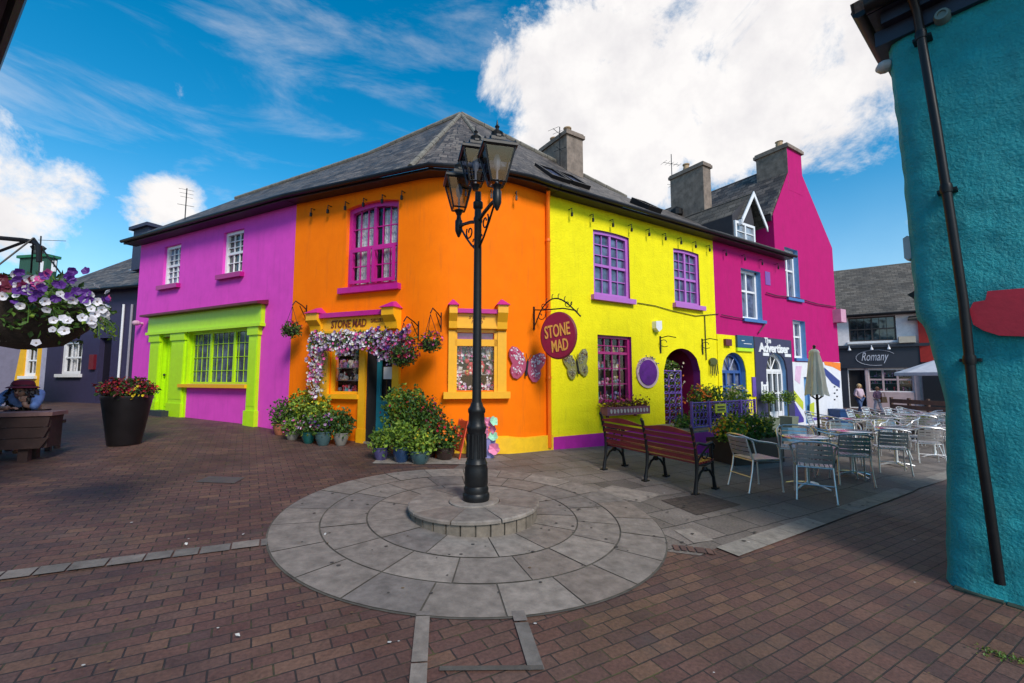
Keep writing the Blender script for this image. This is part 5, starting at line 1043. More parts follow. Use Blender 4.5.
mb = MB(); mb.lathe(FT.P(-.1, .25, zt_), [(.18, 0), (.26, .15), (.22, .3), (.34, .5), (.2, .62)], 10); mb.build('chimney_pot', paint('dark pot', (.03, .04, .04), .8), ch)
for px_ in (31, 43): mb = MB(); s = FT.col(px_); mb.box(FT, s - .1, s + .14, -.02, .05, zt_ - 1.0, zt_ - .4); mb.build('vent', m_white, ch)
# overhead wires with small poles
def wire(pts, r, lab): mb = MB(); mb.tube(pts, r, 5); return tag(mb.build('overhead_wire', m_gutter), lab, 'wire')

# grey rendered house end at the extreme left, close to the picnic table
a0 = at(8, 379, 12.5); FE = Fr(a0.x, a0.y, 62)
HE = thing('grey_house', 'grey lilac rendered house end at the extreme left edge', 'house', FE.P(0, 0, zb(FE, 0)), FE.a)
zg_ = FE.pix(14, 322)[1]
mb = MB(); mb.hexa([FE.P(-6, 0, 0), FE.P(-.0, 0, 0), FE.P(0, 4, 0), FE.P(-6, 4, 0), FE.P(-6, 0, zg_ + .3), FE.P(.25, 0, zg_ + .0), FE.P(.25, 4, zg_), FE.P(-6, 4, zg_ + .3)]); mb.build('wall', paint('grey lilac render', (.19, .18, .25), .8, bump=.5, dirt=.3), HE)
mb = MB(); mb.slab([FE.P(-6.2, -.25, zg_ + .3), FE.P(.4, -.25, zg_), FE.P(.4, 4, zg_ + .25), FE.P(-6.2, 4, zg_ + .55)], .12); mb.build('roof', m_slate, HE)

# near building on the left: only its eaves corner shows
HL = thing('corner_building', 'dark eaves corner of a near building in the top left corner', 'building', (-4.55, 3.3, 0))
c0 = at(25, 0, 3.75); c1 = at(0, 65, 4.55); 
FLn = Fr(c0.x, c0.y, math.degrees(math.atan2(-.574 * 1, .819)))
dv = Vector((-.819, .574, 0)); nv_ = Vector((-.574, -.819, 0)); zE_ = c0.z
A = Vector((c0.x, c0.y, 0)) - dv * .05 + nv_ * .09
mb = MB(); q = [A, A + dv * 4.5, A + dv * 4.5 + nv_ * 3, A + nv_ * 3]; mb.hexa([p + Vector((0, 0, zE_)) for p in q] + [p + Vector((0, 0, zE_ + .35)) for p in q]); mb.build('eaves', m_fasc, HL)
mb = MB(); q = [A + nv_ * .38 + dv * .35, A + dv * 4.4 + nv_ * .38, A + dv * 4.4 + nv_ * 3, A + nv_ * 3 + dv * .35]; mb.hexa([p + Vector((0, 0, -.3)) for p in q] + [p + Vector((0, 0, zE_ - .001)) for p in q]); mb.build('wall', paint('grey plum render', (.12, .11, .14), .8, bump=.4), HL)
mb = MB(); mb.tube([A + dv * 0 + Vector((0, 0, zE_ + .12)) - nv_ * .05, A + dv * 4.5 - nv_ * .05 + Vector((0, 0, zE_ + .12))], .07, 8); mb.build('gutter', m_gutter, HL)

# ================================================================ TEAL HOUSE (right foreground)
b0 = G(945, 583); FTe = Fr(b0.x, b0.y, math.degrees(math.atan2(-.77, .63)))
HTe = thing('teal_house', 'rough rendered teal house corner at the right with black downpipe and worn base', 'house', FTe.P(0, 0, zb(FTe, 0)), FTe.a)
ft = lambda px, py: FTe.pix(px, py)
prof = [ft(944.5, 588), ft(944, 520), ft(944, 450), ft(943.5, 410), ft(939, 385), ft(931, 358), ft(925.5, 336), ft(921, 325), ft(914, 318), ft(912, 300), ft(907, 240), ft(901, 180), ft(894.5, 120), ft(888, 70), ft(884, 30), ft(880, 0)]
prof = [(prof[0][0], prof[0][1] - .3)] + prof
def pr(z):
    for i in range(len(prof) - 1):
        if prof[i][1] <= z <= prof[i + 1][1]: t = (z - prof[i][1]) / (prof[i + 1][1] - prof[i][1]); return prof[i][0] + (prof[i + 1][0] - prof[i][0]) * t
    return prof[-1][0]
ztp = prof[-1][1] + .1; LEN = 2.6; mb = MB(); nz_, ns_ = 150, 70; z_lo = prof[0][1]
from mathutils import noise
vs = []
for i in range(nz_ + 1):
    z = z_lo + (ztp - z_lo) * i / nz_; e = pr(min(z, prof[-1][1]))
    for j in range(ns_ + 1):
        s = e + (LEN - e) * (j / ns_); p = Vector((s, 0, z)); edge = min(1, (s - e) / .16)
        d = .03 * noise.noise(Vector((s * 1.6, 3, z * 1.6))) + .011 * noise.noise(Vector((s * 5, 9, z * 7))) + .008 * noise.noise(Vector((s * 16, 1, z * 20))) + .006 * abs(noise.noise(Vector((s * 30, 5, z * 38))))
        y = -d + .10 * (1 - math.sqrt(max(0, 1 - (1 - edge) ** 2))) - .05 * max(0, 1 - (z - z_lo) / 1.4) ** 2
        vs.append(FTe.P(s, y, z))
    vs[-(ns_ + 1)] = FTe.P(e + .01 * noise.noise(Vector((0, 7, z * 6))), .12, z)
M_ = ns_ + 1
fs = [(i * M_ + j, i * M_ + j + 1, (i + 1) * M_ + j + 1, (i + 1) * M_ + j) for i in range(nz_) for j in range(ns_)]
k = len(vs); vs += [FTe.P(pr(min(z_lo + (ztp - z_lo) * i / nz_, prof[-1][1])) + .15, 4.5, z_lo + (ztp - z_lo) * i / nz_) for i in range(nz_ + 1)]
fs += [(k + i, i * M_, (i + 1) * M_, k + i + 1) for i in range(nz_)]
k2 = len(vs); vs += [FTe.P(LEN, 4.5, z_lo), FTe.P(LEN, 4.5, ztp)]; fs.append((ns_, k2, k2 + 1, nz_ * M_ + ns_)); fs.append((k, k + nz_, k2 + 1, k2)); fs.append(tuple([nz_ * M_ + j for j in range(M_)] + [k2 + 1, k + nz_]))
mb.mesh(vs, fs); mb.build('wall', paint('teal roughcast', MV['teal'], .7, var=.16, scale=5, bump=1.0, bscale=42, bdist=.018, dirt=.25), HTe, smooth=60)
# cornice / eaves
mb = MB(); zc = prof[-1][1]
ze0 = ft(888, 62)[1]
pts = [FTe.pix(*p, -.25) for p in ((853, 25), (868, 62))]
eo = Fr(FTe.o.x, FTe.o.y, math.degrees(FTe.a)); 
se, zee = FTe.pix(868, 17, -.18); s2_, z2e = FTe.pix(883, 44, -.02)
mb.box(FTe, se, LEN, -.20, .75, zee - .0, zee + .10); mb.box(FTe, se + .08, LEN, -.14, .7, zee - .10, zee - .001); mb.box(FTe, s2_ - .05, LEN, -.05, .7, z2e - .02, zee - .101); mb.build('cornice', paint('dark blue eaves', (.012, .016, .035), .45, var=.3), HTe)
mb = MB(); mb.tube([FTe.P(se - .0, -.25, zee + .06), FTe.P(LEN, -.25, zee + .06)], .07, 10); mb.tube([FTe.P(se - .04, -.25, zee + .06), FTe.P(se - .04, .7, zee + .06)], .07, 10); mb.build('gutter', m_gutter, HTe, smooth=True)
mb = MB(); mb.slab([FTe.P(se - .1, -.3, zee + .12), FTe.P(LEN, -.3, zee + .12), FTe.P(LEN, 2.2, zee + 1.8), FTe.P(se + .2, 2.2, zee + 1.8)], .1); mb.build('roof', m_slate, HTe)
q = [FTe.pix(*p, -.13) for p in ((1000, 584), (989, 505), (975, 410), (963, 300), (951, 220), (937, 130), (925, 60), (917, 12))]
mb = MB(); mb.tube([FTe.P(s, -.13, z) for s, z in q] + [FTe.P(q[-1][0] - .02, -.22, q[-1][1] + .12)], .032, 12)
for i, (px_, py_) in enumerate(((976, 362), (992, 525), (919, 18), (960, 250))): s, z = FTe.pix(px_ - 9 if i == 0 else px_, py_, -.13); 
for t_ in (.35, .62, .93):
    i = t_ * (len(q) - 1); a_ = int(i); u_ = i - a_; s = q[a_][0] + (q[min(a_ + 1, len(q) - 1)][0] - q[a_][0]) * u_; z = q[a_][1] + (q[min(a_ + 1, len(q) - 1)][1] - q[a_][1]) * u_
    mb.lathe(FTe.P(s, -.13, z), [(.038, -.035), (.042, 0), (.038, .035)], 12); mb.box(FTe, s - .06, s + .06, -.10, .02, z - .012, z + .012)
mb.build('downpipe', m_gutter, HTe, smooth=True)
s, z = ft(943, 19); mb = MB(); M0 = MB(); c = FTe.P(s, -.02, z)
ring = lambda r_, y_: [FTe.P(s + r_ * math.cos(a), y_, z + r_ * math.sin(a)) for a in [i * .4488 for i in range(14)]]
def disc_(prof_): 
    vs = [p for r_, y_ in prof_ for p in ring(r_, y_)]; n = 14; mb.mesh(vs, [(i * n + k, i * n + (k + 1) % n, (i + 1) * n + (k + 1) % n, (i + 1) * n + k) for i in range(len(prof_) - 1) for k in range(n)] + [tuple(range((len(prof_) - 1) * n, len(prof_) * n))])
disc_([(.055, .02), (.055, -.06), (.045, -.09), (.03, -.09), (.028, -.075)]); mb.build('round_vent', paint('grey green plastic', (.12, .18, .17), .5), HTe, smooth=True)
mb = MB(); s, z = ft(905, 245); mb.prism(FTe, [(s - .03, z - .09), (s + .0, z - .11), (s + .03, z - .09), (s + .03, z + .09), (s, z + .11), (s - .03, z + .09)], .12, .25); mb.build('junction_box', paint('pale box', (.4, .42, .42), .6), HTe)
mb = MB(); s, z = ft(882, 62); mb.ball(FTe.P(s - .0, .1, z), .07, 0, 8, .8); mb.build('wall_lamp', paint('pale box', (.4, .42, .42), .6), HTe)
mb = MB(); s, z = ft(906, 290); mb.prism(FTe, [(s - .04, z), (s + .03, z + .04), (s + .03, z - .12), (s - .0, z - .04)], .3, .5); mb.build('bracket', m_iron, HTe)
mb = MB(); o_ = [ft(*p) for p in ((970, 311), (974, 303), (986, 301), (988, 292), (1060, 286), (1060, 338), (1000, 336), (984, 331), (974, 325))]
mb.prism(FTe, o_, -.055, -.03); sg = mb.build('painted_sign', paint('red painted sign', (.45, .010, .030), .5, var=.15, bump=.4, bscale=26), HTe)
# gully stones at wall foot
mb = MB()
for i in range(9):
    s = .06 + i * .28; q = FTe.P(s, -.10, 0); q2 = FTe.P(s + .26, -.10, 0); q3 = FTe.P(s + .26, .05, 0); q4 = FTe.P(s, .05, 0)
    ps = [q, q2, q3, q4]; mb.hexa([Vector((p.x, p.y, g(p.x, p.y) - .02)) for p in ps] + [Vector((p.x, p.y, g(p.x, p.y) + .006 + rnd.uniform(0, .012))) for p in ps])
mb.build('foot_course', paint('dark green mossy stone', (.02, .04, .03), .9, var=.5, bump=.6), HTe)
# ================================================================ LAMP ON ITS PLINTH
gz0 = g(LC.x, LC.y)
o = thing('stone_plinth', 'round stone plinth carrying the lamp in the middle of the paving circle', 'plinth', (LC.x, LC.y, gz0))
mb = MB(); n = 64; rp_ = .675
mb.lathe((LC.x, LC.y, gz0), [(rp_ - .03, -.06), (rp_ - .03, .10)], n, 0)
for i in range(30):
    a0_, a1_ = 6.2832 * i / 30 + .012, 6.2832 * (i + 1) / 30 - .012; q = [(r_, a) for r_ in (rp_ - .05, rp_) for a in (a0_, a1_)]
    P = lambda r_, a, z: (LC.x + r_ * math.cos(a), LC.y + r_ * math.sin(a), gz0 + z)
    mb.hexa([P(rp_ - .05, a0_, -.06), P(rp_ - .012, a0_, -.06), P(rp_ - .012, a1_, -.06), P(rp_ - .05, a1_, -.06), P(rp_ - .05, a0_, .095), P(rp_ - .012, a0_, .095), P(rp_ - .012, a1_, .095), P(rp_ - .05, a1_, .095)], 1)
mb.build('kerb', [m_grout, paint('plinth kerb stone', (.17, .14, .11), .85, var=.4, scale=7, bump=.5, bscale=50, dirt=.4)], o)
mb = MB(); cnt = 9
for i in range(cnt):
    a0_, a1_ = 6.2832 * i / cnt + .3, 6.2832 * (i + 1) / cnt + .3 - .02; m = 8; vs = []
    for j in range(m + 1):
        a = a0_ + (a1_ - a0_) * j / m
        vs += [P(.27, a, .10), P(.27, a, .133), P(rp_ - .005, a, .133), P(rp_ + .01, a, .122), P(rp_ + .01, a, .10)]
    fs = [(j * 5 + k_, (j + 1) * 5 + k_, (j + 1) * 5 + k_ + 1, j * 5 + k_ + 1) for j in range(m) for k_ in range(4)] + [(0, 1, 2, 3, 4), tuple(reversed([m * 5 + t for t in range(5)]))]
    mb.mesh(vs, fs, i % 3)
mb.lathe((LC.x, LC.y, gz0), [(.262, .09), (.262, .140), (.25, .146)], 40, 1)
mb.build('top', [GR[0], GR[1], GR[2]], o)
ZP = gz0 + .146
o = thing('street_lamp', 'black cast iron street lamp with three lanterns on round stone plinth', 'street lamp', (LC.x, LC.y, ZP))
C = Vector((LC.x + .02, LC.y, ZP)); H = 3.55
mb = MB()
mb.lathe(C, [(.138, 0), (.142, .03), (.142, .06), (.128, .08), (.132, .12), (.118, .15), (.125, .17), (.122, .33), (.112, .36), (.118, .38), (.104, .41), (.098, .43), (.092, .70), (.10, .73), (.108, .75), (.098, .78), (.088, .80), (.084, .90), (.094, .92), (.094, .95), (.072, .98), (.060, 1.02)], 20)
for k_ in range(10): a = 6.2832 * k_ / 10; x, y = math.cos(a) * .093, math.sin(a) * .093; mb.tube([C + Vector((x * 1.05, y * 1.05, .44)), C + Vector((x, y, .69))], .014, 5)
mb.build('base', m_iron, o, smooth=True)
mb = MB(); mb.lathe(C, [(.056, 1.0), (.05, 1.05), (.046, 2.0), (.041, 3.0), (.050, 3.02), (.050, 3.06), (.04, 3.08), (.038, 3.16), (.055, 3.18), (.055, 3.24), (.036, 3.26), (.034, 3.36)], 18); mb.build('column', m_iron, o, smooth=True)
zA = 3.10
def lantern(base, sc_=1.0, rot=0.2, left=False):
    mb = MB(); cs = lambda r_, z: [(base + Vector((math.cos(rot + math.pi / 4 + i * math.pi / 2) * r_ * 1.414, math.sin(rot + math.pi / 4 + i * math.pi / 2) * r_ * 1.414, z))) for i in range(4)]
    b_, t_ = .075 * sc_, .155 * sc_; zb0, zt0 = .06 * sc_, .40 * sc_
    mb.lathe(base, [(.028, -.02), (.04, .01), (.06 * sc_, .04 * sc_)], 10)
    B, T = cs(b_, zb0), cs(t_, zt0)
    for i in range(4):
        mb.tube([B[i], T[i]], .011, 5); mb.tube([B[i], B[(i + 1) % 4]], .011, 5); mb.tube([T[i], T[(i + 1) % 4]], .015, 5)
    # hood
    for (ra, za), (rb, zb__) in (((.178, .40), (.178, .425)), ((.178, .425), (.075, .50)), ((.075, .50), (.075, .53))):
        A_, B_ = cs(ra * sc_, za * sc_), cs(rb * sc_, zb__ * sc_)
        for i in range(4): mb.face([A_[i], A_[(i + 1) % 4], B_[(i + 1) % 4], B_[i]])
    T2 = cs(.177 * sc_, .401 * sc_); 
    mb.face(T2[::-1])
    mb.lathe(base, [(.085 * sc_, .53 * sc_), (.085 * sc_, .55 * sc_), (.055 * sc_, .57 * sc_), (.065 * sc_, .60 * sc_), (.03 * sc_, .625 * sc_), (.016, .65 * sc_), (.026, .67 * sc_), (.012, .69 * sc_), (.004, .745 * sc_)], 12)
    for i in range(4): mb.lathe(T[i] + Vector((0, 0, .02)), [(.012, 0), (.018, .015), (.004, .045)], 6)
    ln_ = mb.build('lantern', m_iron, o)
    gb = MB()
    for i in range(4): gb.face([B[i], B[(i + 1) % 4], T[(i + 1) % 4], T[i]])
    gb.build('glass', m_lampglass, ln_)
    gb = MB(); gb.lathe(base, [(.012, .06), (.012, .2), (.03, .22), (.04, .30), (.025, .36), (.01, .38)], 8); gb.build('bulb_fitting', paint('milk glass', (.45, .4, .35), .4), ln_, smooth=True)
for dv_, ln_a, zl in (((.225, -.43), .49, 3.2), ((-.27, .42), .49, 3.27)):
    sgn = 1; dA = Vector((*dv_, 0)).normalized(); mb = MB(); e = C + dA * ln_a
    pts = [C + Vector((0, 0, 3.02)), C + dA * sgn * .18 + Vector((0, 0, 3.07)), C + dA * sgn * .36 + Vector((0, 0, 3.10)), e + Vector((0, 0, 3.10))]; mb.tube(pts, .02, 8)
    mb.lathe(e, [(.012, 2.98), (.03, 3.02), (.045, 3.06), (.045, 3.18), (.03, 3.2), (.022, 3.27)], 12)
    mb.tube([C + Vector((0, 0, 2.72)) + dA * sgn * .05, C + dA * sgn * .16 + Vector((0, 0, 2.80)), C + dA * sgn * .30 + Vector((0, 0, 2.93)), C + dA * sgn * .42 + Vector((0, 0, 3.06))], .012, 6)
    cc = C + dA * sgn * .20 + Vector((0, 0, 2.96)); mb.tube([cc + dA * (math.cos(a) * (.025 + a * .009)) + Vector((0, 0, math.sin(a) * (.025 + a * .009))) for a in [i * .5 for i in range(15)]], .009, 5)
    cc = C + dA * sgn * .10 + Vector((0, 0, 2.82)); mb.tube([cc + dA * (math.cos(a) * (.015 + a * .007)) + Vector((0, 0, math.sin(a) * (.015 + a * .007))) for a in [i * .5 for i in range(13)]], .008, 5)
    mb.build('arm', m_iron, o, smooth=True); lantern(e + Vector((0, 0, zl)), 1.0, .25)
lantern(C + Vector((-.03, 0, 3.40)), 1.0, .25)

# ================================================================ BENCH
b0, b1 = G(604.5, 469.8), G(696, 494.8); b0.z = b1.z = 0
BU = (b1 - b0).normalized(); BL = (b1 - b0).length; fb = Fr(b0.x, b0.y, math.degrees(math.atan2(BU.y, BU.x)))
zbn = (zb(fb, 0) + zb(fb, BL)) / 2; tilt = (zb(fb, BL) - zb(fb, 0)) / BL
o = thing('park_bench', 'dark red slatted bench with black cast iron ends seen from behind', 'bench', fb.P(BL / 2, .2, zbn), fb.a)
wood = paint('red brown bench wood', (.17, .012, .016), .42, var=.3, scale=5, bump=.25, bscale=60, bdist=.003, coat=.15)
for k_, s in enumerate((.0, BL / 2, BL)):
    mb = MB(); z0 = zb(fb, s); w_ = .022
    def tb(pts, r_): mb.tube([fb.P(s, y, z0 + z) for y, z in pts], r_, 7)
    tb([(-.02, 0), (.03, .22), (.05, .40), (.02, .60), (-.06, .87)], [.03, .022, .026, .022, .024]); tb([(.52, 0), (.48, .2), (.47, .38)], [.03, .02, .022]); tb([(.05, .38), (.26, .355), (.47, .38)], .02)
    tb([(.04, .16), (.14, .27), (.26, .31), (.38, .27), (.48, .16)], .017); mb.lathe(fb.P(s, .26, z0 + .30), [(.03, -.03), (.045, 0), (.03, .03)], 8)
    mb.box(fb, s - .035, s + .035, -.07, .04, z0 - .005, z0 + .02); mb.box(fb, s - .035, s + .035, .48, .58, z0 - .005, z0 + .02)
    if k_ != 1:
        tb([(.0, .62), (.10, .66), (.30, .62), (.46, .64), (.52, .60), (.50, .54)], [.018, .02, .022, .024, .026, .02]); tb([(.47, .38), (.46, .50), (.47, .61)], .018); tb([(.08, .42), (.18, .50), (.30, .56), (.42, .60)], .013)
        cc = (.26, .49); tb([(cc[0] + math.cos(a) * (.02 + .012 * a), cc[1] + math.sin(a) * (.015 + .008 * a)) for a in [i * .6 for i in range(12)]], .010)
    tb([(-.06, .86), (-.085, .885), (-.07, .90)], .02)
    mb.build('bench_end', m_iron, o, smooth=True)
def zt(s): return zbn + tilt * (s - BL / 2)
def curveboard(y, z, hgt, crown, name='backrest_slat'):
    for a_, b_ in ((.03, BL / 2 - .03), (BL / 2 + .03, BL - .03)): pass
mb = MB()
for i, (y, z) in enumerate(((.045, .46), (.03, .545), (.008, .63), (-.018, .715))):
    for a_, b_ in ((-.02, BL + .02),):
        A = [fb.P(s_, yy, zt(s_) + zz) for zz in (z - .028, z + .028) for s_, yy in ((a_, y - .012), (b_, y - .012), (b_, y + .012), (a_, y + .012))]; mb.hexa(A)
m_ = 24; top = []
for i in range(m_ + 1):
    s = -.02 + (BL + .04) * i / m_; t_ = (i / m_) * 2 % 1.0 if i < m_ else 1.0; c_ = .055 * math.sin(math.pi * abs((i / m_) * 2 % 1.0)) ** 1.5; top.append((s, .80 + c_ * .9))
vs = [];
for s, z in top: vs += [fb.P(s, -.052, zt(s) + .775), fb.P(s, -.028, zt(s) + .775), fb.P(s, -.052, zt(s) + z), fb.P(s, -.028, zt(s) + z)]
fs = []
for i in range(m_): a_, b_ = i * 4, (i + 1) * 4; fs += [(a_, b_, b_ + 2, a_ + 2), (b_ + 1, a_ + 1, a_ + 3, b_ + 3), (a_ + 2, b_ + 2, b_ + 3, a_ + 3), (a_ + 1, b_ + 1, b_, a_)]
fs += [(0, 2, 3, 1), (m_ * 4, m_ * 4 + 1, m_ * 4 + 3, m_ * 4 + 2)]; mb.mesh(vs, fs); mb.build('backrest', wood, o)
mb = MB()
for i in range(6): y = .08 + i * .075; mb.hexa([fb.P(s_, yy, zt(s_) + zz) for zz in (.385 + .01 * (i > 4), .41 + .01 * (i > 4)) for s_, yy in ((-.02, y - .028), (BL + .02, y - .028), (BL + .02, y + .028), (-.02, y + .028))])
mb.build('seat', wood, o)

# ================================================================ TERRACE FURNITURE
def make_chair(label, loc, rz):
    o = thing('cafe_chair', label, 'chair', (0, 0, 0)); 
    for x in (-1, 1):
        mb = MB(); mb.tube([(x * .235, .22, 0), (x * .23, .20, .42), (x * .25, .17, .60)], .0125, 7); mb.tube([(x * .235, .22, 0), (x * .235, .22, .012)], .018, 7); mb.build('leg', m_alu, o, smooth=True)
        mb = MB(); mb.tube([(x * .22, -.30, 0), (x * .205, -.22, .30), (x * .20, -.20, .44)], .0125, 7); mb.tube([(x * .22, -.30, 0), (x * .22, -.30, .012)], .018, 7); mb.build('leg', m_alu, o, smooth=True)
        mb = MB(); mb.tube([(x * .25, .17, .60), (x * .262, .13, .655), (x * .27, 0, .68), (x * .265, -.16, .70), (x * .235, -.27, .735)], .0135, 7); mb.build('armrest', m_alu, o, smooth=True)
    mb = MB(); mb.tube([(-.235, -.27, .735), (-.15, -.305, .765), (0, -.315, .775), (.15, -.305, .765), (.235, -.27, .735)], .0135, 7)
    for x in (-1, 1): mb.tube([(x * .20, -.20, .44), (x * .195, -.25, .60), (x * .185, -.295, .762)], .012, 7)
    mb.build('back_frame', m_alu, o, smooth=True)
    mb = MB(); mb.tube([(-.2, -.2, .425), (.2, -.2, .425), (.23, .2, .42), (-.23, .2, .42), (-.2, -.2, .425)], .010, 6); mb.build('seat_frame', m_alu, o, smooth=True)
    mb = MB(); mb.tube([(-.215, -.25, .21), (.215, -.25, .21)], .008, 6); mb.build('stretcher', m_alu, o, smooth=True)
    mb = MB()
    for i in range(8): x = -.19 + i * .0543; mb.box(W, x - .021, x + .021, -.20, .22, .437, .449)
    mb.build('seat', m_alu, o)
    mb = MB()
    for i in range(4):
        z = .515 + i * .062; y = -.235 - i * .016
        for k_ in range(4):
            x0, x1 = -.19 + k_ * .095, -.19 + (k_ + 1) * .095; c0_ = -.03 * (1 - (x0 / .2) ** 2); c1_ = -.03 * (1 - (x1 / .2) ** 2)
            mb.hexa([(x0, y + c0_, z - .024), (x1, y + c1_, z - .024), (x1, y + c1_ + .006, z - .024), (x0, y + c0_ + .006, z - .024), (x0, y + c0_ - .01, z + .024), (x1, y + c1_ - .01, z + .024), (x1, y + c1_ - .004, z + .024), (x0, y + c0_ - .004, z + .024)])
    mb.build('backrest', m_alu, o, weld=True)
    o.location = loc; o.rotation_euler = (0, 0, rz); return o
def make_table(label, loc, rz):
    o = thing('cafe_table', label, 'table', (0, 0, 0))
    mb = MB(); mb.lathe((0, 0, 0), [(.29, .715), (.30, .718), (.30, .738), (.295, .742), (.01, .742)], 32); mb.build('table_top', paint('polished steel top', (.72, .72, .75), .22, 1, var=.08), o, smooth=True)
    mb = MB(); mb.lathe((0, 0, 0), [(.05, .05), (.035, .09), (.03, .12), (.03, .69), (.08, .71), (.08, .716)], 14); mb.build('pedestal', m_alu, o, smooth=True)
    for k_ in range(4): a = k_ * math.pi / 2 + .4; mb = MB(); mb.tube([(0.02 * math.cos(a), .02 * math.sin(a), .07), (.18 * math.cos(a), .18 * math.sin(a), .05), (.30 * math.cos(a), .30 * math.sin(a), .015)], [.022, .018, .016], 7); mb.build('foot', m_alu, o, smooth=True)
    o.location = loc; o.rotation_euler = (0, 0, rz); return o
CH0 = TB0 = None
GCH, GTB = 'aluminium cafe chairs on the terrace', 'round cafe tables on the terrace'
def chair(x, y, rz, label):
    global CH0
    loc = (x, y, g(x, y) + .005)
    if CH0 is None: CH0 = make_chair(label, loc, rz); CH0['group'] = GCH; return CH0
    return copytree(CH0, loc, rz, label, GCH)
def table(x, y, label):
    global TB0
    loc = (x, y, g(x, y) + .005)
    if TB0 is None: TB0 = make_table(label, loc, rnd.random()); TB0['group'] = GTB; return TB0
    return copytree(TB0, loc, rnd.random() * 1.5, label, GTB)
def face_to(x, y, tx, ty): return math.atan2(ty - y, tx - x) - math.pi / 2
T = [G(808, 488), G(853, 476.5), G(897, 466.5), G(935, 458)]
ords = ['nearest', 'second', 'third', 'fourth']
for i, t_ in enumerate(T): table(t_.x, t_.y, f'silver round cafe table, {ords[i]} from the bench in the front row')
near = [G(817, 502.5), G(857, 487), G(896, 475), G(933, 465)]
for i, c in enumerate(near):
    # move seat centre forward of the rear feet
    d = Matrix.Rotation(R((2, 14, 12, 16)[i]), 3, 'Z') @ Vector((c.x, c.y, 0)).normalized()
    x, y = c.x + d.x * .27, c.y + d.y * .27; a = math.atan2(d.y, d.x) - math.pi / 2
    chair(x, y, a, f'silver slatted chair with its back to the kerb, {ords[i]} from the bench')
c = G(757, 489); chair(c.x, c.y, R(-80), 'silver chair standing nearest the bench, turned side-on to it')
far = [G(797, 473.5), G(845, 463), G(889, 455)]
for i, c in enumerate(far): chair(c.x, c.y, face_to(c.x, c.y, T[i].x, T[i].y) + rnd.uniform(-.15, .15), f'silver chair facing the camera across the {ords[i]} front row table')
c = G(838, 475); chair(c.x, c.y, face_to(c.x, c.y, T[1].x, T[1].y), 'silver chair between the first and second front row tables')
grp = [('back row table just right of folded parasol', G(857, 452)), ('back row table before the yellow green hedge', G(893, 446.5)), ('back row table beside the teal wall edge', G(928, 441)), ('far silver table before the timber fence', G(906, 441)), ('far silver table half hidden by the teal wall', G(940, 439))]
for k_, (lb, p) in enumerate(grp):
    table(p.x, p.y, 'round silver ' + lb if not lb.startswith('far') else lb)
    for j, a in enumerate((.6, 2.2, 3.7, 5.3)):
        a += rnd.uniform(-.2, .2); x, y = p.x + .62 * math.cos(a), p.y + .62 * math.sin(a)
        side = ['right rear', 'left rear', 'left front', 'right front'][j]
        chair(x, y, face_to(x, y, p.x, p.y) + rnd.uniform(-.15, .15), f'chair at {side} of ' + lb)
# folded parasol
p = Vector((at(816, 379, 8.6).x, 8.6, 0)); p.z = g(p.x, p.y)
o = thing('folded_parasol', 'closed beige canvas parasol on dark pole behind the silver chairs', 'parasol', p)
zt_, zb_ = at(816, 349, 8.6).z, at(816, 395, 8.6).z
mb = MB(); mb.tube([p, p + Vector((0, 0, zt_ - p.z + .03))], .024, 10); mb.ball(Vector((p.x, p.y, zt_ + .05)), .03); mb.build('pole', paint('dark bronze pole', (.03, .022, .018), .4), o, smooth=True)
mb = MB(); nn = 48; rows_ = [(0, .04), (.03, .10), (.08, .13), (.10, .115), (.3, .15), (.55, .185), (.78, .215), (.93, .24), (1.0, .262)]; rows_ = [(a, b * .72) for a, b in rows_]; vs = []
for t_, r_ in rows_:
    for k_ in range(nn): a = 6.2832 * k_ / nn; rr_ = r_ * (1 + .16 * math.cos(8 * a + t_ * 1.2) * min(1, t_ * 3)) + .008 * math.sin(3 * a + 9 * t_); vs.append(Vector((p.x + rr_ * math.cos(a), p.y + rr_ * math.sin(a), zt_ + (zb_ - zt_) * t_ + .02 * math.sin(8 * a) * (t_ > .95))))
mb.mesh(vs, [(i * nn + k_, i * nn + (k_ + 1) % nn, (i + 1) * nn + (k_ + 1) % nn, (i + 1) * nn + k_) for i in range(len(rows_) - 1) for k_ in range(nn)] + [tuple(range(nn))]); mb.build('canopy', paint('beige canvas', (.86, .72, .56), .95, var=.12, scale=4, bump=.3, bscale=90), o, smooth=60)
mb = MB()
for k_ in range(8): a = k_ * .785 + .2; mb.tube([(p.x, p.y, zb_ - .10), (p.x + .10 * math.cos(a), p.y + .10 * math.sin(a), zb_ - .02), (p.x + .13 * math.cos(a), p.y + .13 * math.sin(a), zb_ + .15)], .009, 5)
mb.build('ribs', m_iron, o); mb = MB(); mb.lathe(p, [(.26, 0), (.26, .05), (.05, .08), (.035, .3)], 20); mb.build('foot', m_iron, o)

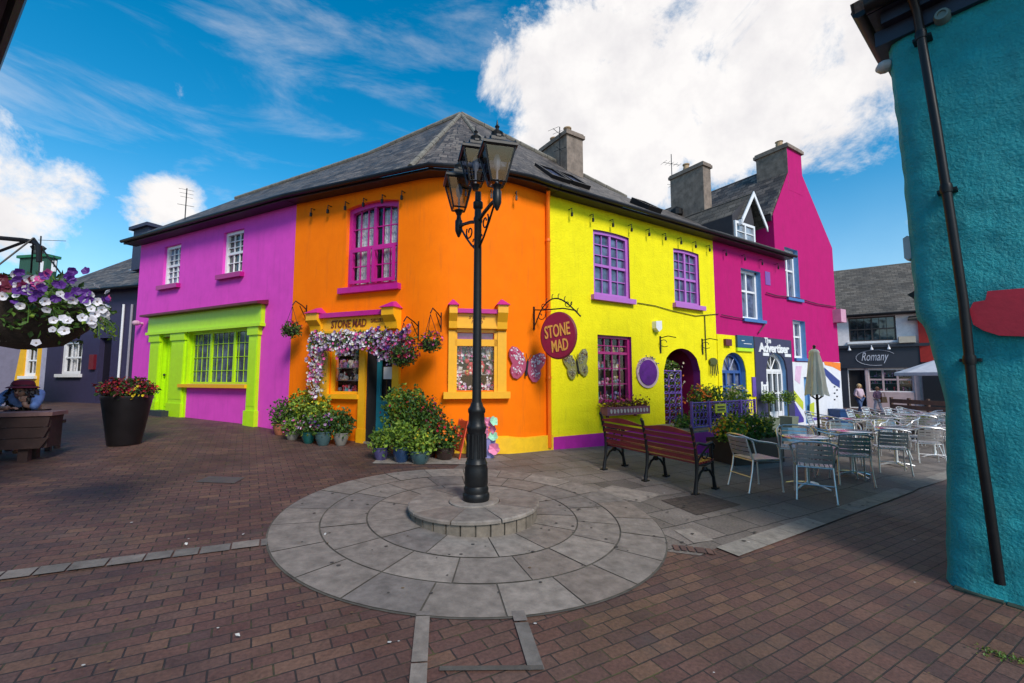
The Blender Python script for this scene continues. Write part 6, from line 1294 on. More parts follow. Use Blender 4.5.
# ================================================================ PLANTS
def leafball(mb, c, rx, ry, rz_, n, size, mats=(0, 1, 2), rng=rnd, el=1.7, shell=.45):
    c = Vector(c)
    for i in range(n):
        d = Vector((rng.gauss(0, 1), rng.gauss(0, 1), rng.gauss(0, 1))).normalized(); k_ = (shell + (1 - shell) * rng.random()) * (1 + .18 * math.sin(d.x * 7 + d.y * 5 + d.z * 6))
        mb.leaf(c + Vector((d.x * rx * k_, d.y * ry * k_, d.z * rz_ * k_)), size * rng.uniform(.6, 1.3), rng.choice(mats), rng, el, .4)
def blooms(mb, c, rx, ry, rz_, n, size, mats, rng=rnd, center=None, low=-1):
    c = Vector(c); i = 0
    while i < n:
        d = Vector((rng.gauss(0, 1), rng.gauss(0, 1), rng.gauss(0, 1))).normalized()
        if d.z < low: continue
        k_ = rng.uniform(.85, 1.12); mb.bloom(c + Vector((d.x * rx * k_, d.y * ry * k_, d.z * rz_ * k_)), size * rng.uniform(.75, 1.2), rng.choice(mats), rng, d, center); i += 1
def potplant(name, label, cat, x, y, r_, h, potmat, fol, flw=None, group=None, z=None, leafsize=.065, twigs=4):
    z = g(x, y) if z is None else z; o = thing(name, label, cat, (x, y, z), 0, group)
    mb = MB(); mb.lathe((x, y, z), [(r_ * .62, 0), (r_ * .70, h * .1), (r_ * .98, h * .6), (r_ * .95, h * .85), (r_ * 1.04, h * .9), (r_ * 1.04, h), (r_ * .9, h), (r_ * .88, h * .9)], 20); pt = mb.build('pot', potmat, o, smooth=True)
    mb = MB(); n = 0
    for (dx, dy, dz, rx, rz_, cnt, mats) in fol:
        c = (x + dx, y + dy, z + h + dz - .03); leafball(mb, c, rx * 1.08, rx * 1.08, rz_ * 1.05, int(cnt * 1.7), leafsize * 1.1, mats)
        for k_ in range(twigs): mb.tube([(x + rnd.uniform(-.03, .03), y, z + h * .9), (c[0] + rnd.uniform(-.5, .5) * rx, c[1] + rnd.uniform(-.5, .5) * rx, c[2] + rnd.uniform(-.2, .7) * rz_)], .005, 4, 3)
    tot = sum(max(3, int(flw['n'] * f_[5] / 300)) for f_ in fol) if flw else 0
    if flw and tot < 60:
        for (dx, dy, dz, rx, rz_, cnt, mats) in fol: blooms(mb, (x + dx, y + dy, z + h + dz - .03), rx, rx, rz_, max(3, int(flw['n'] * cnt / 300)), flw.get('s', .045), [4 + i for i in range(len(flw['c']))], low=-.5)
    leafball(mb, (x, y, z + h - .01), r_ * 1.25, r_ * 1.25, .09, 130, leafsize * .9, (0, 1, 2))
    mb.build('foliage', GREENS + [paint('stem', (.06, .07, .02), .8)] + ([PET[k_] for k_ in flw['c']] if flw else []), o)
    if flw and tot >= 60:
        mb = MB(); ms_ = [PET[k_] for k_ in flw['c']]
        for (dx, dy, dz, rx, rz_, cnt, mats) in fol: blooms(mb, (x + dx, y + dy, z + h + dz - .03), rx, rx, rz_, max(3, int(flw['n'] * cnt / 300)), flw.get('s', .045), list(range(len(ms_))), low=-.5)
        mb.build('flowers', ms_, o)
    return o
glaze = lambda n, c: paint('glazed ' + n, tuple(v * .45 for v in c), .22, var=.15, coat=.5)
terra = paint('terracotta', (.30, .10, .05), .85, var=.25, bump=.3)
gb_, gg_, gw_, gd_, gl_ = glaze('blue', (.03, .09, .22)), glaze('sea green', (.10, .20, .22)), glaze('off white', (.42, .40, .36)), glaze('dark brown', (.06, .03, .025)), glaze('lavender', (.15, .13, .34))
def wallpt(fr, px, out): # point standing `out` metres in front of a wall below pixel column px
    s = fr.col(px, -out); return fr.P(s, -out, 0)
L1 = [ # px, out, r, h, mat, label, fol spec, flowers
 (283, .30, .14, .22, terra, 'leafy potted plant with red buds at the purple and orange house joint', [(0, 0, .22, .20, .28, 260, (0, 2, 0))], dict(c=['red', 'maroon'], n=12, s=.04)),
 (295, .55, .13, .16, gw_, 'low trailing plant in pale pot with pink flowers left of the doorway', [(0, 0, .10, .2, .16, 220, (0, 1))], dict(c=['pink', 'mauve'], n=34, s=.045)),
 (303, .22, .17, .26, terra, 'tall yellow green bush in pot under the left shop window', [(0, 0, .34, .27, .32, 420, (1, 1, 0)), (-.18, .02, .12, .2, .2, 140, (0, 2))], dict(c=['yellow', 'cream'], n=16, s=.04)),
 (311, .62, .12, .20, glaze('teal', (.01, .16, .15)), 'pink flowering plant in teal pot left of the doorway', [(0, 0, .14, .20, .18, 200, (0, 2))], dict(c=['pink', 'mauve', 'white'], n=52, s=.05)),
 (322, .25, .16, .24, terra, 'yellow leaved shrub in pot under the left shop window', [(0, 0, .30, .25, .26, 380, (1, 1, 0))], dict(c=['yellow'], n=16, s=.04)),
 (325.5, .60, .14, .24, gg_, 'lilac flowering plant in grey blue pot', [(0, 0, .16, .22, .17, 240, (0, 2))], dict(c=['mauve', 'violet', 'pink'], n=64, s=.05)),
 (343, .42, .13, .22, gw_, 'dense green shrub in off-white pot beside the left door post', [(0, 0, .20, .20, .23, 360, (0, 2, 2))], None)]
GP = 'potted plants on the ground by the gallery door'
for px_, o_, r_, h_, m_, lb, fo, fl_ in L1:
    fr = FP if px_ < 290 else FO1; p = wallpt(fr, px_, o_); potplant('potted_plant', lb, 'potted plant', p.x, p.y, r_, h_, m_, fo, fl_, GP)
R1 = [
 (FO1, 383, .95, .12, .20, gl_, 'small grassy plant in lavender pot right of the door', [(0, 0, .14, .18, .17, 220, (0, 1))], None),
 (FO1, 403, .90, .13, .24, gb_, 'bright green bush in deep blue pot', [(0, 0, .20, .22, .22, 330, (0, 1))], None),
 (FO1, 421.5, .80, .16, .20, gg_, 'round bright green bush in sea green bowl', [(0, 0, .16, .23, .20, 340, (1, 0, 1))], dict(c=['yellow'], n=10, s=.035)),
 (FO1, 399, .40, .17, .30, terra, 'tall green shrub with red tips behind the blue pot', [(0, 0, .42, .26, .42, 560, (0, 1, 0))], dict(c=['red', 'maroon'], n=5, s=.04)),
 (FO1, 413, .38, .17, .32, terra, 'tallest green shrub against the orange wall beside the door', [(0, 0, .46, .27, .36, 560, (0, 1, 2))], dict(c=['red'], n=4, s=.04)),
 (FO1, 430, .32, .17, .30, gd_, 'upright dark shrub with maroon blooms against the orange wall', [(0, 0, .32, .24, .34, 460, (2, 0))], dict(c=['maroon', 'red'], n=30, s=.05)),
 (FO2, 446, .55, .16, .20, gd_, 'low plant with bright red flowers in dark brown bowl', [(0, 0, .20, .24, .24, 360, (0, 2))], dict(c=['red', 'orange'], n=46, s=.05))]
for fr, px_, o_, r_, h_, m_, lb, fo, fl_ in R1:
    p = wallpt(fr, px_, o_); potplant('potted_plant', lb, 'potted plant', p.x, p.y, r_, h_, m_, fo, fl_, GP)
# hanging baskets
def basket(label, c, r_, colors, nl=260, nf=45, br=None, size=.05):
    o = thing('hanging_basket', label, 'hanging basket', c); c = Vector(c)
    mb = MB(); mb.lathe(c, [(.02, -r_ * .8), (r_ * .45, -r_ * .65), (r_ * .75, -r_ * .3), (r_ * .82, 0), (r_ * .7, 0)], 14); mb.build('bowl', m_soil, o, smooth=True)
    mb = MB(); leafball(mb, c + Vector((0, 0, .02)), r_ * 1.05, r_ * 1.05, r_ * .8, nl, .05, (0, 2, 0)); leafball(mb, c - Vector((0, 0, r_ * .35)), r_ * .95, r_ * .95, r_ * .55, nl, .05, (2, 0), shell=.85); mb.build('foliage', GREENS, o)
    mb = MB(); ms_ = [PET[k_] for k_ in colors]; blooms(mb, c + Vector((0, 0, .03)), r_ * 1.1, r_ * 1.1, r_ * .85, nf, size, list(range(len(ms_))), low=-.6); mb.build('flowers', ms_, o)
    if br is not None:
        mb = MB(); top = c + Vector((0, 0, r_ + .28))
        for k_ in range(3): a = k_ * 2.09; mb.tube([c + Vector((math.cos(a) * r_ * .85, math.sin(a) * r_ * .85, 0)), top], .005, 4)
        mb.build('chain', m_iron, o); w0 = Vector(br); mb = MB(); d = (top - w0)
        mb.tube([w0, w0 + Vector((0, 0, .06)) + d * .3, w0 + d * .8 + Vector((0, 0, .12)), top + Vector((0, 0, .02))], .011, 6); mb.tube([w0 - Vector((0, 0, .25)), w0 + Vector((0, 0, .1))], .012, 5); mb.tube([w0 - Vector((0, 0, .2)), w0 + d * .5 + Vector((0, 0, .05))], .009, 5); mb.build('wall_bracket', m_iron, o)
    return o
def bk(fr, px, py, out, r_, *a, **k):
    s, z = fr.pix(px, py, -out); return basket(a[0], fr.P(s, -out, z), r_, a[1], br=fr.P(s + k.pop('ds', 0), -.005, z + r_ + .26), **k)
bk(FO1, 291.5, 329, .35, .17, 'small hanging basket at the joint of purple and orange walls', ['maroon', 'orange', 'red'], nf=26)
bk(FO1, 430, 342, .35, .19, 'round hanging basket with red edging between the two shopfronts', ['red', 'pink'], nf=30)
bk(FO1, 403, 353, .45, .24, 'large red flowered hanging basket right of the gallery door', ['red', 'maroon', 'pink'], nl=420, nf=110)
# flower garland over the shopfront
s0, s1_ = FO1.col(311, -.3), FO1.col(412, -.3); zg = FO1.pix(355, 346)[1]; p0 = FO1.P((s0 + s1_) / 2, -.2, zg)
o = thing('flower_garland', 'thick garland of white mauve and purple flowers draped over the gallery shopfront', 'garland', p0)
mb = MB(); mf = MB(); rg = random.Random(12)
for i in range(1900):
    t_ = rg.random(); s = s0 + (s1_ - s0) * t_; w_ = .16 + .05 * math.sin(t_ * 19); z = zg + .06 + rg.gauss(0, .5) * w_ - (.04 if t_ > .6 else 0)
    mb.leaf(FO1.P(s, -.2 - rg.random() * .2, z), .06, rg.choice([0, 2, 0]), rg)
for i in range(900):
    t_ = rg.random(); s = s0 + (s1_ - s0) * t_; w_ = .20 + .06 * math.sin(t_ * 19 + 1); z = zg + .06 + rg.uniform(-1, .9) * w_
    ms = rg.choice([0, 0, 0, 1, 2, 3, 4, 5]) if t_ < .65 else rg.choice([1, 2, 3, 3, 4, 0, 1, 6]); mf.bloom(FO1.P(s, -.30 - rg.random() * .14, z), rg.uniform(.035, .075), ms, rg, -FO1.n + Vector((0, 0, .2)))
for k_, (sx, ln) in enumerate(((312.5, .75), (314.5, .9), (317.5, 1.0), (320, .95), (322, .7), (340, .25), (350, .2), (380, .3), (388, .35), (394, .4))):
    for i in range(int(70 * ln)):
        t_ = rg.random(); s = FO1.col(sx, -.3) + rg.gauss(0, .045); p_ = FO1.P(s, -.25 - rg.random() * .1, zg - t_ * ln); mb.leaf(p_, .05, rg.choice([0, 2]), rg); mf.bloom(p_ - FO1.n * .04, rg.uniform(.04, .075), rg.choice([0, 0, 5, 1, 4]) if sx < 345 else rg.choice([1, 3, 2, 0]), rg, -FO1.n)
mb.build('foliage', GREENS, o); mf.build('flowers', [PET[k_] for k_ in ('white', 'mauve', 'violet', 'mauve', 'pink', 'cream', 'red')], o)
mb = MB()
for s in (s0 + .1, (s0 + s1_) / 2, s1_ - .2): mb.tube([FO1.P(s, -.03, zg + .05), FO1.P(s, -.25, zg + .05)], .012, 5)
mb.tube([FO1.P(s0, -.24, zg + .05), FO1.P(s1_, -.24, zg + .05)], .015, 5); mb.build('support_rail', m_iron, o)
# big petunia basket, top left foreground
c = at(34, 312, 3.15); c = at(27, 308, 3.15); o = thing('petunia_basket', 'huge hanging basket of white and purple petunias in the left foreground', 'hanging basket', c)
mb = MB(); mb.lathe(c, [(.03, -.30), (.20, -.265), (.33, -.14), (.39, .0), (.36, .01)], 24); mb.build('bowl', m_soil, o, smooth=True)
mb = MB(); leafball(mb, c + Vector((0, 0, .02)), .42, .40, .21, 2300, .055, (0, 0, 2, 2)); leafball(mb, c + Vector((.14, -.08, -.03)), .31, .28, .18, 1000, .05, (0, 0, 2)); leafball(mb, c + Vector((-.05, 0, -.12)), .38, .38, .15, 1100, .05, (2, 2, 0))
for k_ in range(26):
    a = rnd.uniform(-2.6, .6); q = c + Vector((math.cos(a) * .42, math.sin(a) * .42, -.02)); q2 = q + Vector((math.cos(a) * .09, math.sin(a) * .09, -.13 - rnd.random() * .1)); mb.tube([q, q + (q2 - q) * .5 + Vector((math.cos(a) * .04, math.sin(a) * .04, 0)), q2], .003, 4, 0)
    for j in range(9): mb.leaf(q.lerp(q2, rnd.random()), .04, rnd.choice([0, 1]))
mb.build('foliage', GREENS, o)
mb = MB(); pm = [PET['white'], PET['violet'], PET['maroon'], PET['pink'], paint('petunia throat', (.18, .14, .10), .8), PET['red']]
def pet(px, py, s_, m_): d_ = c - Vector((0, 0, 0)); q = at(px, py, 3.15 - .40 * math.sqrt(max(.05, 1 - min(1, abs(px - 34) / 80) ** 2))); mb.bloom(q, s_, m_, rnd, (Vector((0, 0, 1.5)) - q + Vector((0, 0, .4))).normalized(), 4 if m_ == 0 else None)
for x_, y_ in ((4, 295), (17, 297), (32, 291), (46, 303), (67, 296), (74, 300), (85, 302), (92, 309), (103, 308), (84, 317), (95, 316), (65, 317), (66, 321), (52, 321), (51, 328), (66, 332), (91, 322), (95, 324), (19, 306), (37, 344), (48, 311), (98, 303), (88, 297), (60, 294), (105, 312)): pet(x_ + rnd.uniform(-2, 2), y_ + rnd.uniform(-2, 2), rnd.uniform(.045, .062), 0)
for i in range(24): pet(rnd.uniform(15, 92), rnd.uniform(270, 298) + abs(rnd.gauss(0, 6)), .058, 1)
for i in range(26): pet(rnd.uniform(-10, 50), rnd.uniform(272, 290), .055, rnd.choice([2, 2, 3, 1, 0]))
for i in range(30): a = rnd.uniform(0, 3.1); q = c + Vector((math.cos(a) * .44, math.sin(a) * .42, rnd.uniform(-.1, .2))); mb.bloom(q, .055, rnd.choice([0, 1, 3]), rnd, q - c)
mb.build('flowers', pm, o)
mb = MB(); 
for k_ in range(3): a = k_ * 2.09 + .3; mb.tube([c + Vector((math.cos(a) * .36, math.sin(a) * .36, 0)), c + Vector((0, 0, .52))], .006, 5)
mb.build('chain', m_iron, o)
mb = MB(); top = c + Vector((0, 0, .52)); tt = at(39, 246, 3.15); w0 = at(-70, 236, 3.3)
top = Vector((c.x + .04, c.y, tt.z)); mb.tube([w0, at(0, 238, 3.2), at(22, 240, 3.16), at(34, 242, 3.15), at(39, 246, 3.15), at(39, 262, 3.15)], .016, 8); mb.tube([at(-70, 262, 3.3), at(0, 251, 3.2), at(24, 242, 3.16)], .010, 6); mb.build('hanging_bracket', m_iron, o, smooth=True)
# tall tapered pot
p = G(124, 444.5); o = thing('tall_planter', 'tall tapered black planter full of dark red flowers before the lime shopfront', 'planter', p); x, y, z = p
mb = MB(); mb.lathe(p, [(.205, 0), (.215, .01), (.325, .72), (.335, .74), (.335, .785), (.31, .785), (.30, .70)], 40); mb.build('pot', paint('black planter', (.012, .011, .013), .35, var=.3, scale=5), o, smooth=True)
mb = MB(); mb.lathe(p + Vector((0, 0, 0)), [(.30, .73), (.01, .74)], 20, 3); leafball(mb, (x, y, z + .88), .38, .37, .19, 1300, .07, (2, 3, 3, 2, 0)); mb.build('foliage', GREENS + [leafm('dark red leaf', (.16, .018, .025))], o)
mb = MB(); blooms(mb, (x, y, z + .88), .36, .35, .18, 300, .04, [0, 0, 2, 2, 2, 0, 0, 1], low=-.35); 
for i in range(12): mb.bloom((x + .28 + rnd.gauss(0, .05), y - .2 + rnd.gauss(0, .06), z + .80 + rnd.gauss(0, .05)), .045, 3, rnd, (0, -1, .4))
mb.build('flowers', [PET['red'], PET['orange'], PET['maroon'], PET['yellow']], o)

# ================================================================ YELLOW HOUSE FRONTAGE: flower box, ramp, railing, planter
s0, s1_ = FY.col(598), FY.col(640); z0, z1 = FY.pix(618, 414)[1], FY.pix(618, 406)[1]
o = thing('window_box', 'dusty pink window box of rust coloured flowers under the raspberry window', 'window box', FY.P((s0 + s1_) / 2, -.15, z0), FY.a)
mb = MB(); mb.box(FY, s0, s1_, -.26, -.24, z0, z1); mb.box(FY, s0, s1_, -.06, -.052, z0, z1); mb.box(FY, s0, s0 + .02, -.24, -.06, z0, z1); mb.box(FY, s1_ - .02, s1_, -.24, -.06, z0, z1); mb.box(FY, s0 + .02, s1_ - .02, -.24, -.06, z0, z1 - .03); mb.box(FY, s0 + .2, s0 + .24, -.06, 0, z0 - .06, z0); mb.box(FY, s1_ - .24, s1_ - .2, -.06, 0, z0 - .06, z0); mb.build('box', paint('dusty plum wood', (.22, .07, .10), .7, var=.3, bump=.3), o)
mb = MB()
for i in range(12): s = s0 + .1 + (s1_ - s0 - .2) * i / 11; mb.prism(FY, oval(FY, s, (z0 + z1) / 2, .03, .045, 0, 0, 8), -.272, -.261)
mb.build('carved_trim', paint('worn cream', (.5, .42, .36), .8), o)
mb = MB(); 
for i in range(520): mb.leaf(FY.P(rnd.uniform(s0 - .05, s1_ + .05), -.15 + rnd.gauss(0, .05), z1 + abs(rnd.gauss(0, .09))), .06, rnd.choice([0, 1, 2]))
mb.build('foliage', [leafm('rust leaf', (.22, .06, .015)), leafm('olive leaf', (.10, .075, .015)), leafm('maroon leaf', (.14, .025, .02))], o)
# ramp platform
OUT = 1.32; q0 = FY.col(692, -OUT); q1 = FY.col(757, -OUT) ; zf = max(zb(FY, q0, -OUT), zb(FY, q1, -OUT)); ztopr = FY.pix(710, 431.5, -OUT)[1]
o = thing('entrance_ramp', 'raised magenta sided ramp in front of the arched doorways', 'ramp', FY.P((q0 + q1) / 2, -OUT / 2, g(4, 10)), FY.a)
mb = MB(); mb.hexa([FY.P(a, b, c_) for c_, zz in ((-.3, 0), (0, 1)) for a, b in ((q0, -OUT), (q1, -OUT), (q1, -.055), (q0, -.055))][:4] + [FY.P(q0, -OUT, ztopr), FY.P(q1, -OUT, ztopr), FY.P(q1, -.055, ztopr), FY.P(q0, -.055, ztopr)], 0)
mb.box(FY, q0 + .01, q1 - .01, -OUT + .01, -.056, ztopr + .001, ztopr + .03, 1); mb.build('ramp_body', [paint('magenta plinth', (.45, .012, .30), .6), GR[1]], o)
o = thing('iron_railing', 'violet wrought iron railing with ring panels along the ramp', 'railing', FY.P(q0, -OUT + .05, ztopr), FY.a)
zr1 = FY.pix(720, 402, -OUT)[1]; yv = -OUT + .06
for i in range(5): s = q0 + .04 + (q1 - q0 - .08) * i / 4; mb = MB(); mb.box(FY, s - .022, s + .022, yv - .022, yv + .022, ztopr + .03, zr1 + .03); mb.build('post', paint('violet iron', (.16, .07, .38), .4), o)
mb = MB(); 
for z in (ztopr + .1, zr1): mb.tube([FY.P(q0 + .04, yv, z), FY.P(q1 - .04, yv, z)], .016, 6)
nr = 18
for i in range(nr):
    s = q0 + .04 + (q1 - q0 - .08) * (i + .5) / nr; rr_ = (q1 - q0) / nr * .46
    for z in (ztopr + .1 + (zr1 - ztopr - .1) * t_ for t_ in (.2, .5, .8)): mb.tube([FY.P(s + rr_ * math.cos(a), yv, z + rr_ * 1.0 * math.sin(a)) for a in [j * .7854 for j in range(9)]], .008, 4, cap=False)
    mb.tube([FY.P(s - rr_, yv, ztopr + .1), FY.P(s - rr_, yv, zr1)], .007, 4)
mb.build('ring_panel', paint('violet iron', (.16, .07, .38), .4), o)
mb = MB(); sx0, sx1 = FY.col(715, -OUT), FY.col(725.5, -OUT); mb.box(FY, sx0, sx1, yv - .05, yv - .03, FY.pix(720, 413, -OUT)[1], FY.pix(720, 404, -OUT)[1]); nt_ = mb.build('notice_board', paint('notice yellow', (.80, .70, .02), .5), o)
mb = MB()
for i in range(2): zz = FY.pix(720, 407 + i * 3, -OUT)[1]; mb.box(FY, sx0 + .06, sx1 - .06, yv - .056, yv - .051, zz - .015, zz + .015)
mb.build('lettering', m_black, nt_)
p = FY.P(FY.col(685, -.75), -.75, 0); potplant('potted_plant', 'terracotta pot of grassy greenery at the foot of the violet gate', 'potted plant', p.x, p.y, .2, .26, terra, [(0, 0, .22, .28, .26, 420, (0, 1, 2))], None, None)
for px_, ot, lb, col_ in ((700, .6, 'orange flowering plant behind the violet railing', ['orange', 'orange']), (713, .7, 'dark leafy plant behind the yellow notice on the railing', None), (736, .9, 'pale leafy bush behind the right end of the violet railing', ['cream'])):
    p = FY.P(FY.col(px_, -ot), -ot, 0); potplant('potted_plant', lb, 'potted plant', p.x, p.y, .17, .3, gd_, [(0, 0, .28, .26, .34, 420, (0, 2, 1) if col_ != ['cream'] else (1, 1, 0))], dict(c=col_, n=60, s=.06) if col_ else None, None, z=ztopr + .03)
# square black planters right of the bench
p0 = G(737, 467); p1 = G(783, 463); F_ = Fr(p0.x, p0.y + .05, math.degrees(math.atan2(p1.y - p0.y, p1.x - p0.x)))
lnp = (p1 - p0).length + .1
o = thing('trough_planter', 'black box planter of yellow flowers and leafy shrubs behind the silver chair', 'planter', F_.P(lnp / 2, .25, zb(F_, 0)), F_.a); zq = zb(F_, lnp / 2)
hh = .46; mb = MB(); mb.box(F_, 0, lnp, 0, .55, zq - .05, zq + hh - .08, 0); mb.box(F_, -.03, lnp + .03, -.03, 0.0, zq + hh - .08, zq + hh); mb.box(F_, -.03, lnp + .03, .55, .58, zq + hh - .08, zq + hh); mb.box(F_, -.03, 0, 0, .55, zq + hh - .08, zq + hh); mb.box(F_, lnp, lnp + .03, 0, .55, zq + hh - .08, zq + hh); mb.build('trough', paint('black trough', (.014, .013, .014), .5, var=.3), o)
mb = MB(); mb.box(F_, 0.01, lnp - .01, .01, .54, zq + hh - .079, zq + hh - .03); mb.build('soil', m_soil, o)
mb = MB(); leafball(mb, F_.P(.12, .2, zq + hh + .15), .28, .25, .24, 600, .08, (0, 1, 1)); leafball(mb, F_.P(lnp * .62, .25, zq + hh + .15), .26, .25, .26, 560, .08, (0, 2, 0)); leafball(mb, F_.P(lnp * .9, .2, zq + hh + .02), .18, .2, .13, 260, .06, (2, 0)); leafball(mb, F_.P(lnp * .3, .1, zq + hh + .0), .3, .2, .1, 260, .06, (0, 2))
for i in range(50):
    b_ = F_.P(rnd.uniform(.0, lnp), .2, zq + hh); t_ = b_ + Vector((rnd.uniform(-.15, .15), rnd.uniform(-.1, .1), rnd.uniform(.3, .5))); mb.tube([b_, t_], .004, 4, 0)
    for j in range(7): mb.leaf(b_.lerp(t_, rnd.uniform(.3, 1)), .085, rnd.choice([0, 1]), el=2.4)
mb.build('foliage', GREENS, o); mb = MB(); blooms(mb, F_.P(.12, .2, zq + hh + .17), .30, .27, .26, 110, .05, [0, 0, 1], low=-.3); blooms(mb, F_.P(lnp * .5, .2, zq + hh + .17), .26, .27, .26, 26, .045, [0], low=-.3); mb.build('flowers', [PET['yellow'], PET['orange']], o)
# hedge trough far terrace
p = at(888, 410, 12.6); zf_ = g(p.x, 12.6); F_ = Fr(p.x - .75, 12.6, -20)
o = thing('hedge_trough', 'long trough of yellow green hedge plants at the far end of the terrace', 'planter', F_.P(.75, .2, zf_), F_.a)
mb = MB(); mb.box(F_, 0, 1.5, 0, .4, zf_ - .05, zf_ + .42); mb.build('trough', paint('dark trough', (.03, .02, .02), .7), o)
mb = MB()
for i in range(1100): mb.leaf(F_.P(rnd.uniform(-.05, 1.55), rnd.uniform(-.05, .45), zf_ + .40 + rnd.random() * .22), .07, rnd.choice([0, 1, 1, 2]))
mb.build('foliage', [GREENS[1], leafm('lime leaf', (.22, .24, .02)), GREENS[0]], o)
# doorway bay trees by white door
for px_, ot, lb in ((767.5, .25, 'clipped leafy plant in pot left of the white arched door'), (786.5, .3, 'ball shaped tree in grey square pot right of the white arched door')):
    p = FY.P(FY.col(px_, -ot), -ot, 0); o = thing('potted_tree', lb, 'potted tree', (p.x, p.y, g(p.x, p.y))); z = g(p.x, p.y); F_ = Fr(p.x, p.y, 32)
    mb = MB(); mb.hexa([F_.P(a, b, z + c_) for c_, k_ in ((0, .8), (.38, 1)) for a, b in ((-.19 * k_, -.19 * k_), (.19 * k_, -.19 * k_), (.19 * k_, .19 * k_), (-.19 * k_, .19 * k_))]); mb.build('pot', paint('grey green stone pot', (.16, .18, .13), .85, bump=.4), o)
    mb = MB(); mb.tube([(p.x, p.y, z + .35), (p.x, p.y, z + .85)], .018, 6); mb.build('trunk', paint('stem', (.06, .07, .02), .8), o); mb = MB(); leafball(mb, (p.x, p.y, z + .92), .20, .20, .19, 460, .065, (0, 1, 0)); mb.build('crown', GREENS, o)

# ================================================================ SIGNS AND ORNAMENTS
cs_ = at(558.5, 335.5, 7.75); FS = Fr(cs_.x, cs_.y, -30)
o = thing('hanging_sign', 'oval maroon hanging shop sign with gold lettering on black scroll bracket', 'hanging sign', cs_, FS.a)
ra = 16.4 / FPX * 7.75 / math.cos(R(30)) * .98; rb = 22.6 / FPX * 7.75
mb = MB(); mb.prism(FS, oval(FS, 0, cs_.z, ra, rb, 0, 0, 40), -.03, .03); bd_ = mb.build('board', paint('maroon sign board', (.30, .008, .04), .4, var=.1), o)
mb = MB(); mb.tube([FS.P(ra * math.cos(a), 0, cs_.z + rb * math.sin(a)) for a in [6.2832 * i / 40 for i in range(41)]], .028, 7, cap=False); mb.build('rim', paint('crimson rim', (.20, .012, .03), .4), bd_)
lm = paint('gold letter', (.78, .36, .06), .5)
t = text_mb('STONE', FS, 0, cs_.z + .09, .23, -.032, .008, width=ra * 1.52, shear=.12, bold=.012); xf(t, Matrix.Translation(cs_) @ Matrix.Rotation(R(-8), 4, FS.n) @ Matrix.Translation(-cs_)); t.build('lettering', lm, bd_)
t = text_mb('MAD', FS, .01, cs_.z - .18, .21, -.032, .008, width=ra * .98, shear=.1, bold=.012); xf(t, Matrix.Translation(cs_) @ Matrix.Rotation(R(-8), 4, FS.n) @ Matrix.Translation(-cs_)); t.build('lettering', lm, bd_)
mb = MB(); wq = FO3.P(FO3.col(534), -.01, at(534, 312, 8.2).z); mb.tube([wq + Vector((0, 0, .12)), wq - Vector((0, 0, .32))], .02, 6)
tip = FS.P(.42, 0, cs_.z + rb + .18); mb.tube([wq + Vector((0, 0, .06)), FS.P(-.3, 0, cs_.z + rb + .08), FS.P(.1, 0, cs_.z + rb + .08), FS.P(.34, 0, cs_.z + rb + .02)], .013, 6)
arc = [FS.P(-.42 + .84 * i / 14, 0, cs_.z + rb * .78 + .36 * math.sin(math.pi * (i / 14) ** .8)) for i in range(15)]; mb.tube(arc, .013, 6)
for i in range(3, 14, 2): q = arc[i]; mb.tube([q, q + Vector((0, 0, .06)), q + Vector((.02, 0, .09))], .008, 5)
for k_ in (-.28, .18): cc = FS.P(k_, 0, cs_.z + rb + .16); mb.tube([cc + FS.u * (math.cos(a) * (.012 + .011 * a)) + Vector((0, 0, math.sin(a) * (.012 + .011 * a))) for a in [i * .6 for i in range(12)]], .008, 5)
cc = wq + Vector((.13, -.05, -.06)); mb.tube([cc + FS.u * (math.cos(a) * (.012 + .013 * a)) + Vector((0, 0, math.sin(a) * (.012 + .013 * a))) for a in [i * .6 for i in range(12)]], .009, 5); mb.tube([wq - Vector((0, 0, .28)), FS.P(-.40, 0, cs_.z + rb * .9)], .010, 5)
mb.build('bracket', m_iron, o)
WING = [(0, .02), (.05, .13), (.16, .26), (.30, .34), (.42, .34), (.47, .26), (.46, .14), (.40, .05), (.36, .0), (.39, -.08), (.37, -.18), (.30, -.26), (.20, -.27), (.10, -.19), (.03, -.08)]
def butterfly(label, fr, px, py, w_, h_, tilt=0, mats=None, y=-.04):
    s, z = fr.pix(px, py); o = thing('butterfly_ornament', label, 'wall ornament', fr.P(s, 0, z - h_ / 2), fr.a); k_ = w_ / .94; kh = h_ / .64
    def X(p, sg): a, b = p[0] * sg * k_, p[1] * kh; c_, d_ = math.cos(tilt), math.sin(tilt); return (s + a * c_ - b * d_, z + a * d_ + b * c_)
    for sg in (-1, 1):
        mb = MB(); pts = [X(p, sg) for p in WING]; pts = pts if sg > 0 else pts[::-1]; mb.prism(fr, pts, y, y + .02, 0)
        rr = random.Random(4)
        for i in range(110):
            a = rr.random() * 6.28; r_ = rr.random() ** .5 * .12; cx, cy = rr.choice([(.30, .20), (.22, -.10), (.34, .24), (.16, .10), (.27, -.12), (.2, .17)]); q = X((cx + r_ * math.cos(a), cy + r_ * .7 * math.sin(a)), sg); d = .011 + rr.random() * .011; mb.prism(fr, [(q[0] + d * math.cos(t_), q[1] + d * math.sin(t_)) for t_ in (0, 1.26, 2.5, 3.77, 5.0)], y - .008, y - .001, rr.choice([1, 2, 3]))
        mb.build('wing', mats, o)
    mb = MB(); a, b = X((0, .12), 1), X((0, -.18), 1); mb.tube([fr.P(a[0], y - .01, a[1]), fr.P(b[0], y - .01, b[1])], .022, 6)
    for sg in (-1, 1): q = X((.07 * sg, .26), 1); mb.tube([fr.P(a[0], y, a[1]), fr.P(q[0], y - .01, q[1])], .006, 4)
    mb.build('butterfly_body', m_black, o)
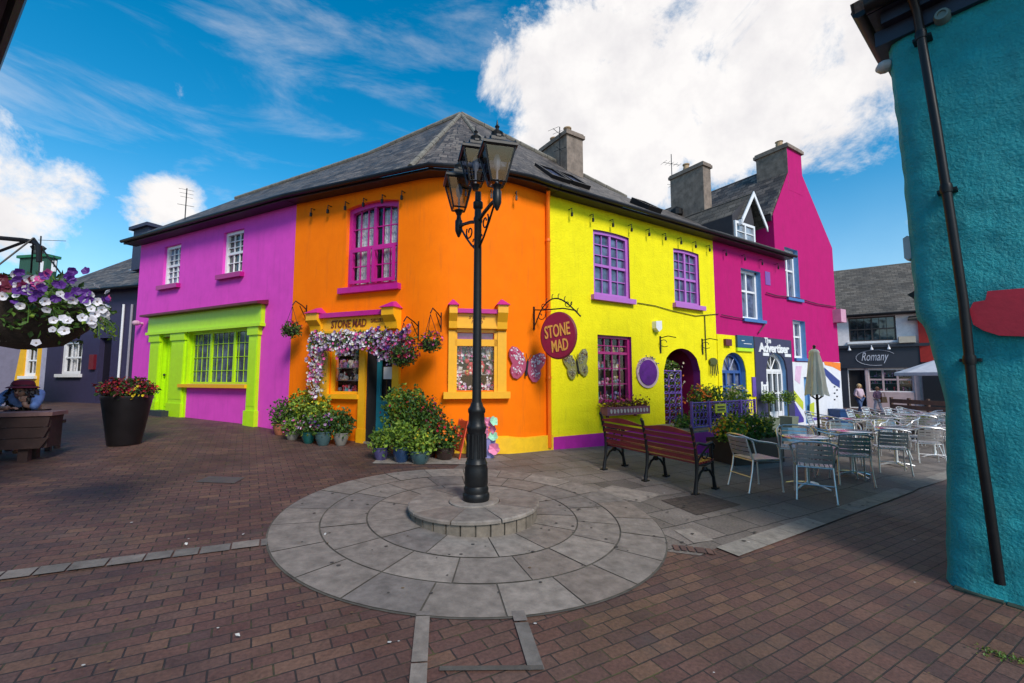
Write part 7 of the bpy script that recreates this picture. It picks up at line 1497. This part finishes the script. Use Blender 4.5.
bm_ = [paint('mosaic maroon', (.42, .07, .14), .4), paint('mosaic pink', (.65, .30, .42), .3), paint('mosaic white', (.7, .65, .7), .3), paint('mosaic red', (.45, .03, .10), .3)]
butterfly('pink mosaic butterfly on the orange wall left of the oval sign', FO3, 525.5, 367, .86, .60, -.15, bm_)
butterfly('dark olive mosaic butterfly on the yellow wall under the oval sign', FY, 576, 366, .66, .58, .2, [paint('mosaic olive', (.24, .22, .06), .4), paint('mosaic sand', (.4, .35, .2), .3), paint('mosaic grey', (.2, .2, .16), .3), paint('mosaic brown', (.12, .05, .03), .3)])
# A-frame board and figurine in front of the corner
p = G(464, 457); F_ = Fr(p.x, p.y, -62); z = p.z; o = thing('folding_board', 'orange painted folding board standing behind the lamp base', 'a-board', p, F_.a)
for sg in (-1, 1):
    mb = MB(); 
    for a, b in ((-.2, -.17), (.17, .2)): mb.hexa([F_.P(a, sg * .17, z), F_.P(b, sg * .17, z), F_.P(b, sg * .17 + .02, z), F_.P(a, sg * .17 + .02, z), F_.P(a, sg * .02, z + .62), F_.P(b, sg * .02, z + .62), F_.P(b, sg * .02 + .02, z + .62), F_.P(a, sg * .02 + .02, z + .62)])
    mb.hexa([F_.P(-.17, sg * .145, z + .12), F_.P(.17, sg * .145, z + .12), F_.P(.17, sg * .145 + .012, z + .12), F_.P(-.17, sg * .145 + .012, z + .12), F_.P(-.17, sg * .02, z + .60), F_.P(.17, sg * .02, z + .60), F_.P(.17, sg * .02 + .012, z + .60), F_.P(-.17, sg * .02 + .012, z + .60)]); mb.build('leaf', paint('a-board red orange', (.62, .07, .03), .5), o)
p = FO2.P(FO2.col(489, -.35), -.35, 0); z = g(p.x, p.y); o = thing('pinwheel_pot', 'small lilac bucket of pink and mint paper windmills beside the orange wall', 'ornament', (p.x, p.y, z))
mb = MB(); mb.lathe((p.x, p.y, z), [(.09, 0), (.12, .3), (.13, .32), (.11, .32)], 14); mb.build('bucket', paint('lilac bucket', (.28, .26, .52), .5), o)
mb = MB()
for i in range(9): q = Vector((p.x + rnd.uniform(-.16, .16), p.y + rnd.uniform(-.1, .05), z + rnd.uniform(.35, .68))); mb.tube([(p.x, p.y, z + .25), q], .006, 4, 2); mb.bloom(q - Vector((0, .02, 0)), .17, rnd.choice([0, 0, 1]), rnd, (0, -1, .1))
mb.bloom((p.x + .1, p.y - .12, z + .16), .2, 0, rnd, (0, -1, 0)); mb.build('windmills', [paint('paper pink', (.75, .22, .38), .6), paint('paper mint', (.35, .65, .45), .6), m_white], o)

# ================================================================ TIMBER TABLE WITH SEATED PERSON, WALKERS
p = G(22, 461); yt = p.y; F_ = Fr(at(52, 430, yt).x, yt, 24); z = g(F_.o.x, yt); TT = at(30, 412, yt).z; TB = at(30, 448, yt).z
timb = paint('dark weathered timber', (.055, .028, .024), .75, var=.5, scale=3, bump=.6, bscale=22, bdist=.01)
o = thing('timber_table', 'heavy dark timber planter table at the left edge', 'table', F_.P(-.9, .4, z), F_.a)
mb = MB(); mb.box(F_, -2.0, -.01, .0, .42, TT - .05, TT); mb.build('table_top', paint('pale worn timber', (.22, .12, .11), .7, var=.3, bump=.4), o)
mb = MB()
for k_ in range(3): a, b = TB + (TT - .052 - TB) * k_ / 3, TB + (TT - .052 - TB) * (k_ + 1) / 3 - .008; mb.hexa([F_.P(-1.95, .02, a), F_.P(-.06 - .05 * (2 - k_) * .6, .02, a), F_.P(-.06 - .05 * (2 - k_) * .6, .07, a), F_.P(-1.95, .07, a), F_.P(-1.95, .02, b), F_.P(-.04, .02, b), F_.P(-.04, .07, b), F_.P(-1.95, .07, b)])
mb.hexa([F_.P(-.12, .07, TB), F_.P(-.07, .07, TB), F_.P(-.07, .38, TB), F_.P(-.12, .38, TB), F_.P(-.09, .07, TT - .051), F_.P(-.04, .07, TT - .051), F_.P(-.04, .38, TT - .051), F_.P(-.09, .38, TT - .051)]); mb.build('side_board', timb, o)
for a, b in ((-.3, .12), (-.3, .32), (-1.8, .12), (-1.8, .32)): mb = MB(); mb.box(F_, a - .05, a + .05, b - .05, b + .05, z - .02, TT - .055); mb.build('leg', timb, o)
o = thing('timber_stool', 'low dark stool behind the timber table with the seated person on it', 'stool', F_.P(-.42, 1.25, z), F_.a); zs = g(F_.o.x - .5, yt + 1.0); PX_ = F_.pix(25, 391, .8)[0]
mb = MB(); mb.box(F_, PX_ - .33, PX_ + .33, .85, 1.2, zs + .38, zs + .43); mb.build('seat', timb, o)
for a in (PX_ - .27, PX_ + .27):
    for b in (.9, 1.14): mb = MB(); mb.box(F_, a - .03, a + .03, b - .03, b + .03, zs - .02, zs + .379); mb.build('leg', timb, o)
skinm = paint('skin', (.42, .22, .15), .55, var=.08)
def L_(fr, pts): return [fr.P(a, b, c_) for a, b, c_ in pts]
PX = -.42; hx = F_.pix(22, 391, 1.0)[0]; PX = F_.pix(25, 391, .8)[0]; TTz = TT
o = thing('person', 'seated person in wide dark red hat and blue top resting chin on hand', 'person', F_.P(PX, .87, zs), F_.a)
sh = TT + .27; hd = at(24, 392, F_.P(PX, .67, 0).y).z
j = [(PX, 0.89, zs + .50), (PX, 0.87, zs + .68), (PX, 0.79, sh - .08), (PX, 0.73, sh + .02), (PX + .01, 0.69, hd - .09), (PX + .02, 0.66, hd + .0), (PX + .02, 0.67, hd + .07),
     (PX - .17, 0.77, sh - .05), (PX - .24, 0.57, TT + .06), (PX - .02, 0.39, TT + .045), (PX + .05, 0.37, TT + .045),
     (PX + .17, 0.77, sh - .05), (PX + .24, 0.51, TT + .05), (PX + .14, 0.54, hd - .20), (PX + .10, 0.57, hd - .135),
     (PX - .1, 0.87, zs + .47), (PX - .12, 0.53, zs + .48), (PX - .12, 0.51, zs + .08), (PX - .12, 0.41, zs + .05), (PX + .1, 0.87, zs + .47), (PX + .12, 0.53, zs + .48), (PX + .12, 0.51, zs + .08), (PX + .12, 0.41, zs + .05)]
ed = [(0, 1), (1, 2), (2, 3), (3, 4), (4, 5), (5, 6), (2, 7), (7, 8), (8, 9), (9, 10), (2, 11), (11, 12), (12, 13), (13, 14), (0, 15), (15, 16), (16, 17), (17, 18), (0, 19), (19, 20), (20, 21), (21, 22)]
ra_ = [.14, .12, .13, .05, .055, (.085, .10), .06, .06, .042, .03, .035, .06, .042, .028, .034, .085, .065, .042, .035, .085, .065, .042, .035]
def sk(fr, j, ed, ra, sub=2): return skin([fr.P(*q) for q in j], ed, ra, sub)
sk(F_, j, ed, ra_).build('body', skinm, o, smooth=180)
tj = [0, 1, 2, 3, 7, 8, 9, 11, 12, 13]; mp_i = {v: i for i, v in enumerate(tj)}; te = [(mp_i[a], mp_i[b]) for a, b in ed if a in mp_i and b in mp_i]; jj = [list(j[i]) for i in tj]
jj[mp_i[9]] = [(j[8][k_] * .25 + j[9][k_] * .75) for k_ in range(3)]; jj[mp_i[13]] = [(j[12][k_] * .45 + j[13][k_] * .55) for k_ in range(3)]
sk(F_, jj, te, [.165, .145, .15, .062, .08, .062, .05, .08, .062, .05]).build('blue_top', paint('light blue cloth', (.17, .27, .55), .85, var=.25, scale=14, bump=.4, bscale=40), o, smooth=180)
lj = [0, 15, 16, 17, 19, 20, 21]; le = [(0, 1), (1, 2), (2, 3), (0, 4), (4, 5), (5, 6)]; sk(F_, [j[i] for i in lj], le, [.16, .1, .08, .06, .1, .08, .06]).build('trousers', paint('dark cloth', (.05, .03, .05), .85), o, smooth=180)
mb = MB(); rr = random.Random(5); hc = F_.P(PX + .02, .70, hd - .01)
for i in range(420):
    d = Vector((rr.gauss(0, 1), rr.gauss(0, .8) , rr.gauss(0, 1))).normalized()
    if d.y < -.35 and abs(d.x) < .62: continue
    q = hc + Vector((d.x * .185, d.y * .14, d.z * .17 - .045)); mb.tube([q, q + Vector((rr.uniform(-.03, .03), rr.uniform(-.02, .03), -.03)), q + Vector((rr.uniform(-.04, .04), rr.uniform(-.02, .02), -.07))], [.014, .012, .004], 4)
mb.ball(hc + Vector((0, .03, .03)), .115, 0, 10); mb.build('hair', paint('dark brown hair', (.015, .008, .008), .5, var=.5), o)
mb = MB(); ht = hc + Vector((0, 0, .075)); vs = []
prof_ = [(.170, -.01), (.175, -.005), (.15, .012), (.125, .02), (.12, .06), (.10, .095), (.05, .11), (.01, .112)]; mb.lathe(ht, prof_, 28); hat = mb.build('hat', paint('dark red felt', (.16, .012, .03), .9, var=.25), o, smooth=True)
mb = MB(); mb.lathe(ht, [(.127, .018), (.126, .04)], 28); mb.build('hat_band', paint('maroon band', (.05, .005, .015), .6), hat)
mb = MB(); fc = F_.P(PX + .02, .575, hd)
for sx_ in (-.03, .03): mb.ball(fc + Vector((sx_, .008, .015)), .011, 0, 6)
mb.build('eyes', m_black, o); mb = MB(); mb.tube([fc + Vector((0, .01, .02)), fc + Vector((0, -.012, -.015)), fc + Vector((0, .005, -.022))], [.008, .013, .009], 6); mb.build('nose', skinm, o, smooth=True); mb = MB(); mb.tube([fc + Vector((-.022, .012, -.043)), fc + Vector((0, .002, -.045)), fc + Vector((.022, .012, -.043))], [.003, .006, .003], 5); mb.build('mouth', paint('lips', (.35, .06, .06), .5), o)
mb = MB()
for (bx, by, bz), dirs in (((PX + .10, .56, hd - .13), 1), ((PX + .05, .37, TT + .04), 0)):
    for k_ in range(4):
        if dirs: a = F_.P(bx - .018 + k_ * .014, by - .015, bz); pts = [a, a + Vector((.006, -.01, .04)), a + Vector((.0, .012, .068)), a + Vector((-.012, .028, .078 - .006 * abs(k_ - 1.5)))]
        else: a = F_.P(bx + .02, by - .025 + k_ * .016, bz); pts = [a, a + Vector((.035, 0, .012)), a + Vector((.062, 0, .002)), a + Vector((.075, 0, -.012))]
        mb.tube(pts, [.010, .009, .008, .006], 6)
    a = F_.P(bx - (.03 if dirs else -.0), by, bz + .01); mb.tube([a, a + Vector((-.015, -.012, .03)), a + Vector((-.01, -.0, .055))] if dirs else [a, a + Vector((.03, -.03, .01)), a + Vector((.045, -.035, 0))], [.011, .010, .007], 6)
mb.build('fingers', skinm, o, smooth=True)

def walker(label, px, py_foot, py_head, Y, ph, top, leg, hairm, bag=None, shoes=(.3, .3, .32)):
    base = at(px, py_foot, Y); x = base.x; z0 = g(x, Y); h = at(px, py_head, Y).z - z0; k_ = h / 1.66; F = Fr(x, Y, 12)
    o = thing('person', label, 'person', (x, Y, z0), F.a)
    J = lambda a, b, c_: F.P(a * k_, b * k_, z0 + c_ * k_)
    j = [J(0, 0, .92), J(0, 0, 1.08), J(0, -.01, 1.28), J(0, 0, 1.43), J(0, -.02, 1.50), J(0, -.03, 1.58), J(0, -.02, 1.63),
         J(-.17, 0, 1.36), J(-.24, .05, 1.10), J(-.20, -.10, .95), J(-.17, -.17, .93), J(.17, 0, 1.36), J(.25, 0, 1.11), J(.17, -.16, 1.0), J(.10, -.20, 1.02),
         J(-.09, 0, .86), J(-.10, -.12 * ph, .48), J(-.10, -.02 - .16 * ph, .08), J(-.10, -.14 - .16 * ph, .03), J(.09, 0, .86), J(.10, .06 * ph, .48), J(.10, .20 * ph, .10), J(.10, .10 * ph - .04, .03)]
    sg_ = [0, 1, 2, 3, 4, 5, 6]
    ra = [.15, .13, .145, .055, .055, (.078, .09), .05, .055, .04, .03, .032, .055, .04, .03, .032, .085, .058, .04, .035, .085, .058, .04, .035]; ra = [(r_[0] * k_, r_[1] * k_) if isinstance(r_, tuple) else r_ * k_ for r_ in ra]
    skin(j, ed, ra, 1).build('body', skinm, o, smooth=180)
    tj = [0, 1, 2, 3, 7, 8, 9, 11, 12, 13]; m_i = {v: i for i, v in enumerate(tj)}; te = [(m_i[a], m_i[b]) for a, b in ed if a in m_i and b in m_i]; jt = [j[i] for i in tj]; jt[m_i[9]] = j[8].lerp(j[9], .6); jt[m_i[13]] = j[12].lerp(j[13], .5)
    skin(jt, te, [r_ * k_ * 1.2 for r_ in (.16, .14, .145, .055, .075, .06, .045, .075, .06, .045)], 1).build('top', top, o, smooth=180)
    skin([j[i] for i in (0, 15, 16, 17, 19, 20, 21)], [(0, 1), (1, 2), (2, 3), (0, 4), (4, 5), (5, 6)], [r_ * k_ for r_ in (.15, .105, .078, .055, .105, .078, .055)], 1).build('trousers', leg, o, smooth=180)
    mb = MB(); hc = j[5]; mb.ball(hc + Vector((0, .025 * k_, .012)), .108 * k_, 0, 10, 1.08)
    for i in range(60): a = rnd.uniform(-.6, 3.74); q = hc + Vector((math.cos(a) * .10, math.sin(a) * .09, rnd.uniform(-.02, .06))) * k_; mb.tube([q, q + Vector((math.cos(a) * .015, 0, -.07 - rnd.random() * .05)) * k_], [.015 * k_, .006 * k_], 4)
    mb.build('hair', hairm, o)
    mb = MB(); f = j[5] + Vector((0, -.088 * k_, 0)); [mb.ball(f + Vector((a * k_, .004, .012 * k_)), .011 * k_, 0, 5) for a in (-.03, .03)]; mb.build('eyes', m_black, o)
    for a in (18, 22): mb = MB(); q = j[a]; mb.lathe(q + Vector((0, .03, -.03 * k_)), [(.05 * k_, 0), (.055 * k_, .03), (.04 * k_, .07)], 8, 0, .8, 1.7); mb.build('shoe', paint('shoe', shoes, .6), o)
    for i_ in (10, 14):
        mb = MB(); q = j[i_]
        for f_ in range(4): a = q + Vector(((f_ - 1.5) * .016, -.02, -.01)) * k_; mb.tube([a, a + Vector((0, -.025, -.02)) * k_, a + Vector((0, -.03, -.045)) * k_], [.009 * k_, .008 * k_, .006 * k_], 5)
        mb.build('fingers', skinm, o)
    if bag:
        b = J(*bag); F2 = Fr(b.x, b.y, 12); bo = thing('handbag', 'tan brown handbag carried by the right-hand walker', 'handbag', b - Vector((0, 0, .1)), F2.a); mb = MB(); mb.hexa([F2.P(a * s_, c_ * s_, b.z + d_) for d_, s_ in ((-.14, 1.1), (.10, .9)) for a, c_ in ((-.13, -.05), (.13, -.05), (.13, .05), (-.13, .05))]); mb.build('bag_body', paint('tan leather', (.22, .09, .03), .5), bo)
        mb = MB(); mb.tube([F2.P(-.1, 0, b.z + .1), F2.P(-.05, .0, b.z + .28), F2.P(.05, 0, b.z + .28), F2.P(.1, 0, b.z + .1)], .01, 5); mb.build('strap', paint('tan leather', (.22, .09, .03), .5), bo)
    return o
walker('walking person with blonde hair, pale pink jacket and blue jeans', 861, 420, 384.5, 18.0, 1, paint('pale pink jacket', (.50, .38, .45), .8, var=.15), paint('blue denim', (.05, .09, .20), .85), paint('blonde hair', (.50, .34, .16), .6))
walker('walking person with brown hair, patterned top and white trousers', 879, 418, 387.5, 18.4, -1, paint('pink dark print top', (.28, .14, .20), .85, var=.8, scale=40), paint('white trousers', (.60, .52, .56), .85), paint('reddish brown hair', (.24, .10, .05), .6), bag=(.24, -.16, .92))

# aerial mast and wires left background
p = at(41, 262, 20); mb = MB(); mb.tube([p - Vector((0, 0, 2)), at(41, 236, 20)], .03, 6); mb.tube([at(38, 240, 20), at(66, 241, 20)], .012, 5); tag(mb.build('mast', m_gutter), 'thin mast with side arm beside the dark green chimney', 'mast')
mb = MB(); mb.tube([at(54, 267, 19), at(54, 256, 19)], .02, 5); mb.tube([at(52, 258, 19), at(56, 258, 19)], .012, 5); tag(mb.build('aerial_stub', m_gutter), 'tiny aerial just right of the dark green chimney', 'aerial')
